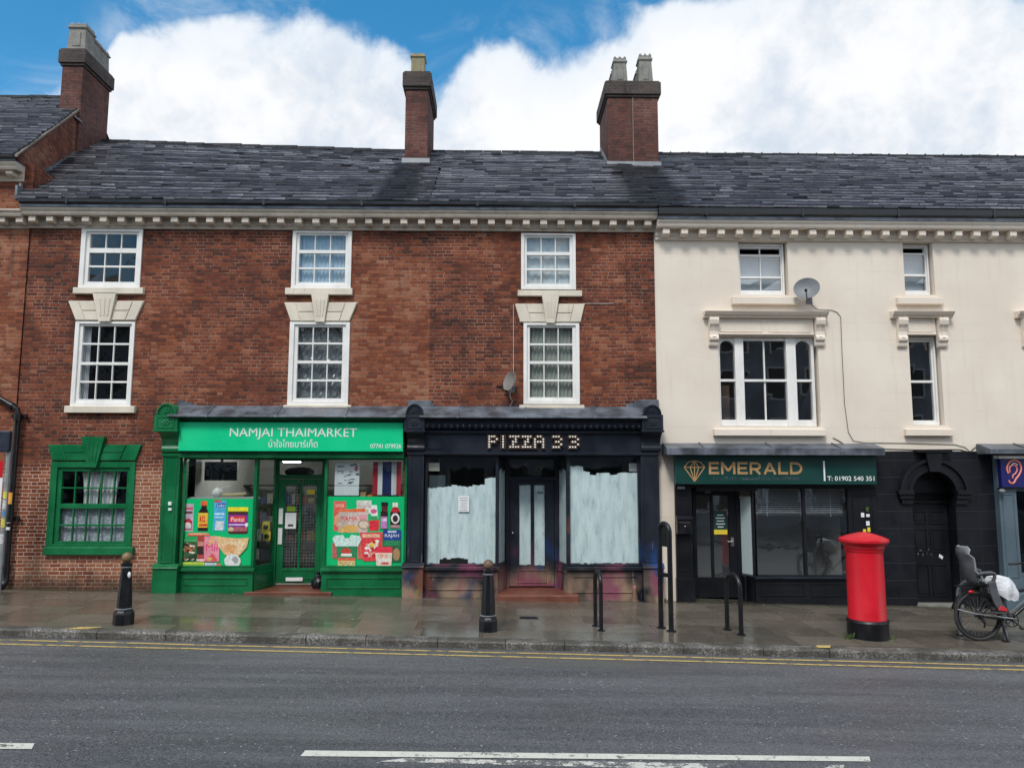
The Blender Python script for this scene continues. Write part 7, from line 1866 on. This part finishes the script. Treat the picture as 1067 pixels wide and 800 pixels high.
    for k in range(m2):
        for j in range(n): fs.append((k*n+j, k*n+(j+1) % n, (k+1)*n+(j+1) % n, (k+1)*n+j))
    fs.append(list(range(n)))
    bm_, bt, bp = newmat('thin white carrier bag'); bt.set(bp.inputs['Base Color'], bt.mix(bt.ss(bt.noise(pos(bt), 14, 3), .5, .7), (.68,.70,.73), (.50,.53,.57))); bp.inputs['Roughness'].default_value = .35
    bt.set(bp.inputs['Normal'], bt.bump(bt.noise(pos(bt), 22, 4), .6, .02))
    MB().add(vs, fs).build('sack', bm_, bg, smooth=True)
    hd = MB(); hd.tube([C(.46, -.09, .70), C(.50, -.10, .63), C(.47, -.09, .60)], .008, 6); hd.tube([C(.18, -.09, .78), C(.14, -.10, .70), C(.17, -.1, .66)], .008, 6); hd.build('handle', bm_, bg, smooth=True)
bicycle()

# ------------------------------------------------------------------ the terrace across the road (mirrored in the glass)
op = thing('terraced_house', (0, -22.5, 0), 'plain brick terrace across the road facing the shops', 'house')
OY = -20.4
mb = MB(); mb.box(-26, 26, OY-7, OY, -.4, 10.2); mb.build('wall', paint('grey stone terrace', (.36,.38,.41), .8, .3, .8, .5), op)
mb = MB(); mb.prof([(OY-7.2, 10.2), (OY-3.5, 11.8), (OY+.3, 10.2)], -26.3, 26.3); mb.build('roof', plain('dark slate roof', (.04,.042,.05), .6), op)
wm_, wg_ = MB(), MB()
for i in range(24):
    cx = -24+i*2.05
    for z in (3.4, 5.7, 8.0): frame_rect(wm_, cx-.55, cx+.55, z, z+1.5, .09, OY-.02, OY+.06); wm_.box(cx-.46, cx+.46, OY-.01, OY+.05, z+.72, z+.78); wg_.box(cx-.46, cx+.46, OY-.01, OY+.02, z+.09, z+1.41)
    frame_rect(wm_, cx-.95, cx+.85, .45, 2.6, .12, OY-.02, OY+.08); wg_.box(cx-.83, cx+.73, OY-.01, OY+.03, .57, 2.48)
w_ = wm_.build('window', M['white'], op); wg_.build('pane', plain('far dark glass', (.02,.022,.025), .08), w_)

# ------------------------------------------------------------------ daylight
SUN_EL, SUN_AZ = 52.0, 200.0             # azimuth measured clockwise from +Y: behind the camera, a little to its left
wd = bpy.data.worlds.new('World'); SC.world = wd; wd.use_nodes = True
t = NT(wd.node_tree); bg = wd.node_tree.nodes['Background']
sky = t.n('ShaderNodeTexSky', sky_type='NISHITA'); sky.sun_disc = False; sky.sun_elevation = R(SUN_EL); sky.sun_rotation = R(SUN_AZ); sky.air_density = 1.0; sky.dust_density = .3; sky.ozone_density = 3.0
d = t.n('ShaderNodeTexCoord').outputs['Generated']; dx, dy, dz = t.sep(d)
sd_ = t.m('MAXIMUM', dy, .05); u = t.m('DIVIDE', dx, sd_); v = t.m('DIVIDE', dz, sd_)
def uv_px(px, py):
    q = FW*F + RT*(px-533.5) + UP*(400-py); return q.x/q.y, q.z/q.y
EDGE = [(-250, 60), (-60, 125), (20, 108), (45, 88), (80, 76), (104, 76), (116, 44), (128, 28), (150, 28), (180, 22), (225, 26), (262, 16), (300, 12), (335, 13), (362, 22), (385, 36), (410, 46), (432, 66), (448, 90), (460, 96), (474, 80), (486, 62), (506, 50), (530, 54), (556, 54), (585, 48), (612, 40), (640, 24), (672, 10), (705, -10), (760, -4), (820, -30), (900, -60), (1000, -40), (1060, -5), (1120, -60)]
U0, U1 = -1.0, 1.0
stops = []
for ex, ey in EDGE:
    a, b = uv_px(ex, ey); stops.append(((a-U0)/(U1-U0), (b, b, b)))
half = len(stops)//2
fu = t.m('DIVIDE', t.m('SUBTRACT', u, U0), U1-U0)
r1 = t.ramp(fu, stops[:half+1]); r2 = t.ramp(fu, stops[half:])
s1 = t.sep(r1)[0]; s2 = t.sep(r2)[0]
sel = t.m('GREATER_THAN', fu, stops[half][0])
edge = t.m('ADD', t.m('MULTIPLY', s1, t.m('SUBTRACT', 1.0, sel)), t.m('MULTIPLY', s2, sel))
n1 = t.noise(d, 9, 5, .5); n2 = t.noise(d, 24, 6, .6, .3)
puff = t.m('ADD', t.m('MULTIPLY', t.m('SUBTRACT', n1, .5), .13), t.m('MULTIPLY', t.m('SUBTRACT', n2, .5), .055))
h = t.m('ADD', t.m('SUBTRACT', edge, v), puff)
mask = t.ss(h, -.010, .030)
wisp = t.m('MULTIPLY', t.ss(t.noise(t.vmul(d, (1, 1, 1.6)), 6, 6, .62, .6), .48, .75), t.m('MULTIPLY', t.ss(h, -.12, -.01), .45))
mask = t.m('MAXIMUM', mask, wisp)
beh = t.ss(dy, .12, .35)
mask = t.m('ADD', t.m('MULTIPLY', mask, beh), t.m('MULTIPLY', t.ss(t.noise(d, 2.2, 5), .38, .56), t.m('SUBTRACT', 1.0, beh)))
shade = t.m('ADD', t.m('MULTIPLY', t.noise(d, 5, 6, .6), .7), t.m('MULTIPLY', n2, .3))
cloud = t.mix(t.ss(shade, .36, .58), (4.0, 4.5, 5.15), (5.9, 5.95, 6.05))
cloud = t.mix(t.ss(dy, -.1, .35), (11.5, 11.5, 11.5), cloud)
thin = t.ss(h, .0, .10)
cloud = t.mix(thin, t.mix(.5, cloud, (4.2, 4.9, 5.7)), cloud)
hs = t.n('ShaderNodeHueSaturation'); hs.inputs['Hue'].default_value = .485; hs.inputs['Saturation'].default_value = 1.32; hs.inputs['Value'].default_value = 1.12; t.set(hs.inputs['Color'], sky.outputs[0])
t.set(bg.inputs['Color'], t.mix(mask, hs.outputs[0], cloud)); bg.inputs['Strength'].default_value = .1
ld = bpy.data.lights.new('sun', 'SUN'); ld.energy = 1.5; ld.angle = R(14); ld.color = (1, .96, .90)
lo_ = bpy.data.objects.new('sun', ld); COL.objects.link(lo_)
el, az = R(SUN_EL), R(SUN_AZ)
sdir = Vector((math.sin(az)*math.cos(el), math.cos(az)*math.cos(el), math.sin(el)))
lo_.rotation_euler = (-sdir).to_track_quat('-Z', 'Y').to_euler()
lo_.location = sdir*60

# ------------------------------------------------------------------ camera and colour
cd = bpy.data.cameras.new('camera'); cam = bpy.data.objects.new('camera', cd); COL.objects.link(cam)
cd.sensor_fit = 'HORIZONTAL'; cd.sensor_width = 36; cd.lens = 36*F/1067; cd.clip_start = .1; cd.clip_end = 1000
mat = Matrix.Identity(4)
for i in range(3): mat[i][0], mat[i][1], mat[i][2] = RT[i], UP[i], -FW[i]
mat[0][3], mat[1][3], mat[2][3] = 0, -CD, CH
cam.matrix_world = mat
SC.camera = cam
SC.view_settings.view_transform = 'Standard'; SC.view_settings.look = 'None'; SC.view_settings.gamma = 1; SC.view_settings.exposure = 0.75
SC.view_settings.use_curve_mapping = False
SC.cycles.max_bounces = 6; SC.cycles.transparent_max_bounces = 12; SC.cycles.use_denoising = True; SC.cycles.caustics_reflective = False; SC.cycles.caustics_refractive = False
